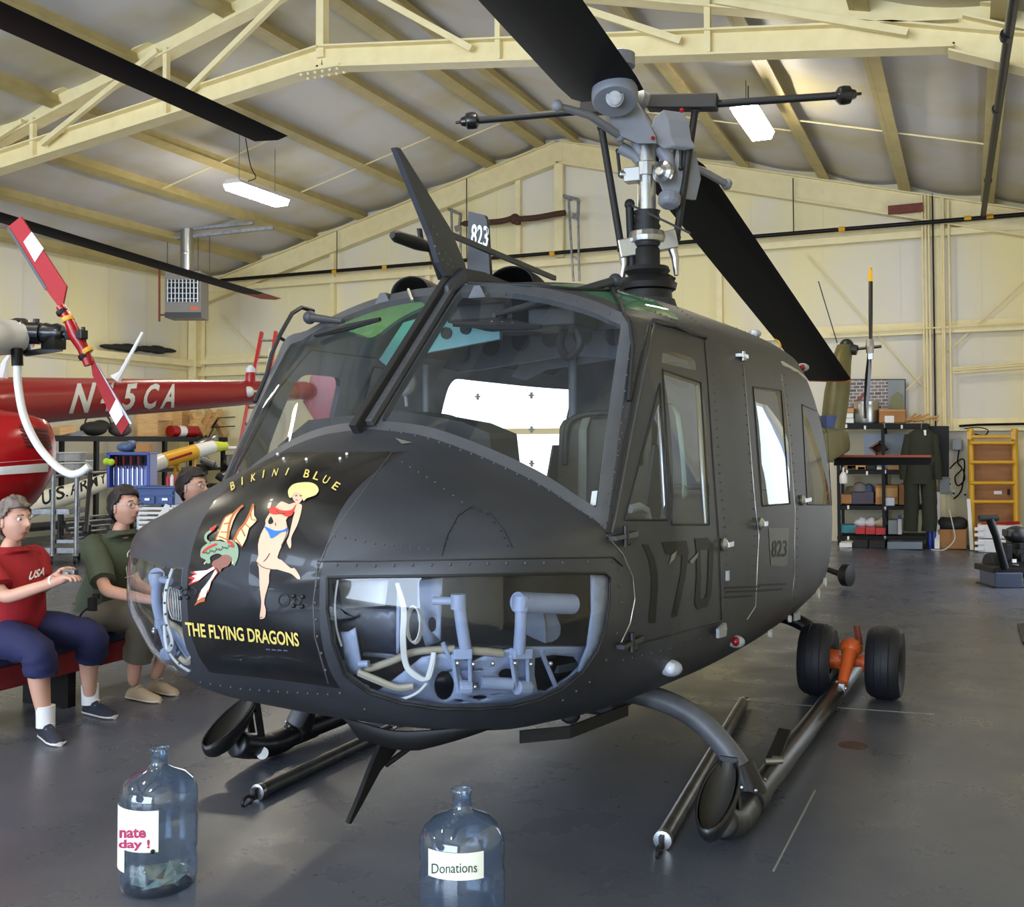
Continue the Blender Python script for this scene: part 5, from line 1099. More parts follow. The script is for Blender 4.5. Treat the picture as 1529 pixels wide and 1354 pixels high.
# ground-handling bars
def bar(p, q, r, label, hook):
    t = thing('tow_bar', tuple(V(p)-V((0, 0, p[2]))), label, 'bar', 'steel tow bars'); p, q = V(p), V(q); d = (q-p).normalized()
    b = B(); b.tube([p, q], r, 14); put(b.obj('tube', mat('brushed_grey_tube', (126, 124, 120), .35, .7, noise=(10, .3, .7), rgb2=(96, 94, 90)), smooth=40), t)
    b = B(); b.lathe([(r*.5, -.004), (r*1.12, 0), (r*1.12, .03), (r, .035)], p, d, 16); put(b.obj('end_collar', M_alu, smooth=40), t)
    b = B(); e = p-d*.03; b.beam(p+d*.01, e, .018, .05); ring = [e-d*.04+d*.035*math.cos(a)+V((0, 0, -r*.55+.02*math.sin(a))) for a in [2*PI*i/14 for i in range(14)]]; b.tube(ring, .008, 6, closed=True); put(b.obj('clevis', M_dkmetal, smooth=40), t)
    b = B(); b.tube([q, q+d*.10], .012, 8); b.tube([q+d*.12+d*.03*math.cos(a)+V((.03*math.sin(a), 0, 0)) for a in [2*PI*i/12 for i in range(12)]], .008, 6, closed=True); put(b.obj('pin_end', M_alu, smooth=40), t)
p0, p1 = at(989, 1255, Z=.035), at(1109, 1050, Z=.035); bar(p0, p1, .033, 'long grey steel tow bar lying beside the near skid', True)
p0, p1 = at(384, 1183, Z=.035), at(580, 1090, Z=.035); bar(p0, p1, .033, 'grey steel tow bar lying on the floor under the helicopter nose', True)
# ground handling wheels clamped on the port skid
M_tyre = mat('tyre_rubber', (26, 27, 34), .6, bump=(40, .1)); M_or = mat('orange_paint', (216, 96, 40), .4)
WT = thing('handling_wheels', tuple(at(1265, 1035, Z=0)), 'orange ground handling axle with two black tyres on the near skid', 'wheels')
ax0, ax1 = at(1221, 985, D=6.9), at(1322, 990, D=6.85)
axd = (HM.to_3x3() @ V((1, 0, -.02))).normalized()
cL, cR = at(1222, 983, D=6.66), at(1322, 990, D=6.56)
Rw = .228
for c in (V((cL.x, cL.y, Rw)), V((cR.x, cR.y, Rw))):
    w = .105
    prof = [(.085, -w*.7), (.12, -w*.85), (Rw*.86, -w*.95), (Rw*.95, -w*.72), (Rw*.99, -w*.35), (Rw, 0), (Rw*.99, w*.35), (Rw*.95, w*.72), (Rw*.86, w*.95), (.12, w*.85), (.085, w*.7)]
    b = B(); b.lathe(prof, c, axd, 40, cap=False); ty = put(b.obj('tyre', M_tyre, smooth=50), WT)
    for o_ in (-.4, 0, .4): b = B(); b.lathe([(Rw*.993, o_*w-.003), (Rw*1.004, o_*w), (Rw*.993, o_*w+.003)], c, axd, 40, cap=False); b.obj('tread_line', M_mark, ty)
    b = B(); b.lathe([(0, -w*.6), (.05, -w*.62), (.09, -w*.5), (.09, w*.5), (.05, w*.62), (0, w*.6)], c, axd, 20); b.obj('wheel_rim', M_dkmetal, ty, smooth=40)
b = B(); hub1, hub2 = V((cL.x, cL.y, Rw)), V((cR.x, cR.y, Rw)); m_ = (hub1+hub2)/2
b.cyl(hub1+axd*.06, hub2-axd*.06, .036, 14); b.lathe([(.06, -.05), (.065, 0), (.06, .05)], m_-axd*.12, axd, 16); b.lathe([(.06, -.05), (.065, 0), (.06, .05)], m_+axd*.12, axd, 16); put(b.obj('axle', M_or, smooth=40), WT)
b = B(); f_ = at(1258, 1025, D=6.4); b.tube([m_+V((0, -.03, .09)), m_.lerp(f_, .5)+V((0, 0, .06)), f_+V((0, 0, .02))], [.05, .04, .03], 12); b.ball(m_+V((.0, -.02, .09)), (.07, .07, .06), 12, 8); put(b.obj('lift_arm', M_or, smooth=50), WT)
b = B(); b.tube([m_+V((.05, .0, .1)), m_+V((.03, .02, .22))], .02, 8); put(b.obj('pump_handle', M_rust), WT)
b = B(); b.box(f_+V((0, -.03, .0)), (.04, .06, .06)); b.cyl(f_+V((-.03, -.04, 0)), f_+V((.03, -.04, 0)), .012); put(b.obj('clamp', M_alu, bevel=.004), WT)
for sx in (-.13, .13):
    b = B(); b.tube([m_+axd*sx+V((0, -.02, .14))+V((.04*math.cos(a)*.4, 0, .07*math.sin(a))) for a in [2*PI*i/14 for i in range(14)]], .005, 6, closed=True); put(b.obj('spring_ring', M_dkmetal), WT)
b = B(); b.tube(catmull([f_+V((-.03, 0, .03)), at(1236, 1028, D=6.5), at(1237, 1040, D=6.45)], 5), .005, 6); put(b.obj('cable', M_wire), WT)
# ================================================================== PEOPLE ON THE BENCH
M_fl = mat('skin_light', (214, 164, 140), .5, noise=(7, .35, .7), rgb2=(204, 150, 126)); M_lip = mat('lips', (186, 118, 104), .5); M_eye = mat('eye_white', (224, 220, 214), .3); M_iris = mat('iris', (52, 44, 40), .3)
M_hgrey = mat('hair_grey_brown', (140, 126, 116), .7, noise=(30, .35, .65), rgb2=(90, 78, 70), bump=(60, .6), stretch=(1, 1, .4)); M_hdark = mat('hair_dark_brown', (46, 34, 32), .6, noise=(30, .35, .65), rgb2=(26, 20, 20), bump=(60, .6), stretch=(1, 1, .4))
def head(parent, c, fwd, tilt, hairm, s=1.0, hairline=.055, glasses=False, back=-.10, vol=1.22):
    f = V((fwd[0], fwd[1], tilt)).normalized(); l = V((0, 0, 1)).cross(f).normalized(); u = f.cross(l)
    M = Mx((f, l, u)).transposed().to_4x4(); M.translation = V(c); M = M @ Mx.Scale(s, 4)
    n, m = 44, 34
    def shp(d):
        p = V((d.x*.098, d.y*.077, d.z*.118))
        if p.z < -.02:
            k = min(1, (-p.z-.02)/.1); p.y *= 1-.22*k; p.x = p.x*(1-.42*k) if d.x < 0 else p.x+.010*k
        if d.x > 0:
            g = lambda v, w: math.exp(-(v/w)**2)
            p.x += .027*g(p.y, .013)*g(p.z+.018, .02)+.012*g(p.y, .011)*g(p.z-.012, .03)+.006*g(p.z-.036, .012)-.009*(g(abs(p.y)-.032, .014)*g(p.z-.014, .012))+.007*g(p.y, .022)*g(p.z+.058, .009)-.004*g(p.y, .03)*g(p.z+.075, .006)+.007*g(p.y, .024)*g(p.z+.098, .014)
            p.x += .004*g(abs(p.y)-.045, .018)*g(p.z+.02, .02)
        return p
    def sphere(fn, keep=None):
        vs, fs = [], []; D_ = []
        for i in range(m+1):
            t = PI*i/m
            for k in range(n):
                w = 2*PI*k/n; d = V((math.sin(t)*math.cos(w), math.sin(t)*math.sin(w), math.cos(t))); D_.append(d); vs.append(fn(d))
        for i in range(m):
            for k in range(n):
                q = (i*n+k, (i+1)*n+k, (i+1)*n+(k+1) % n, i*n+(k+1) % n)
                if keep is None or all(keep(D_[j]) for j in q): fs.append(q)
        return vs, fs
    b = B(); b.add(*sphere(shp), mx=M); o = put(b.obj('head', M_fl, smooth=80), parent)
    def keep(d):
        p = shp(d)
        if d.x > .45: return p.z > hairline
        if d.x > .05: return p.z > hairline-.05*(1-(d.x-.05)/.4)-(.015 if abs(d.y) > .5 else 0)
        return p.z > (-.02+(back+.02)*min(1, (.05-d.x)*1.6))
    rr = random.Random(int(abs(c[0]*1000)))
    ph = [rr.uniform(0, 6) for _ in range(6)]
    def hair(d):
        k = vol+.035*math.sin(9*d.y+5*d.z+ph[0])+.03*math.sin(13*d.z-7*d.x+ph[1])+.02*math.sin(21*d.y+ph[2]+11*d.x); return shp(d)*k+V((-.004, 0, .006))
    b = B(); b.add(*sphere(hair, keep), mx=M); b.obj('hair', hairm, o, smooth=80, thick=.012)
    for sy in (-1, 1):
        b = B(); b.ball((-.004, .078*sy, -.005), (.018, .010, .032), 12, 8, None); b.v = [M @ v for v in b.v]; b.obj('ear', M_fl, o, smooth=80)
        b = B(); b.ball((.0805, .032*sy, .014), .0118, 10, 8); b.v = [M @ v for v in b.v]; e = b.obj('eye', M_eye, o, smooth=80)
        b = B(); b.ball((.0885, .032*sy, .013), .0058, 8, 6); b.v = [M @ v for v in b.v]; b.obj('iris', M_iris, o, smooth=80)
        b = B(); b.tube([(.096, .016*sy, .036), (.098, .032*sy, .041), (.086, .05*sy, .036)], .003, 5); b.v = [M @ v for v in b.v]; b.obj('eyebrow', hairm, o)
    b = B(); b.tube([(.096, -.024, -.060), (.107, 0, -.057), (.096, .024, -.060)], [.002, .004, .002], 8); b.v = [M @ v for v in b.v]; b.obj('mouth', M_lip, o, smooth=80)
    if glasses:
        b = B()
        for sy in (-1, 1): b.tube([(.108-.004*abs(math.cos(a)), .032*sy+.024*math.cos(a), .008+.017*math.sin(a)) for a in [2*PI*i/16 for i in range(16)]], .0022, 5, closed=True); b.tube([(.102, .056*sy, .014), (.0, .084*sy, .016)], .002, 5)
        b.tube([(.110, -.009, .012), (.110, .009, .012)], .002, 5); b.v = [M @ v for v in b.v]; b.obj('glasses', M_steel, o)
    return o
def body(parent, J, hands):
    """one continuous skin over the skeleton; J: joint -> (position, radius)"""
    V_, E_, Rr = [], [], []; ix = {}
    def add(n, p, r): ix[n] = len(V_); V_.append(tuple(p)); Rr.append(r)
    for n, (p, r) in J.items(): add(n, p, r)
    for a, c in (('pelvis', 'spine'), ('spine', 'chest'), ('chest', 'neck'), ('neck', 'skull'), ('chest', 'sh_n'), ('sh_n', 'el_n'), ('el_n', 'wr_n'), ('chest', 'sh_f'), ('sh_f', 'el_f'), ('el_f', 'wr_f'), ('pelvis', 'hip_n'), ('hip_n', 'kn_n'), ('kn_n', 'ca_n'), ('ca_n', 'an_n'), ('pelvis', 'hip_f'), ('hip_f', 'kn_f'), ('kn_f', 'ca_f'), ('ca_f', 'an_f')): E_.append((ix[a], ix[c]))
    for sd, (fd, up, side) in hands.items():
        w = V(J['wr_'+sd][0]); fd, up, side = V(fd).normalized(), V(up).normalized(), V(side).normalized()
        add('pa'+sd, w+fd*.055, .026); E_.append((ix['wr_'+sd], ix['pa'+sd]))
        for k, (o_, L) in enumerate(((-.027, .062), (-.009, .075), (.009, .072), (.027, .055))):
            a = w+fd*.088+side*o_; b_ = a+fd*L*.5-up*.012; c = b_+fd*L*.25-up*L*.4
            for nm, p, r in ((f'f{sd}{k}a', a, .0105), (f'f{sd}{k}b', b_, .0095), (f'f{sd}{k}c', c, .008)): add(nm, p, r)
            E_ += [(ix['pa'+sd], ix[f'f{sd}{k}a']), (ix[f'f{sd}{k}a'], ix[f'f{sd}{k}b']), (ix[f'f{sd}{k}b'], ix[f'f{sd}{k}c'])]
        a = w+fd*.035+side*-.036+up*.006; b_ = a+fd*.04-side*.012-up*.012
        add(f't{sd}a', a, .012); add(f't{sd}b', b_, .0095); E_ += [(ix['pa'+sd], ix[f't{sd}a']), (ix[f't{sd}a'], ix[f't{sd}b'])]
    me = bpy.data.meshes.new('body'); me.from_pydata(V_, E_, []); o = bpy.data.objects.new('body', me); COL.objects.link(o); me.materials.append(M_fl)
    sk = o.modifiers.new('skin', 'SKIN'); sk.use_smooth_shade = True; su = o.modifiers.new('sub', 'SUBSURF'); su.levels = 1; su.render_levels = 2
    for i, r in enumerate(Rr): me.skin_vertices[0].data[i].radius = (r, r); me.skin_vertices[0].data[i].use_root = (i == ix['pelvis'])
    return put(o, parent)
def ring(c, r, f, a, b_, n=18): c, r, f = V(c), V(r), V(f); return [c+r*(a*math.cos(2*PI*i/n))+f*(b_*math.sin(2*PI*i/n)) for i in range(n)]
def wob(rings, amp, seed):
    rr = random.Random(seed); ph = [rr.uniform(0, 6) for _ in range(4)]; out = []
    for i, rg in enumerate(rings):
        c = sum((p for p in rg), V())/len(rg); out.append([p+(p-c).normalized()*amp*(math.sin(i*1.9+k*1.1+ph[0])+.6*math.sin(i*3.1-k*2.3+ph[1])) for k, p in enumerate(rg)])
    return out
def limb(b, pts, rs, n=14, amp=.004, seed=1):
    P = catmull(pts, 4); Rs = [rs[min(int(i/4), len(rs)-2)]*(1-(i/4-min(int(i/4), len(rs)-2)))+rs[min(int(i/4), len(rs)-2)+1]*(i/4-min(int(i/4), len(rs)-2)) for i in range(len(P))]
    q = B(); q.tube(P, Rs, n); rings = [q.v[i*n:(i+1)*n] for i in range(len(P))]; b.loft(wob(rings, amp, seed))
def shoe(parent, heel, fd, L, m, sole, lace, sock=None):
    f = V((fd[0], fd[1], 0)).normalized(); s = V((-f.y, f.x, 0)); h = V(heel)
    st = [(0, .026, .055), (.10, .036, .075), (.30, .038, .088), (.5, .042, .075), (.72, .047, .055), (.9, .040, .045), (1.0, .018, .030)]
    b = B(); b.loft([[h+f*L*t+s*w*math.cos(a)+V((0, 0, .018+max(0, math.sin(a))*(z-.018))) for a in [2*PI*i/14 for i in range(14)]] for t, w, z in st]); o = put(b.obj('shoe', m, smooth=60), parent)
    b = B(); b.loft([[h+f*(L*(t*1.03-.012))+s*(w*1.1)*math.cos(a)+V((0, 0, .012+.012*math.sin(a))) for a in [2*PI*i/14 for i in range(14)]] for t, w, z in st]); b.obj('sole', sole, o, smooth=60)
    b = B()
    for k in range(4): t = .36+.09*k; z = .088-.035*k*.55; b.tube([h+f*L*t+s*-.026+V((0, 0, z-.006)), h+f*L*(t+.02)+V((0, 0, z+.004)), h+f*L*t+s*.026+V((0, 0, z-.006))], .004, 5)
    b.obj('laces', lace, o)
    if sock:
        b = B(); b.tube([h+f*L*.16+V((0, 0, .06)), h+f*L*.15+V((0, 0, .12)), h+f*L*.14+V((0, 0, .175))], [.050, .050, .052], 14); put(b.obj('sock', sock, smooth=60), parent)
    return o
def sitter(name_label, cat_group, hip, hd, knn, knf, ann, anf, f, shirt, pants, hem, hairm, sleeve=.55, glasses=False, eln=None, wrn=None, elf=None, wrf=None, fat=1.0, tilt=0, hs=1.0, lookd=None, pantslen=1.0, back=-.10):
    f = V((f[0], f[1], 0)).normalized(); s = V((f.y, -f.x, 0))       # s: towards the near side of the viewer
    hip, hd = V(hip), V(hd); t = thing('person', (hip.x, hip.y, 0), name_label, 'person', cat_group)
    neck = V((hd.x, hd.y, hd.z-.165))-f*.03; chest = hip.lerp(neck, .72)-f*.01; sp = hip.lerp(neck, .35)
    shn, shf = chest+s*.16*fat+V((0, 0, .085)), chest-s*.16*fat+V((0, 0, .085))
    eln = V(eln) if eln else shn+V((0, 0, -.27))+f*.06+s*.05; elf = V(elf) if elf else shf+V((0, 0, -.27))+f*.08-s*.03
    wrn = V(wrn) if wrn else eln+f*.2+V((0, 0, -.04)); wrf = V(wrf) if wrf else elf+f*.2+V((0, 0, -.02))
    hn, hf = hip+s*.10, hip-s*.10
    J = {'pelvis': (hip, .11), 'spine': (sp, .11), 'chest': (chest, .10), 'neck': (neck, .055), 'skull': (neck+V((0, 0, .09))+f*.02, .05), 'sh_n': (shn-V((0, 0, .02)), .045), 'el_n': (eln, .042), 'wr_n': (wrn, .029), 'sh_f': (shf-V((0, 0, .02)), .045), 'el_f': (elf, .042), 'wr_f': (wrf, .029), 'hip_n': (hn, .09), 'kn_n': (knn, .062), 'hip_f': (hf, .09), 'kn_f': (knf, .062)}
    for k, kn, an in (('n', knn, ann), ('f', knf, anf)):
        J['ca_'+k] = (V(kn).lerp(V(an), .35)-f*.02, .060*fat**.5); J['an_'+k] = (an, .034)
    fd = lambda e, w: (w-e).normalized()
    body(t, J, {'n': (fd(eln, wrn), V((0, 0, 1)), s), 'f': (fd(elf, wrf), V((0, 0, 1)), -s)})
    head(t, hd, lookd or f, tilt, hairm, hs, glasses=glasses, back=back)
    b = B(); A = .165*fat
    tor = [ring(hip+V((0, 0, .02))+f*.02, s, f, A*1.12, .155*fat), ring(hip.lerp(neck, .22)+f*.03, s, f, A*1.12, .160*fat), ring(hip.lerp(neck, .45)+f*.025, s, f, A*1.05, .15*fat), ring(chest+V((0, 0, -.03))+f*.02, s, f, A*1.05, .145*fat), ring(chest+V((0, 0, .06)), s, f, A*1.08, .115*fat), ring(chest+V((0, 0, .115)), s, f, A*.92, .098), ring(neck+V((0, 0, -.005)), s, f, .10, .088), ring(neck+V((0, 0, .02)), s, f, .066, .064)]
    b.loft(wob(tor, .006, 3), cap=False)
    for sh, el, sd in ((shn, eln, 1), (shf, elf, 2)): limb(b, [sh.lerp(chest, .45)+V((0, 0, .03)), sh+V((0, 0, -.012)), sh.lerp(el, .35), sh.lerp(el, sleeve)], [.055, .072, .078, .078], seed=sd)
    put(b.obj('shirt', shirt, smooth=70), t); SH = t.children
    b = B(); b.loft(wob([ring(hip+V((0, 0, -.085)), s, f, A*1.05, .15*fat), ring(hip+V((0, 0, -.02)), s, f, A*1.15, .17*fat), ring(hip+V((0, 0, .06)), s, f, A*1.08, .15*fat)], .004, 5))
    for h_, kn, an, sd in ((hn, knn, ann, 6), (hf, knf, anf, 7)):
        kn, an = V(kn), V(an); limb(b, [h_-f*.03, h_.lerp(kn, .5)+V((0, 0, .012)), kn+V((0, 0, .006))-f*.02, kn.lerp(an, pantslen*.12)+f*.005, kn.lerp(an, pantslen*.3)], [.105*fat, .098*fat, .082*fat**.6, .084*fat**.6, .084*fat**.5], amp=.005, seed=sd)
    put(b.obj(hem, pants, smooth=70), t)
    return t, s, f
M_redT = mat('red_cotton', (164, 24, 34), .8, bump=(18, .35)); M_grnT = mat('olive_green_cotton', (74, 82, 62), .8, bump=(18, .35)); M_navy = mat('navy_cotton', (28, 30, 72), .8, bump=(18, .3)); M_khaki = mat('khaki_cotton', (104, 96, 82), .8, bump=(18, .35))
M_nshoe = mat('navy_sneaker', (34, 38, 54), .7, bump=(80, .3)); M_tshoe = mat('tan_leather', (176, 156, 128), .6); M_sock = mat('white_sock', (232, 228, 226), .8); M_lsole = mat('pale_sole', (214, 208, 200), .6); M_tsole = mat('tan_sole', (206, 190, 160), .6)
F1 = (1, -.06)
h1 = at(64, 1098, D=5.78); h1.z = 0; h2 = at(128, 1062, D=6.28); h2.z = 0; h3 = at(192, 1043, D=6.65); h3.z = 0; h4 = at(224, 1037, D=6.85); h4.z = 0
def ank(h, fd, L=.27): return h+V((fd[0], fd[1], 0)).normalized()*L*.15+V((0, 0, .075))
w1, s_, f_1 = sitter('seated person in red T-shirt, navy shorts and white socks', 'people on the bench', (-5.13, 4.40, .53), (-5.03, 4.37, 1.175), (-4.70, 4.25, .475), (-4.73, 4.66, .485), ank(h1, (1, -.45)), ank(h2, (1, -.15)), F1, M_redT, M_navy, 'shorts', M_hgrey, .75, eln=at(8, 893, D=5.75), wrn=at(84, 868, D=5.68), elf=at(60, 880, D=6.1), wrf=at(92, 856, D=5.9), fat=1.14)
shoe(w1, h1, (1, -.45), .27, M_nshoe, M_lsole, M_sock, M_sock); shoe(w1, h2, (1, -.15), .27, M_nshoe, M_lsole, M_sock, M_sock)
F2 = (1, -.05)
w2, s_, f_2 = sitter('seated person with glasses in olive green T-shirt and khaki trousers', 'people on the bench', (-5.20, 5.22, .53), at(186, 757, D=6.72), (-4.78, 5.12, .50), (-4.72, 5.42, .50), ank(h3, (1, -.1)), ank(h4, (1, -.2)), F2, M_grnT, M_khaki, 'trousers', M_hdark, .8, glasses=True, eln=at(158, 882, D=6.35), wrn=at(222, 895, D=6.2), elf=at(200, 870, D=6.7), wrf=at(240, 890, D=6.5), fat=1.14, tilt=.05, pantslen=1.9)
shoe(w2, h3, (1, -.1), .28, M_tshoe, M_tsole, M_tsole); shoe(w2, h4, (1, -.2), .27, M_tshoe, M_tsole, M_tsole)
F3 = (1, .1)
w3, s_, f_3 = sitter('seated person with dark hair and glasses, mostly hidden by the helicopter nose', 'people on the bench', (-5.25, 5.98, .53), at(287, 727, D=7.45), (-4.80, 5.86, .5), (-4.80, 6.15, .5), (-4.85, 5.9, .10), (-4.85, 6.2, .10), F3, mat('grey_cotton', (88, 90, 96), .8), M_khaki, 'trousers', M_hdark, .8, glasses=True)
for dy in (5.88, 6.2): shoe(w3, (-4.92, dy, 0), (1, 0), .27, M_nshoe, M_lsole, M_sock)
# print on the shirts, camera, wristband
sh1 = [o for o in bpy.data.objects if o.name.startswith('shirt') and o.parent == w1][0]; sh2 = [o for o in bpy.data.objects if o.name.startswith('shirt') and o.parent == w2][0]
p, f = text_px('USA', (41, 867), (24, -8), (4, -13), .03); decal('shirt_print', bvh_of([sh1]), p, f, M_white, sh1, .006, 4)
bv2 = bvh_of([sh2]); lp = [(192, 880), (188, 850), (190, 826), (200, 814), (212, 812)]
q = [on(bv2, x, y, .006) for x, y in lp]; b = B(); b.tube([p for p in q if p], .004, 5); b.obj('shirt_print', M_white, sh2)
q = on(bv2, 193, 862, .006); b = B(); b.tube([on(bv2, x, y, .006) for x, y in ((186, 862), (205, 856))], .003, 5); b.obj('shirt_print', M_white, sh2)
cam_ = B(); c = at(105, 857, D=5.74); cam_.box(c, (.09, .035, .055)); cam_.lathe([(.02, 0), (.02, .02), (.014, .022), (0, .022)], c+V((.0, -.017, 0)), (0, -1, 0), 14); tag(cam_.obj('pocket_camera', M_steel, bevel=.005), 'small silver pocket camera held by the person in red', 'camera')
c = at(79, 868, D=5.69); b = B(); d = (at(84, 868, D=5.68)-at(8, 893, D=5.75)).normalized(); b.lathe([(.033, -.006), (.034, 0), (.033, .006)], c, d, 16, cap=False); put(b.obj('wristband', M_white, thick=.002), w1)
c = at(138, 902, D=6.35); b = B(); b.box(c, (.05, .03, .08)); b.tube(catmull([c, c+V((-.06, -.03, -.06)), c+V((-.08, -.03, -.12))], 4), .006, 6); b.box(c+V((.03, 0, .05)), (.04, .02, .03)); put(b.obj('key_clip', M_dkmetal), w2)
# bench
BN = thing('bench', (-5.3, 4.9, 0), 'long red bench with a dark blue seat under the seated people', 'bench'); M_bred = mat('bench_red_vinyl', (124, 26, 30), .5); M_bblu = mat('bench_blue_vinyl', (36, 46, 84), .5)
b = B(); b.box((-5.27, 4.85, .375), (.42, 3.6, .07)); put(b.obj('seat', M_bblu, bevel=.015), BN)
b = B(); b.box((-5.07, 4.85, .28), (.03, 3.6, .13)); put(b.obj('apron', M_bred, bevel=.006), BN)
b = B(); b.box((-5.48, 4.85, .28), (.03, 3.6, .13)); put(b.obj('apron', M_bred, bevel=.006), BN)
for y in (3.15, 4.85, 6.55): b = B(); b.box((-5.27, y, .17), (.38, .06, .34)); put(b.obj('leg', M_black), BN)
# ================================================================== LEFT SIDE: two small helicopters and the workshop corner
CFH = V((CF.x, CF.y, 0)).normalized(); CRH = V((CR.x, CR.y, 0)).normalized()
def bxD(x0, y0, x1, y1, d, dep, b=None):
    """box whose near face spans a region at camera depth d"""
    b = b or B(); P = [at(x, y, D=d) for x, y in ((x0, y1), (x1, y1), (x1, y0), (x0, y0))]; return b.prism(P, CFH*dep)
M_redp = mat('gloss_red_paint', (158, 14, 22), .25); M_redb = mat('red_blade_paint', (160, 16, 24), .55, spec=.3); M_wpaint = mat('white_gloss_paint', (230, 230, 228), .3); M_wood = mat('pine_wood', (222, 182, 124), .6, noise=(5, .3, .7), rgb2=(196, 150, 94), stretch=(1, 1, 8)); M_card2 = mat('cardboard', (176, 124, 72), .7, noise=(4, .3, .7), rgb2=(160, 110, 62))
M_clear = glass_mat('clear_bin_plastic', (.78, .80, .80), 1, .1, haze=(.25, (.6, .62, .62))); M_bluep = mat('blue_plastic', (34, 52, 140), .4); M_blues = mat('blue_tool_chest', (44, 66, 116), .4, .2); M_mdk = mat('dark_junk', (34, 32, 32), .7)
def cyl_px(b, pts, n=14):
    P = [at(x, y, D=d) for x, y, d, r in pts]; b.tube(P, [r for *_, r in pts], n, up=V((0, 0, 1))); return b
RH = thing('red_helicopter', tuple(V((at(-60, 700, D=6.6).x, at(-60, 700, D=6.6).y, 0))), 'glossy red light helicopter with white registration on its tail boom', 'helicopter')
b = cyl_px(B(), [(-200, 615, 6.0, .2), (-60, 607, 6.6, .185), (0, 601, 7.0, .172), (120, 595, 8.0, .158), (270, 590, 9.3, .140), (385, 585.5, 10.6, .118), (455, 583, 11.5, .10)], 24); BOOM = put(b.obj('tail_boom', M_redp, smooth=60), RH)
b = B(); b.loft([[at(x, 0, D=6.6)*0+V((at(x, yt, D=6.6).x, at(x, yt, D=6.6).y, (at(x, yt, D=6.6).z+at(x, yb, D=6.6).z)/2))+CFH*(hd*math.cos(a))+V((0, 0, (at(x, yt, D=6.6).z-at(x, yb, D=6.6).z)/2*math.sin(a))) for a in [2*PI*i/28 for i in range(28)]] for x, yt, yb, hd in ((-520, 560, 800, .45), (-400, 500, 830, .62), (-200, 540, 830, .64), (-60, 590, 815, .58), (0, 612, 790, .46), (40, 618, 758, .33), (64, 626, 728, .2), (77, 650, 695, .07))]); POD = put(b.obj('cabin', M_redp, smooth=60), RH)
pbv = bvh_of([POD])
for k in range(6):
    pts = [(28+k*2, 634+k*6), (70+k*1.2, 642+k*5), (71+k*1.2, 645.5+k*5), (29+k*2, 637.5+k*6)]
    p, f = shape(pts); decal('louvre', pbv, p, f, mat('louvre_dark_red', (60, 12, 14), .5), POD, .006, 8)  # dark red louvres laid flat on the cowling
for y0, y1 in ((688, 689.5), (694, 708)):
    p, f = shape([(-3, y0+3), (72, y0-3), (71, y1-4), (-3, y1+1)]); decal('white_stripe', pbv, p, f, M_wpaint, POD, .004, 8)
bb = bvh_of([BOOM]); c5b = lambda pts: [(x/3.64, 440+y/3.64) for x, y in pts]
for ch, x, w in (('N', 102, 40), ('4', 147, 24), ('5', 180, 25), ('C', 210, 28), ('A', 238, 30)):
    p, f = text_px(ch, (x, 617-(x-102)*.055), (w*.72, -1.5), (w*.33, -44+(x-102)*.065), .03); decal('registration_letter', bb, p, f, M_wpaint, BOOM, .004, 6)
b = cyl_px(B(), [(244, 581, 8.95, .004), (325, 580, 9.75, .006)], 6); b.obj('boom_line', M_wpaint, BOOM)
b = cyl_px(B(), [(371, 585, 10.2, .03), (374, 585, 10.3, .03)], 12); b.ball(at(371, 585, D=10.2), .055, 12, 8); b.cyl(at(373, 584.5, D=10.2), at(400, 584, D=10.5), .012, 6); b.obj('boom_antenna', M_wpaint, BOOM, smooth=50)
b = B(); b.lathe([(.05, 0), (.05, .08), (.045, .12)], at(374, 568, D=10.4)-V((0, 0, .04)), n=14); b.obj('beacon_base', M_redp, BOOM, smooth=40); b = B(); b.lathe([(.04, 0), (.045, .06), (.02, .09), (0, .09)], at(374, 562, D=10.4)+V((0, 0, .02)), n=14); b.obj('beacon_lens', M_wl, BOOM, smooth=40)
b = cyl_px(B(), [(173, 566, 8.2, .05), (181, 556, 8.2, .02), (213, 496, 8.2, .012)], 8); b.obj('whip_antenna', M_wpaint, BOOM, smooth=40)
b = cyl_px(B(), [(1, 568, 7.0, .05), (8, 540, 7.0, .02), (14, 530, 7.0, .012)], 8); b.obj('whip_antenna', M_wpaint, BOOM, smooth=40)
b = B(); b.prism([at(x, y, D=11.6) for x, y in ((452, 600), (470, 545), (505, 545), (500, 618), (478, 640))], CFH*.04); put(b.obj('tail_fin', M_redp, bevel=.008), RH)
hb_ = at(-93, 665, D=6.5); hb_ = V((hb_.x, hb_.y, 3.15)); tipb = at(405, 446, D=11.4); ax2 = (tipb-hb_); L2 = ax2.length; ax2.normalize()
def small_blade(parent, hubp, tip, ch, m, tipm=None):
    a = (tip-hubp).normalized(); L = (tip-hubp).length; sd = a.cross(V((0, 0, 1))).normalized(); up = sd.cross(a)
    def rg(r): c = hubp+a*r; return [c+sd*ch*.5, c+sd*ch*.2+up*.018, c-sd*ch*.5, c+sd*ch*.2-up*.014]
    b = B(); b.loft([rg(.3), rg(L-.45 if tipm else L)]); o = put(b.obj('rotor_blade', m, smooth=40), parent)
    if tipm: b = B(); b.loft([rg(L-.448), rg(L)]); b.obj('orange_tip', tipm, o)
    return o
small_blade(RH, hb_, tipb, .24, M_blade, M_btip)
b = B(); b.tube([(hb_.x, hb_.y, 2.0), (hb_.x, hb_.y, 3.2)], [.09, .05], 12); b.box(hb_, (.5, .18, .1)); put(b.obj('mast', M_blade), RH)
b = B(); c = at(-200, 700, D=6.4)
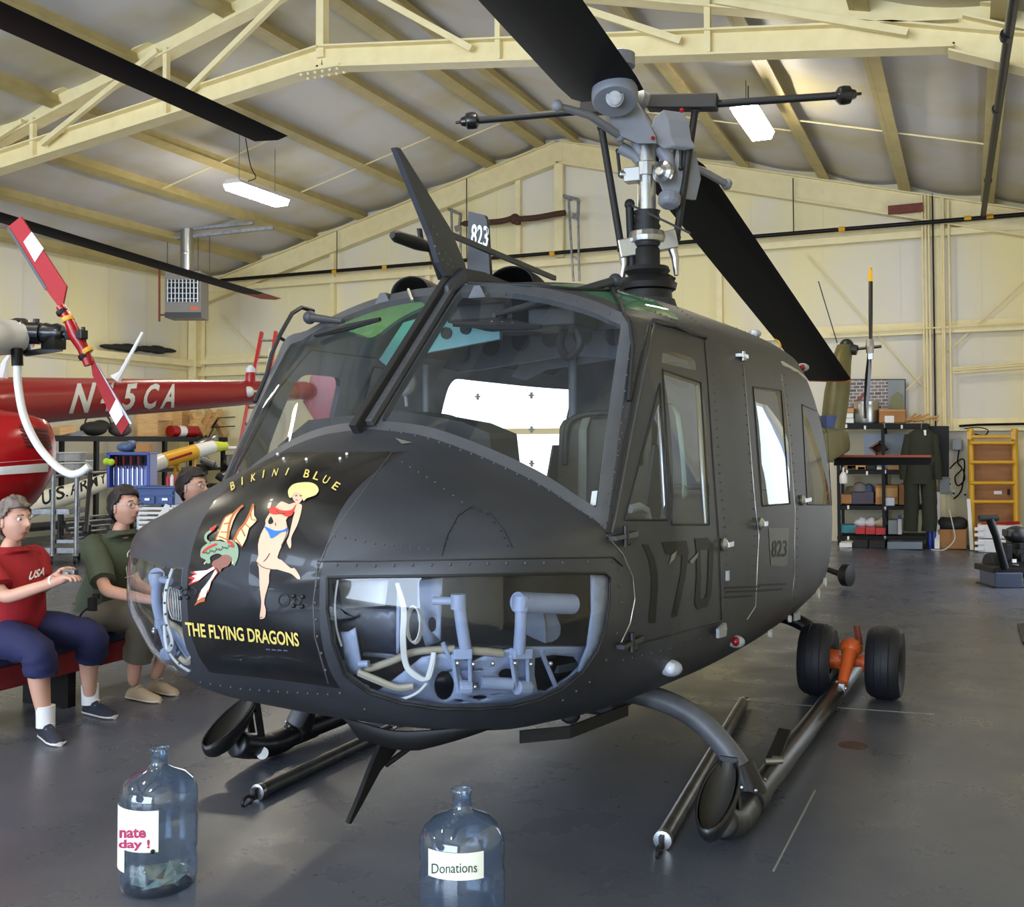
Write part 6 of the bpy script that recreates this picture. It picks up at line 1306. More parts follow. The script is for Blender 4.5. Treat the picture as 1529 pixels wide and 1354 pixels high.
for sg in (-.5, .5):
    q = V((c.x, c.y, 0))+CFH*sg; b.tube([q+CRH*-1.2+V((0, 0, .1)), q+CRH*-.9+V((0, 0, .035)), q+CRH*.45+V((0, 0, .035))], .03, 8)
    for e in (-.6, .2): b.tube([q+CRH*e+V((0, 0, .04)), q+CRH*e-CFH*sg*.5+V((0, 0, .95))], .025, 8)
put(b.obj('skid_gear', M_blade), RH)
# white helicopter tail with red and white tail rotor
WHc = at(-350, 700, D=3.4); WH = thing('white_helicopter', (WHc.x, WHc.y, 0), 'white helicopter tail end with black gearbox and white tail guard tube', 'helicopter')
b = cyl_px(B(), [(-900, 520, 2.4, .14), (-300, 512, 4.2, .125), (0, 504, 5.6, .096), (24, 503, 5.7, .094)], 20); put(b.obj('tail_boom', mat('white_grey_paint', (204, 202, 200), .3), smooth=50), WH)
def hx(x, y, d=5.72): return at(x, y, D=d)
b = B(); ad = (hx(60, 502)-hx(20, 503)); GB = b.lathe([(.098, -.01), (.105, .02), (.10, .06), (.075, .08)], hx(22, 503), ad, 20); b.tube([hx(36, 497), hx(62, 498)], [.062, .06], 14); b.lathe([(.05, 0), (.06, .03), (.05, .06), (.055, .09), (.04, .12)], hx(62, 498), ad, 14); b.tube([hx(92, 499), hx(112, 500)], .022, 10); b.cyl(hx(54, 490), hx(54, 476), .018, 8); b.box(hx(80, 512), (.1, .08, .07)); b.beam(hx(38, 528), hx(92, 520), .03, .03); b.ball(hx(33, 487), .04, 10, 6)
put(b.obj('tail_gearbox', M_blk, smooth=40), WH)
def plate(pts, d, th, m, name, parent): b = B(); b.prism([hx(x, y, d) for x, y in pts], CFH*th); return put(b.obj(name, m), parent)
TRD = 5.62
tb = plate([(10, 340), (31, 323), (44, 343), (99, 427), (93, 458), (86, 456), (68, 432)], TRD, .02, M_redb, 'tail_rotor_blade', WH); plate([(35, 361), (47, 346), (65, 371), (52, 391)], TRD-.004, .004, M_wpaint, 'white_band', tb); plate([(10, 341), (14, 340), (70, 430), (67, 433)], TRD-.003, .01, M_dkmetal, 'steel_edge', tb)
b = B(); b.tube([hx(90, 457, TRD), hx(104, 480, TRD), hx(112, 500, TRD), hx(124, 520, TRD), hx(133, 545, TRD)], [.024, .028, .036, .03, .026], 10); tg = put(b.obj('blade_grip', M_redp, smooth=50), WH)
for x, y, m_ in ((101, 476, M_yellow), (130, 524, M_yellow), (93, 466, M_black), (126, 532, M_black)): b = B(); b.lathe([(.031, -.012), (.033, 0), (.031, .012)], hx(x, y, TRD), hx(112, 500, TRD)-hx(x, y, TRD), 12); b.obj('grip_band', m_, tg)
tb = plate([(124, 530), (136, 545), (138, 560), (165, 621), (181, 649), (194, 630), (176, 594), (141, 542), (130, 522)], TRD, .02, M_redb, 'tail_rotor_blade', WH); plate([(163, 616), (174, 594), (184, 619), (173, 635)], TRD-.004, .004, M_wpaint, 'white_band', tb); plate([(142, 541), (146, 546), (197, 632), (194, 634)], TRD-.003, .01, M_steel, 'steel_edge', tb)
b = B(); b.box(hx(114, 500, TRD), (.12, .05, .05)); b.cyl(hx(110, 497, TRD), hx(126, 497, TRD), .02, 8); b.cyl(hx(124, 488, TRD), hx(126, 512, TRD), .012, 8); put(b.obj('tail_rotor_hub', M_dkmetal, bevel=.005), WH)
b = B(); b.tube(catmull([hx(x, y, 5.6) for x, y in ((26, 540), (27, 575), (36, 622), (56, 664), (82, 694), (103, 707), (119, 706), (133, 696))], 5), .021, 12); put(b.obj('tail_guard', M_wpaint, smooth=60), WH)
b = B(); b.cyl(hx(25, 520, 5.6), hx(26, 546, 5.6), .03, 12); put(b.obj('guard_clamp', M_black, smooth=40), WH)
t3 = at(405, 207, D=5.45); r3 = at(0, 23, D=4.03); d3 = (t3-r3).normalized(); h3 = t3-d3*4.6; small_blade(WH, h3, t3, .22, M_blade)
b = B(); b.tube([(h3.x, h3.y, 1.9), (h3.x, h3.y, h3.z+.05)], [.1, .05], 12); b.box(h3, (.4, .2, .1)); put(b.obj('mast', M_blade), WH)
c = V((h3.x, h3.y, 1.2)); M_wg = mat('white_grey_paint', (204, 202, 200), .3)
def pod(rows): return [[c+V((w*math.cos(a), y, z+h*math.sin(a))) for a in [2*PI*i/24 for i in range(24)]] for y, w, h, z in rows]
b = B(); b.loft(pod(((-.45, .74, .72, 0), (0, .75, .78, .02), (.5, .62, .66, .05), (1.0, .36, .42, .12), (1.5, .16, .2, .2)))); put(b.obj('cabin', M_wg, smooth=60), WH)
b = B(); b.loft(pod(((-1.45, .05, .05, -.1), (-1.38, .3, .3, -.08), (-1.15, .52, .52, -.04), (-.8, .68, .66, 0), (-.45, .74, .72, 0)))); put(b.obj('bubble_canopy', G_clear, smooth=60), WH)
b = B()
for sg in (-.7, .7): b.tube([(c.x+sg, c.y-1.2, .04), (c.x+sg, c.y+1.2, .04)], .035, 8); b.tube([(c.x+sg, c.y-.4, .04), (c.x+sg*.3, c.y-.4, .7)], .03, 8); b.tube([(c.x+sg, c.y+.5, .04), (c.x+sg*.3, c.y+.5, .7)], .03, 8)
put(b.obj('skid_gear', M_blade), WH)
# shelf rack along the left wall
def wl(x, y, X=-14.2): return at(x, y, X=X)
SH = thing('storage_rack', (-14.5, 15.0, 0), 'black steel storage rack along the left wall behind the red tail boom', 'rack')
for z, w in ((1.74, .09), (1.14, .05), (.25, .06)):
    b = B(); b.box((-14.45, 14.8, z), (.9, 5.2, w)); put(b.obj('shelf', M_black), SH)
for y in (12.25, 13.9, 15.6, 17.3):
    for x in (-14.86, -14.04): b = B(); b.box((x, y, .89), (.07, .07, 1.75)); put(b.obj('post', M_black), SH)
rr = random.Random(11)
WY0, WY1 = 14.6, 17.5
blocks = [((206, 610, 236, 650), .4), ((222, 612, 258, 628), .2), ((232, 618, 256, 648), .3), ((258, 612, 272, 650), .35), ((272, 612, 284, 650), .3)]
labels = ['tall pine offcut standing at the left end of the wood pile', 'pine board lying across the two upright offcuts on the rack', 'square pine block below the lying board on the rack', 'dark upright pine plank beside the pale blocks', 'narrow pale block at the right end of the upright offcuts']
for ((x0, y0, x1, y1), dep), lb_ in zip(blocks, labels):
    kx = -14.1-.11*len([o for o in bpy.data.objects if o.name.startswith('wood_block')]); dep = .1; p = [wl(x0, y1, kx), wl(x1, y1, kx), wl(x1, y0, kx), wl(x0, y0, kx)]; zz = 1.785-p[0].z if y1 > 640 else 0
    b = B(); b.prism([q+V((0, 0, zz*(1 if i < 2 else 0))) for i, q in enumerate(p)], (-dep, 0, 0)); tag(b.obj('wood_block', M_wood, bevel=.008), lb_, 'wood', 'wood offcuts on the rack')
for (x0, y0, x1, y1, w), lb_ in zip(((278, 650, 300, 620, 9), (286, 612, 304, 646, 9), (305, 650, 330, 614, 9), (318, 616, 334, 648, 10), (296, 648, 314, 610, 6)), ('leaning pine board with its foot at the red and white drum', 'pine board crossing behind the leaning board', 'long pale board leaning right of the cross', 'last pine board at the right end of the wood pile', 'thin pine strip standing inside the wood pile')):
    kx = -14.32-.035*len([o for o in bpy.data.objects if o.name.startswith('wood_board')]); b = B(); p, q = wl(x0, y0, kx), wl(x1, y1, kx); b.beam(p, q, .12, w/1560*19, up=V((1, 0, 0))); tag(drop(b.obj('wood_board', M_wood, bevel=.006), 1.787), lb_, 'wood', 'leaning boards on the rack')
b = B(); p = wl(84, 648); b.beam(wl(80, 645), wl(104, 640), .3, .12); tag(b.obj('wood_offcut', M_wood, bevel=.006), 'small flat piece of wood at the left end of the rack top', 'wood')
b = B(); bl_ = wl(112, 648); b.prism([wl(88, 652), wl(100, 655), wl(132, 648), wl(128, 643), wl(104, 644)], (-.2, 0, 0)); tag(b.obj('plastic_sheet', mat('grey_sheet', (150, 154, 166), .6)), 'folded grey sheet hanging over the rack edge', 'sheet')
b = B(); c = wl(140, 640); b.ball(c, (.2, .26, .13), 16, 10); b.ball(c+V((0, .16, .06)), (.13, .18, .1), 12, 8); b.tube([c+V((.1, .3*math.cos(a), .08+.2*math.sin(a))) for a in [PI*i/10 for i in range(11)]], .015, 6); tag(b.obj('black_bag', M_mdk, smooth=60), 'black bag with a loop handle on top of the rack', 'bag')
b = B(); c = wl(179, 642); b.ball(c, (.16, .24, .12), 14, 8); b.ball(c+V((0, -.12, .05)), (.12, .13, .1), 12, 8); tag(b.obj('cloth_bundle', mat('grey_brown_cloth', (84, 74, 72), .9), smooth=60), 'grey bundle on the rack behind the tail rotor blade tip', 'bundle')
for (x0, y0, x1, y1), lb_ in zip(((88, 673, 129, 686), (90, 687, 128, 700), (129, 680, 147, 698)), ('clear plastic storage bin with lid, topmost of two', 'clear plastic storage bin under another bin', 'small clear plastic box right of the two bins')):
    pb = [wl(x0, y1, -14.2), wl(x1, y1, -14.2)]; z0_ = 1.166 if y1 > 690 else 1.345; hh = .165 if y1 != 698 else .2; t = thing('storage_bin', ((pb[0].x), (pb[0].y+pb[1].y)/2, z0_), lb_, 'bin', 'clear bins on the rack'); b = B(); b.box((-14.35, (pb[0].y+pb[1].y)/2, z0_+hh*.44), (.3, abs(pb[1].y-pb[0].y), hh*.87)); put(b.obj('body', M_clear, bevel=.01), t); b = B(); b.box((-14.35, (pb[0].y+pb[1].y)/2, z0_+hh*.93), (.33, abs(pb[1].y-pb[0].y)+.02, hh*.12)); put(b.obj('lid', M_wpaint, bevel=.005), t)
tag(drop(bxD(203, 658, 223, 671, 14.62, .2).obj('cardboard_box', M_card2, bevel=.005), at(192, 675, D=14.6).z+.001), 'cardboard box above the blue tool rack', 'box')
b = B(); c = at(188, 668, D=14.75); b.ball(c, (.14, .12, .07), 14, 8); b.ball(c+CRH*.08+V((0, 0, .03)), (.08, .1, .07), 12, 8); tag(drop(b.obj('face_shield', mat('blue_grey_plastic', (84, 104, 140), .4), smooth=60), at(192, 675, D=14.6).z+.001), 'blue grey face shield on top of the blue tool rack', 'shield')
# blue tool rack with tennis balls
TRK = thing('tool_rack', tuple(at(192, 727, D=14.6)), 'bright blue tool rack with hanging tools', 'tool rack')
put(bxD(159, 676, 164, 728, 14.6, .3).obj('side_panel', M_bluep, bevel=.006), TRK); put(bxD(219, 676, 224, 728, 14.6, .3).obj('side_panel', M_bluep, bevel=.006), TRK); put(bxD(159, 675, 224, 679, 14.6, .3).obj('top_rail', M_bluep), TRK); put(bxD(162, 695, 222, 727, 14.75, .05).obj('front_tray', mat('clear_blue_tray', (92, 108, 184), .2), bevel=.01), TRK); put(bxD(162, 678, 222, 697, 14.85, .03).obj('back_board', mat('deep_blue_board', (26, 34, 92), .5)), TRK)
for k in range(9): b = B(); x = 168+k*5.6; b.cyl(at(x, 681, D=14.7), at(x, 693, D=14.7), .02, 8); b.cyl(at(x, 693, D=14.7), at(x, 700, D=14.7), .009, 6); put(b.obj('tool', mat('tool_red', (120, 30, 40), .5) if k % 2 else M_black), TRK)
for k in range(7): b = B(); x = 170+k*7; b.cyl(at(x, 698, D=14.72), at(x, 724, D=14.72), .006, 6); put(b.obj('tool_blade', M_chrome), TRK)
M_ten = mat('tennis_yellow', (176, 214, 44), .8, bump=(80, .3))
for x, y, lb_ in ((159, 689, 'tennis ball half hidden behind the rack corner'), (166, 690, 'yellow green tennis ball at the corner of the blue tool rack')): b = B(); b.ball(at(x, y, D=14.5-(x-159)*.02), .048, 16, 10); tag(b.obj('tennis_ball', M_ten, smooth=80), lb_, 'ball', 'tennis balls')
# blue tool chest on its white-grey drawer cart
TC = thing('tool_chest', tuple(at(233, 765, D=14.0)), 'blue steel tool chest with two drawers and white drawers below', 'tool chest')
put(bxD(205, 729, 261, 754, 14.0, .35).obj('chest_body', M_blues, bevel=.008), TC); put(bxD(203, 726, 262, 730, 13.98, .38).obj('lid', M_blues, bevel=.008), TC)
for x0, x1 in ((208, 231), (234, 258)): o = put(bxD(x0, 741, x1, 752, 13.98, .03).obj('drawer', M_blues, bevel=.005), TC); bxD(x0+8, 744, x1-8, 747, 13.95, .03).obj('drawer_handle', M_chrome, o)
put(bxD(208, 733, 258, 739, 13.98, .03).obj('drawer', M_blues, bevel=.005), TC)
for k in range(5): put(bxD(206, 757+k*7, 258, 761+k*7, 14.0, .28).obj('white_drawer', M_wpaint, bevel=.004), TC)
b = bxD(204, 754, 208, 842, 14.02, .3); bxD(256, 754, 260, 842, 14.02, .3, b); put(b.obj('cart_frame', M_steel), TC)
b = B(); b.prism([at(x, y, D=13.6) for x, y in ((231, 778), (247, 752), (254, 755), (250, 772), (238, 782))], CFH*.01); put(b.obj('paper_sheet', M_wpaint), TC)
for i, (x, c_, lb_) in enumerate(((251, (180, 40, 60), 'pink spray can left of a pair behind the tool chest'), (257, (226, 222, 222), 'white spray can in the middle behind the tool chest'), (263, (170, 60, 70), 'red spray can at the right behind the tool chest'))): b = B(); b.lathe([(.03, 0), (.03, .13), (.015, .15), (.015, .17), (0, .17)], at(x, 727, D=14.2), n=12); tag(b.obj('spray_can', mat('can_%d' % i, c_, .4), smooth=40), lb_, 'can', 'spray cans')
# long white tail boom lettered US ARMY on stands
UB = thing('boom_section', tuple(at(100, 760, D=13.6)), 'long white tail boom section lettered US ARMY resting on stands', 'boom'); b = cyl_px(B(), [(40, 756, 15.7, .185), (105, 737, 16.3, .155), (165, 716, 17.0, .118), (228, 695, 17.8, .092)], 20); UBO = put(b.obj('tube', mat('cream_white_paint', (222, 218, 200), .45), smooth=50), UB)
ub = bvh_of([UBO])
for ch, x, w in (('U', 63, 14), ('S', 84, 13), ('.', 99, 3), ('A', 105, 13), ('R', 120, 13), ('M', 134, 12), ('Y', 149, 10)):
    yb_ = 755-(x-63)*.36-(0 if ch != '.' else 0); h = 20-(x-63)*.05; p, f = text_px(ch, (x, yb_), (w, -w*.33), (-1, -(h if ch != '.' else 3)), .02); decal('painted_letter', ub, p, f, M_black, UBO, .004, 5)
for x in (80, 117, 132, 180):
    b = B(); p = at(x, 745, D=16.9+.01*x*.5); q = at(x, 700, D=16.9+.01*x*.5); b.tube([(p.x, p.y, .0), q], .03, 8); put(b.obj('stand_post', M_steel, smooth=40), UB)
b = B(); b.tube([at(70, 712, D=17.2), at(240, 697, D=18.2)], .03, 8); put(b.obj('stand_rail', M_steel), UB)
# yellow and white spar resting above
YS = thing('rotor_section', tuple(at(290, 690, D=15.4)), 'yellow and white banded spar with lime tip lying on the rack', 'spar'); Ydat = [(222, 696, 15.6), (243, 688, 15.8), (291, 674, 16.3), (318, 667, 16.6), (338, 666, 16.8)]
for i, (m_, r0, r1) in enumerate(((M_wpaint, .12, .12), (M_yellow, .12, .115), (M_wpaint, .115, .10), (mat('lime_paint', (206, 214, 60), .4), .10, .06))): (xa, ya, da), (xb, yb2, db) = Ydat[i], Ydat[i+1]; b = cyl_px(B(), [(xa, ya, da, r0), (xb, yb2, db, r1)], 16); o = put(b.obj('band', m_, smooth=40), YS)
b = cyl_px(B(), [(252, 687, 15.76, .02), (286, 676, 16.1, .02)], 6); put(b.obj('red_stripe', M_redp), YS); b = cyl_px(B(), [(338, 669, 16.8, .03), (358, 669, 17, .03)], 8); put(b.obj('spar_end', M_wpaint), YS)
b = B(); b.tube([at(262, 690, D=16.1), at(275, 712, D=16.1)], .03, 6); [b.tube([at(x, y, D=d), V((at(x, y, D=d).x, at(x, y, D=d).y, 0))], .03, 6) for x, y, d in ((262, 690, 16.1), (290, 680, 16.35))]; put(b.obj('stand', M_yellow), YS)
pa_, pb_ = wl(254, 656, -14.2), wl(293, 656, -14.2); pa_.z = pb_.z = 1.787+.11; b = B(); b.tube([pa_, pb_], .11, 16); DR_ = tag(b.obj('striped_drum', M_redp, smooth=40), 'red drum with a white band lying on the rack', 'drum'); b = B(); b.tube([pa_.lerp(pb_, .25), pa_.lerp(pb_, .5)], .1115, 16); b.obj('white_band', M_wpaint, DR_)
b = B(); b.tube([at(228, 684, D=16.6), at(300, 661, D=17.2)], .02, 8); b.lathe([(.03, -.2), (.06, -.15), (.08, 0), (.05, .1), (.08, .15), (.08, .2)], at(308, 660, D=17.3), at(316, 657, D=17.4)-at(308, 660, D=17.3), 14); tag(b.obj('drive_shaft', M_steel, smooth=40), 'grey drive shaft with a flanged end above the yellow spar', 'shaft')
b = B(); P = [wl(x, y, -14.3) for x, y in ((312, 650), (326, 622), (358, 620), (352, 634), (316, 636))]; b.tube([P[0], P[1], P[2]], .012, 6); b.tube([P[4], P[3], P[2]], .012, 6); b.tube([P[1], P[4]], .012, 6); tag(drop(b.obj('wire_basket', M_black), 1.787), 'black wire frame beside the wood pile', 'frame')
# engine parts heap below the spar
HP = thing('engine_parts', tuple(at(330, 710, D=17.3)), 'dark heap of engine parts on a stand below the yellow spar', 'engine parts'); rr = random.Random(5)
for k in range(16): c = at(300+rr.random()*50, 684+rr.random()*36, D=16.9+rr.random()*.4); b = B(); (b.box(c, (.08+.15*rr.random(), .1, .06+.12*rr.random())) if k % 2 else b.cyl(c, c+V((rr.uniform(-.2, .2), .1, rr.uniform(-.15, .15))), .03+.04*rr.random(), 10)); put(b.obj('engine_piece', M_mdk if k % 3 else M_steel, bevel=.005), HP)
b = B(); ph_ = at(326, 722, D=17.0); b.box((ph_.x, ph_.y, ph_.z/2), (.8, .5, ph_.z)); put(b.obj('stand', M_black), HP)
# grey utility cart
CT = thing('utility_cart', tuple(at(85, 830, D=14.6)), 'grey steel utility cart with upright posts on casters', 'cart'); dC = 14.2
for x0 in (80, 115): b = B(); q = at(x0, 700, D=dC); b.tube([(q.x, q.y, .12), q], .03, 8); put(b.obj('post', M_steel, smooth=40), CT)
b = B(); q = at(135, 706, D=dC+.2); p = at(128, 795, D=dC-.3); b.tube([p, q], .03, 8); put(b.obj('post', M_dkmetal, smooth=40), CT)
put(bxD(46, 760, 104, 768, dC, .6).obj('tray', M_steel, bevel=.01), CT); put(bxD(56, 818, 118, 826, dC, .6).obj('lower_frame', M_steel, bevel=.01), CT); put(bxD(80, 806, 118, 811, dC, .05).obj('cross_rail', M_steel), CT)
for x, dd in ((76, 0), (112, 0), (62, .6), (118, .6)):
    q = at(x, 833, D=dC+dd); q.z = .065; b = B(); b.lathe([(.03, -.02), (.062, -.02), (.065, 0), (.062, .02), (.03, .02)], q, CRH+CFH*.3, 16); w_ = put(b.obj('caster', M_rub, smooth=40), CT); b = B(); b.lathe([(0, -.022), (.03, -.022), (.03, .022), (0, .022)], q, CRH+CFH*.3, 12); b.box(q+V((0, 0, .07)), (.04, .06, .05)); b.obj('caster_hub', M_alu, w_)
tag(drop(bxD(44, 803, 56, 824, 13.2, .3).obj('white_box', M_wpaint, bevel=.02), 0), 'white box on the floor behind the person in the red shirt', 'box')
# low metal racks under the boom
RK_ = thing('pipe_rack', tuple(at(150, 800, D=14.6)), 'low rack of grey metal rails and dark parts behind the bench', 'rack')
for k, y in enumerate((770, 777, 785, 792, 800, 806)): b = B(); b.tube([at(96+3*k, y+4, D=15.9), at(168-2*k, y-2, D=16.3)], .022, 6); put(b.obj('rail', M_steel), RK_)
rr = random.Random(9)
for k in range(10): put(bxD(*(lambda x, y: (x, y, x+8+rr.random()*14, y+5+rr.random()*9))(96+rr.random()*56, 772+rr.random()*34), 16.0+rr.random()*.3, .2).obj('dark_part', M_mdk, bevel=.006), RK_)
b = B()
for x in (89, 161): q = at(x, 766, D=16.3); b.tube([(q.x, q.y, 0), q], .03, 8)
put(b.obj('upright', M_dkmetal), RK_)
# red fibreglass ladder
LD = thing('ladder', tuple(at(345, 800, D=15.6)), 'tall red ladder leaning in the corner behind the red tail boom', 'ladder')
dl = 18.0
for xa, ya, xb, yb_ in ((391, 496, 352, 700), (412, 495, 385, 700)):
    a = at(xa, ya, D=dl+.6); c = at(xb, yb_, D=dl); d = (c-a); k = -a.z/d.z; foot = a+d*k; b = B(); b.beam(a, foot, .055, .1, up=CFH); put(b.obj('rail', M_redp, bevel=.006), LD)
for k in range(11):
    y = 508+k*25; t = (y-496)/204; b = B(); b.cyl(at(391-39*t, y, D=dl+.6-.6*t), at(412-27*t, y, D=dl+.6-.6*t), .022, 8); put(b.obj('rung', M_steel, smooth=40), LD)
b = B(); b.tube([at(403, 520, D=dl), at(396, 560, D=dl), at(392, 600, D=dl)], .008, 5); put(b.obj('rope', M_wire), LD)
# long curtain-like hoses leaning beside the cockpit
# unit heater under the left roof slope
UH = thing('unit_heater', tuple(at(273, 440, D=19.4)), 'grey gas unit heater with louvred grille hanging near the corner', 'heater'); dH = 19.3
put(bxD(246, 404, 300, 474, dH, .5).obj('cabinet', mat('heater_grey', (126, 122, 116), .5), bevel=.01), UH); put(bxD(249, 418, 297, 450, dH-.004, .01).obj('grille_recess', M_black), UH)
for k in range(9): put(bxD(249.5+k*5.6, 417, 251+k*5.6, 451, dH-.04, .03).obj('grille_bar', M_alu), UH)
for k in range(4): put(bxD(249, 421+k*8, 297, 422.4+k*8, dH-.03, .02).obj('louvre', M_steel), UH)
put(bxD(246, 466, 300, 474, dH-.01, .02).obj('bottom_panel', M_dkmetal), UH); put(bxD(284, 458, 296, 463, dH-.006, .008).obj('orange_badge', mat('orange_badge', (214, 92, 52), .5)), UH)
b = B(); q = at(279, 404, D=dH+.25); b.tube([q, V((q.x, q.y, roofz(q.x)-.02))], .12, 16); b.lathe([(.125, 0), (.13, .02), (.125, .04)], q+V((0, 0, .3)), n=16); put(b.obj('flue_pipe', M_alu, smooth=50), UH)
for x0, y0, x1, y1 in ((210, 349, 378, 333), (247, 357, 408, 340)): b = B(); b.beam(at(x0, y0, D=19.6), at(x1, y1, D=19.6), .07, .06); put(b.obj('support_channel', M_steel), UH)
for x in (250, 296, 313): b = B(); b.cyl(at(x, 405, D=19.6), at(x, 352, D=19.6), .008, 5); put(b.obj('hanger_rod', M_dkmetal), UH)
b = B(); b.tube([at(246, 402, D=dH), at(238, 402, D=dH), at(238, 480, D=dH)], .02, 8); b.tube([at(238, 470, D=dH), at(246, 470, D=dH)], .015, 8); put(b.obj('gas_pipe', M_rust, smooth=40), UH)
for x, lb_ in ((0, 'dark rag bundle lying on the girt of the left wall'),):
    b = B()
    for k in range(7): c = at(165+k*14, 521+k*.8, X=XL+.12); b.ball(c+V((0, 0, .04)), (.08, .28, .05+.02*(k % 3)), 10, 6)
    tag(b.obj('rag_bundle', M_mdk, smooth=50), lb_, 'rags')
# ================================================================== RIGHT SIDE: shelves, flight suit, scaffold, mower
YS_ = 17.45
def bxY(x0, y0, x1, y1, Y=YS_, dep=.3, b=None):
    b = b or B(); return b.prism([at(x, y, Y=Y) for x, y in ((x0, y1), (x1, y1), (x1, y0), (x0, y0))], (0, dep, 0))
c6 = lambda x, y: (1180+x/2.943, 440+y/2.943)
SV = thing('shelf_unit', tuple(at(1300, 812, Y=17.6)*1), 'black steel shelf unit crowded with boxes against the back wall', 'shelf'); SV.location.z = 0; SV.matrix_basis = Mx.Translation((at(1300, 800, Y=17.6).x, 17.6, 0))
for y0, y1 in ((632, 640), (702, 708), (755, 761), (800, 806)): put(bxY(1250, y0, 1386, y1, 17.3, .6).obj('shelf', M_black, bevel=.004), SV)
for x in (1252, 1319, 1384):
    for Y in (17.3, 17.85): b = B(); p = at(x, 700, Y=17.3); zt = at(x, 633, Y=17.3).z; b.box((p.x, Y, zt/2), (.05, .04, zt)); put(b.obj('post', M_black), SV)
for x, y in ((1262, 636), (1290, 638), (1318, 635), (1345, 637), (1263, 704), (1293, 706), (1320, 704), (1265, 757), (1320, 759), (1265, 803), (1320, 803)): put(bxY(x, y-2.5, x+3, y+3, 17.28, .02).obj('price_card', M_white), SV)
put(bxY(1290, 648, 1352, 700, 17.8, .02).obj('back_panel', mat('pale_blue_board', (176, 188, 206), .5)), SV)
SHZ = [max(at(x, y, Y=17.3).z for x in (1250, 1386))+.002 for y in (632, 702, 755, 800)]
def snap(o, z0=None):
    z = min(v.co.z for v in o.data.vertices); return drop(o, z0 if z0 is not None else min(SHZ, key=lambda s: abs(s-z))+.001)
def box(name, r, m, label, cat, group=None, dep=.35, Y=17.35, parts=(), floor=None, lift=None):
    x0, y0 = c6(r[0], r[1]); x1, y1 = c6(r[2], r[3]); o = tag(bxY(x0, y0, x1, y1, Y, dep).obj(name, m, bevel=.006), label, cat, group); snap(o, floor if lift is None else lift)
    for nm, q, mm in parts: a, b2 = c6(q[0], q[1]); c, d = c6(q[2], q[3]); bxY(a, b2, c, d, Y-.008, .01).obj(nm, mm, o)
    return o
M_pur = mat('purple_plastic', (62, 46, 66), .4); M_redbin = mat('red_bin_plastic', (186, 36, 40), .4); M_tealb = mat('teal_box', (54, 130, 148), .5); M_flap = mat('cardboard_flap', (196, 150, 96), .7)
GB_ = 'boxes on the shelf unit'
box('cardboard_box', (390, 508, 505, 566), M_card2, 'cardboard box with a white label on the top shelf', 'box', GB_, parts=(('white_label', (415, 532, 456, 562), M_white), ('flap', (392, 505, 503, 512), M_flap)))
t = thing('metal_canister', tuple(at(*c6(335, 566), Y=17.55)), 'large silver metal canister on the top shelf', 'canister'); b = B(); q = at(*c6(335, 566), Y=17.55); r_ = .19; b.lathe([(r_*.96, 0), (r_, .02), (r_, .33), (r_*.95, .35), (r_*.9, .35)], q, n=24); put(b.obj('body', M_alu, smooth=40), t); b = B(); b.lathe([(r_*1.03, .30), (r_*1.03, .35), (0, .38)], q, n=24); put(b.obj('lid', M_alu, smooth=40), t)
for i, (r, lb_) in enumerate((((238, 545, 278, 566), 'white carton lowest of three on the top shelf corner'), ((240, 522, 276, 543), 'white carton middle of three on the top shelf corner'), ((242, 500, 278, 520), 'tan carton topmost of three on the top shelf corner'))): box('carton', r, M_white if i < 2 else M_flap, lb_, 'box', 'cartons on the top shelf', .3, lift=SHZ[0]+.001+i*.081)
b = B(); rr = random.Random(4); c = at(*c6(560, 556), Y=17.5)
for k in range(12): b.tube([c+V((rr.uniform(-.35, .35), rr.uniform(-.1, .1), 0.0)), c+V((rr.uniform(-.35, .35), rr.uniform(-.1, .1), rr.uniform(.03, .12)))], .018, 6)
tag(b.obj('kindling_pile', M_flap, kind='stuff'), 'heap of tan and pink scraps at the right end of the top shelf', 'scraps')
t = thing('open_crate', tuple(at(*c6(385, 700), Y=17.4)), 'open brown box tipped on its corner on the second shelf', 'box'); P = [c6(345, 672), c6(395, 640), c6(428, 680), c6(378, 705)]
b = B(); F_ = [at(x, y, Y=17.35) for x, y in P]; 
for k in range(4): b.prism([F_[k], F_[(k+1) % 4], F_[(k+1) % 4]+V((0, .3, 0)), F_[k]+V((0, .3, 0))], ((F_[(k+2) % 4]-F_[(k+1) % 4]).normalized()*.025))
put(b.obj('sides', mat('brown_wood', (110, 70, 46), .6)), t); b = B(); b.prism([f+V((0, .28, 0)) for f in F_], (0, .02, 0)); put(b.obj('bottom', mat('brown_wood', (110, 70, 46), .6)), t)
box('cardboard_sheet', (245, 682, 330, 702), M_flap, 'flat cardboard piece on the second shelf', 'cardboard')
rr = random.Random(8)
for k, (x0, x1, m_, lb_) in enumerate(((248, 290, M_mdk, 'dark gadget at the left of the third shelf'), (295, 330, M_steel, 'grey metal part left of centre on the third shelf'), (335, 375, M_mdk, 'black tool case on the third shelf'), (380, 412, M_white, 'white carton on the third shelf'), (428, 488, M_flap, 'orange brown carton on the third shelf'))): box('small_tool', (x0, 752+(k % 2)*6, x1, 770), m_, lb_, 'tool', 'small things on the third shelf', .25)
t = thing('squeeze_bottle', tuple(at(*c6(234, 830), Y=17.2)), 'white plastic squeeze bottle hanging at the shelf front', 'bottle'); b = B(); q = at(*c6(234, 829), Y=17.22); b.lathe([(.055, 0), (.062, .02), (.06, .12), (.03, .17), (.015, .18), (.012, .25), (.0, .26)], q, n=16); put(b.obj('body', M_white, smooth=50), t)
box('cardboard_box', (375, 848, 474, 932), M_card2, 'open cardboard box with a clear tub in front on the fourth shelf', 'box', GB_, parts=(('flap', (377, 850, 472, 888), M_flap), ('clear_tub', (412, 892, 458, 930), M_wl)))
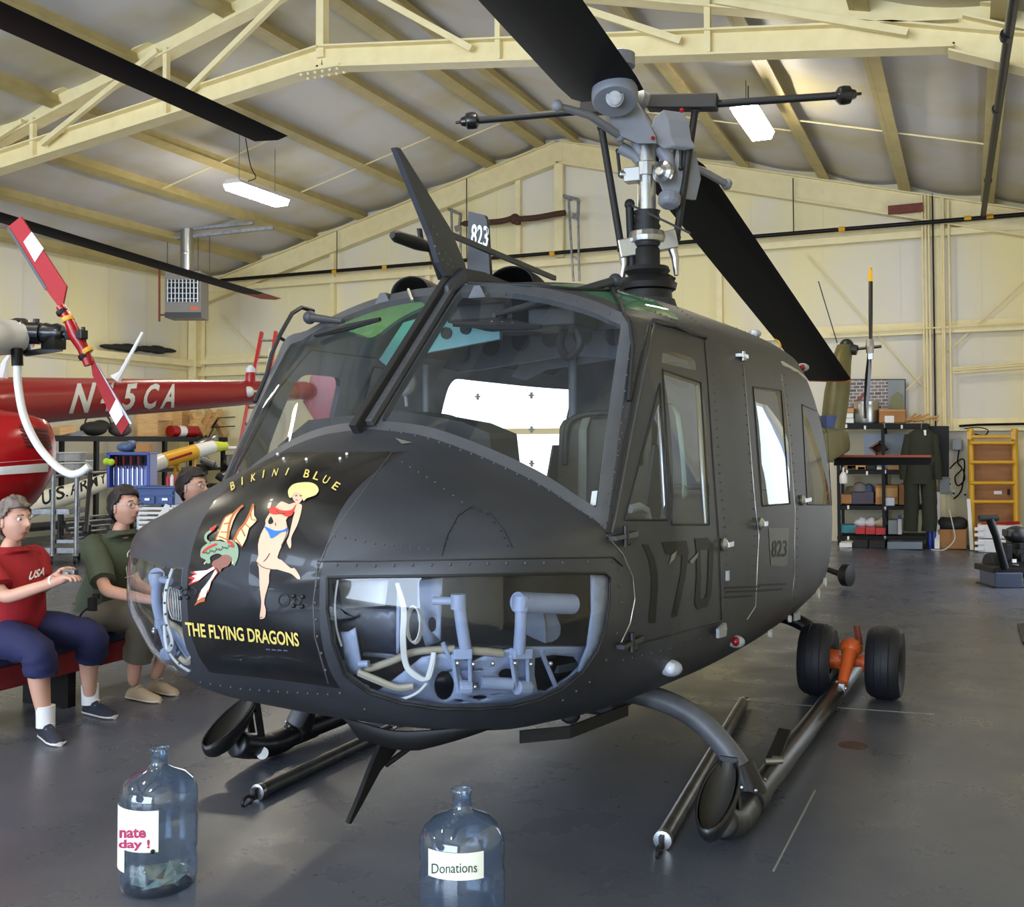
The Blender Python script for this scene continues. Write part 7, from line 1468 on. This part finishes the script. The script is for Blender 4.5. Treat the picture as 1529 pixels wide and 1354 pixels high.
box('cardboard_box', (478, 842, 500, 932), M_card2, 'narrow cardboard box beside the flight suit on the fourth shelf', 'box', GB_)
box('cardboard_box', (208, 892, 270, 932), M_card2, 'low cardboard box at the left of the fourth shelf', 'box', GB_)
box('storage_bin', (270, 880, 366, 932), M_pur, 'dark purple plastic bin on the fourth shelf', 'bin')
for k, (x, y, rx, lb_) in enumerate(((305, 855, 30, 'grey round cap heaped on the purple bin'), (265, 872, 26, 'olive cloth cap left of the purple bin'), (345, 862, 22, 'blue cloth bundle on the purple bin'))): b = B(); c = at(*c6(x, y+8), Y=17.5); b.lathe([(rx/1000*4.0, 0), (rx/1000*3.8, .06), (rx/1000*2.4, .13), (0, .15)], c, n=16); tag(b.obj('cap', mat('cap_%d' % k, ((118, 112, 108), (92, 84, 60), (66, 76, 110))[k], .8), smooth=50), lb_, 'cap', 'caps on the fourth shelf')
box('teal_box', (215, 966, 292, 1000), M_tealb, 'flat teal box on the lowest shelf', 'box')
for x0, lb_ in ((286, 'small red parts bin left of three'), (331, 'small red parts bin in the middle of three'), (375, 'small red parts bin right of three')): box('parts_bin', (x0, 1005, x0+42, 1034), M_redbin, lb_, 'bin', 'red parts bins', .25, 17.2)
for x0, c_, lb_ in ((290, (210, 212, 216), 'white rag heap above the left red bin'), (334, (216, 210, 214), 'white rag heap above the middle red bin'), (380, (190, 184, 150), 'tan rag heap above the right red bin')): b = B(); c = at(*c6(x0+18, 1002), Y=17.5); b.ball(c, (.1, .1, .07), 12, 8); b.ball(c+V((.02, 0, .05)), (.07, .08, .05), 10, 6); tag(b.obj('rag_heap', mat('rag_%d' % x0, c_, .9), smooth=50), lb_, 'rags', 'rags on the lowest shelf')
box('clear_jug', (430, 972, 470, 1034), mat('cloudy_jug', (150, 154, 160), .3), 'cloudy clear jug on the lowest shelf', 'jug'); box('carton', (472, 966, 490, 1034), M_white, 'white and blue carton right of the jug', 'box', parts=(('blue_band', (473, 968, 489, 985), M_bluep),))
box('tool_case', (425, 1050, 580, 1082), mat('grey_case', (112, 118, 122), .35, .5), 'flat grey tool case on the floor under the shelves', 'case', Y=16.9, floor=0); box('white_tray', (215, 1062, 270, 1082), M_white, 'white tray on the floor at the left shelf end', 'tray', Y=16.9, floor=0); 
for x0, x1, lb_ in ((275, 340, 'dark box on the floor under the red bins'), (345, 415, 'black bag on the floor left of the grey case')): box('floor_box', (x0, 1052, x1, 1084), M_mdk, lb_, 'box', 'dark things under the shelves', Y=16.92, floor=0)
# mural board above the shelves
x0, y0 = c6(245, 370); x1, y1 = c6(507, 512)
MU = thing('mural_board', tuple(at(1308, 613, Y=17.9)), 'painted board of grey brickwork and misty blue hills above the shelves', 'picture')
put(bxY(x0, y0, x1, y1, 17.88, .03).obj('frame', M_dkmetal), MU)
def brick_mat():
    m = bpy.data.materials.new('painted_brickwork'); m.use_nodes = True; nt = m.node_tree; b = nt.nodes['Principled BSDF']; tc = nt.nodes.new('ShaderNodeTexCoord'); mp = nt.nodes.new('ShaderNodeMapping'); mp.inputs['Rotation'].default_value = (rad(90), 0, 0); br = nt.nodes.new('ShaderNodeTexBrick')
    br.inputs['Color1'].default_value = lin((88, 78, 80)); br.inputs['Color2'].default_value = lin((140, 130, 128)); br.inputs['Mortar'].default_value = lin((200, 194, 190)); br.inputs['Scale'].default_value = 4.5; br.inputs['Mortar Size'].default_value = .03
    nt.links.new(tc.outputs['Object'], mp.inputs[0]); nt.links.new(mp.outputs[0], br.inputs['Vector']); nt.links.new(br.outputs[0], b.inputs['Base Color']); return m
MB1 = brick_mat(); M_mist = mat('painted_mist', (120, 132, 156), .6, noise=(3, .35, .65), rgb2=(150, 156, 150))
put(bxY(x0+1, y0+1.5, c6(430, 0)[0], y1-1, 17.87, .012).obj('brick_picture', MB1), MU); put(bxY(c6(430, 0)[0], y0+1.5, x1-1.5, y1-1, 17.87, .012).obj('mist_picture', M_mist), MU)
b = B(); b.prism([at(*c6(x, y), Y=17.862) for x, y in ((432, 505), (440, 450), (470, 425), (495, 440), (502, 505))], (0, .006, 0)); put(b.obj('painted_hill', mat('painted_olive', (128, 128, 96), .6)), MU)
b = B(); b.prism([at(*c6(x, y), Y=17.862) for x, y in ((262, 505), (282, 470), (330, 420), (328, 440), (290, 490))], (0, .006, 0)); put(b.obj('painted_slash', mat('painted_red_grey', (140, 70, 74), .6)), MU)
# black board and flight suit
tag(bxY(1387, 636, 1417, 712, 17.66, .04).obj('black_board', M_black, bevel=.005), 'tall black board on the wall behind the hanging flight suit', 'board')
FSU = thing('flight_suit', tuple(at(1373, 793, Y=17.15)), 'dark green one-piece flight suit hanging from the shelf', 'flight suit'); M_fs = mat('flight_suit_cloth', (42, 44, 30), .8, bump=(14, .5))
def lp(x, y, w, d, n=18): q = at(x, y, Y=17.1); k = w/1560*16; return [q+V((k*.5*math.cos(2*PI*i/n), d*math.sin(2*PI*i/n), 0)) for i in range(n)]
b = B(); b.loft(wob([lp(1376, 640, 18, .06), lp(1376, 648, 38, .10), lp(1375, 665, 40, .12), lp(1374, 690, 38, .12), lp(1373, 715, 40, .13), lp(1372, 722, 41, .13)], .012, 4)); BT = put(b.obj('torso', M_fs, smooth=70), FSU)
for x0, x1 in ((1362, 1360), (1386, 1388)): b = B(); b.loft(wob([lp(x0, 716, 22, .1), lp((x0+x1)/2, 750, 21, .09), lp(x1, 775, 20, .08), lp(x1, 793, 20, .07)], .012, x0)); put(b.obj('trouser_leg', M_fs, smooth=70), FSU)
for x0, x1 in ((1358, 1349), (1394, 1399)): b = B(); b.loft(wob([lp(x0, 648, 13, .07), lp((x0+x1)/2, 670, 14, .07), lp(x1, 695, 13, .06), lp(x1+1, 716, 11, .05)], .008, x0)); put(b.obj('sleeve', M_fs, smooth=70), FSU)
b = B(); b.prism([at(x, y, Y=16.97) for x, y in ((1379, 642), (1383, 642), (1383, 650), (1380, 650))], (0, .01, 0)); put(b.obj('white_tag', M_white), FSU)
b = B(); q = at(1376, 640, Y=17.1); b.tube(catmull([q+V((0, 0, -.02)), q+V((0, 0, .06)), q+V((.03, 0, .1)), q+V((0, .0, .13))], 4), .008, 6); put(b.obj('hanger_hook', M_steel), FSU); b = B(); b.cyl(q+V((0, 0, .125)), q+V((0, .3, .125)), .01, 6); put(b.obj('hook_arm', M_steel), FSU)
# wall electrics
for r, lb_ in (((1421, 656, 1437, 672), 'upper grey electrical box on the wall beside the yellow scaffold'), ((1402, 713, 1418, 737), 'lower grey electrical box next to the flight suit')): t = thing('electrical_box', tuple(at((r[0]+r[2])/2, r[3], Y=17.9)), lb_, 'electrical box', 'electrical boxes'); put(bxY(*r, 17.85, .14).obj('enclosure', mat('box_grey', (150, 154, 156), .45), bevel=.006), t); put(bxY(r[0]+1, r[1]+1, r[2]-1, r[3]-1, 17.83, .02).obj('door', mat('box_grey', (150, 154, 156), .45), bevel=.004), t)
for k, (x, y) in enumerate(((1418, 722), (1424, 736), (1441, 738))): t = thing('wall_outlet', tuple(at(x, y, Y=17.95)), ('white wall outlet right of the lower grey box', 'white wall outlet with plugged cords', 'white adapter block beside the scaffold leg')[k], 'outlet', 'wall outlets'); put(bxY(x-2.5, y-4, x+2.5, y+4, 17.93, .03).obj('plate', M_white, bevel=.003), t); put(bxY(x-1.5, y-1, x+1.5, y+2, 17.90, .04).obj('plug', M_black), t)
for k, pts in enumerate(([(1432, 672), (1430, 690), (1436, 700), (1426, 712), (1430, 725), (1440, 716), (1438, 700)], [(1440, 640), (1460, 638), (1475, 642), (1470, 650), (1455, 648)], [(1418, 700), (1428, 690), (1440, 688), (1436, 730), (1424, 745)])): b = B(); b.tube(catmull([at(x, y, Y=17.85) for x, y in pts], 5), .012, 6); tag(b.obj('cable', M_black), ('black cable looping down from the upper electrical box', 'black cable run at the top of the scaffold', 'black cord tangled between the outlets')[k], 'cable', 'wall cables')
b = B(); b.tube([at(1432, 636, Y=17.8), at(1460, 634, Y=17.8), at(1560, 632, Y=17.8)], .02, 6); tag(b.obj('black_conduit', M_black), 'black cable run along the wall above the scaffold', 'cable')
b = B(); b.tube(catmull([at(1417, 760, Y=17.12), at(1424, 790, Y=17.12), at(1425, 806, Y=17.1), V((at(1410, 812, Y=17).x, 17.0, .012)), V((at(1390, 812, Y=17).x, 16.95, .012))], 5), .009, 6); tag(b.obj('extension_cord', M_wire), 'white extension cord draped over the cardboard box to the floor', 'cord')
# yellow scaffold with plywood sheet
SF = thing('scaffold_frame', tuple(at(1480, 810, Y=17.5)), 'yellow scaffold frame leaning against the wall with brown plywood behind', 'scaffold')
xs = (1449, 1515)
for x in xs: p = at(x, 640, Y=17.55); b = B(); b.cyl((p.x, 17.45, .0), (p.x, 17.62, p.z), .045, 12); put(b.obj('upright', M_yellow, smooth=40), SF)
for y in (652, 661, 690, 721, 749, 808): b = B(); yy = 17.5; b.cyl(at(xs[0], y, Y=yy), at(xs[1], y, Y=yy), .028, 10); put(b.obj('rung', M_yellow, smooth=40), SF)
for x in (1447, 1513): b = B(); b.box(at(x, 650, Y=17.5), (.06, .06, .12)); put(b.obj('coupling', M_yellow), SF)
put(bxY(1447, 662, 1513, 812, 17.72, .03).obj('plywood', mat('plywood_brown', (176, 120, 68), .6, noise=(3, .3, .7), rgb2=(152, 100, 56), stretch=(1, 1, 5))), SF)
for x in (1452, 1504): put(bxY(x, 730, x+4, 739, 17.70, .02).obj('hand_hole', M_black), SF)
put(bxY(1484, 733, 1496, 738, 17.70, .018).obj('torn_patch', M_white), SF)
for (x0, y0, x1, y1), lb_ in zip(((1447, 742, 1452, 812),), ('white strip leaning on the left scaffold leg',)): b = B(); p = at(1446, 745, Y=17.35); q = at(1451, 812, Y=17.1); q.z = .01; b.beam(p, q, .05, .02); tag(b.obj('white_strip', M_white), lb_, 'strip')
b = B(); p, q = at(1400, 735, Y=17.55), at(1399, 812, Y=17.1); q.z = 0.01; b.beam(p, q, .07, .02); tag(b.obj('white_board', M_white), 'narrow white board leaning right of the flight suit', 'board')
for x, lb_ in ((1389, 'blue tube standing left of a pair by the flight suit'), (1395, 'blue tube standing right of a pair by the flight suit')): b = B(); q = at(x, 812, Y=17.2); q.z = 0; b.lathe([(.03, 0), (.032, .01), (.032, .34), (.02, .37), (0, .37)], q, n=14); tag(b.obj('blue_tube', M_bluep, smooth=40), lb_, 'tube', 'blue tubes')
o = tag(bxY(1401, 783, 1443, 812, 17.2, .4).obj('cardboard_box', M_card2, bevel=.008), 'large cardboard box on the floor under a black bag', 'box')
zc = min((o.matrix_world @ v.co).z for v in o.data.vertices); o.location.z = -zc
b = B(); c = at(1421, 776, Y=17.4); c.z -= zc; b.ball(c, (.23, .19, .12), 14, 8); b.ball(c+V((-.12, 0, .02)), (.12, .15, .1), 12, 8); b.ball(c+V((.1, 0, .04)), (.13, .14, .09), 12, 8); tag(b.obj('black_bag', M_mdk, smooth=50), 'black bag lying on the large cardboard box', 'bag')
# white foam cases with a red rod on top
zb = None
M_foam = mat('white_foam', (226, 226, 230), .6)
for i, (y0, y1, lb_) in enumerate(((795, 815, 'lower of two white foam cases stacked by the scaffold'), (774, 794, 'upper of two white foam cases stacked by the scaffold'))):
    t = thing('foam_case', tuple(at(1490, y1, Y=16.9)), lb_, 'case', 'white foam cases'); z1, z0 = at(1490, y0, Y=16.9).z, at(1490, y1, Y=16.9).z
    if i == 0: zb = z0
    z0 -= zb; z1 -= zb; xa, xb = at(1460, 800, Y=16.9).x, at(1528, 800, Y=16.9).x
    b = B(); b.box(((xa+xb)/2, 17.1, (z0+z1)/2), (xb-xa, .4, z1-z0-.004)); put(b.obj('case_body', M_foam, bevel=.012), t)
    for zz in (z0+.05, z1-.06): b = B(); b.box((xa+.02, 16.89, zz), (.13, .04, .05)); put(b.obj('latch', M_foam, bevel=.008), t)
b = B(); p, q = at(1465, 773, Y=17.1), at(1522, 770, Y=17.1); p.z -= zb-.0; q.z -= zb; b.cyl(p, q, .022, 8); tag(b.obj('red_rod', M_redp, smooth=40), 'thin red rod lying on the white foam cases', 'rod')
# push mower at the right edge
MW = thing('mower', tuple(at(1510, 880, Z=0)), 'black wheeled machine with a T-handle and blue grey engine box', 'mower'); dM = 11.6
b = B(); b.tube([at(1478, 775, D=dM-.1), at(1487, 800, D=dM-.1), at(1500, 848, D=dM)], [.045, .04, .045], 10); put(b.obj('handle_bar', M_black, smooth=40), MW)
b = B(); b.cyl(at(1462, 774, D=dM-.1), at(1490, 773, D=dM-.1), .035, 12); put(b.obj('grip', M_rub, smooth=40), MW)
def wheel(x, y, d, R, w): c = at(x, y, D=d); c.z = R; b = B(); b.lathe([(R*.5, -w), (R*.9, -w), (R, -w*.5), (R, w*.5), (R*.9, w), (R*.5, w)], c, CRH, 24); o = put(b.obj('tyre', M_rub, smooth=40), MW); b = B(); b.lathe([(0, -w*.7), (R*.52, -w*.7), (R*.52, w*.7), (0, w*.7)], c, CRH, 16); b.obj('wheel_hub', M_dkmetal, o)
wheel(1484, 850, dM+.5, .17, .07); wheel(1540, 850, dM+.5, .17, .07)
put(bxD(1486, 855, 1528, 879, dM-.05, .4).obj('engine_box', mat('blue_grey_case', (58, 66, 86), .4), bevel=.015), MW); put(bxD(1484, 848, 1535, 857, dM-.02, .5).obj('deck', M_black, bevel=.01), MW); put(bxD(1483, 876, 1530, 884, dM-.05, .45).obj('base', M_black, bevel=.01), MW)
put(bxD(1503, 812, 1512, 852, dM+.1, .2).obj('frame_post', M_black, bevel=.01), MW); put(bxD(1512, 835, 1518, 840, dM+.05, .02).obj('white_sticker', M_white), MW)
rr = random.Random(2)
for k in range(8): put(bxD(*(lambda x, y: (x, y, x+8+rr.random()*14, y+6+rr.random()*14))(1504+rr.random()*20, 790+rr.random()*40), dM+.1+rr.random()*.3, .15).obj('engine_part', M_black if k % 2 else M_dkmetal, bevel=.01), MW)
b = B(); b.ball(at(1518, 798, D=dM+.3), (.14, .14, .1), 12, 8); put(b.obj('plastic_cover', M_dkmetal, smooth=50), MW)
b = B(); q0 = at(1519, 933, Z=0); b.prism([at(x, y, Z=.01) for x, y in ((1519, 933), (1560, 930), (1560, 962), (1527, 960))], (0, 0, .012)); tag(b.obj('black_mat', M_black), 'black mat corner on the floor at the right edge', 'mat')
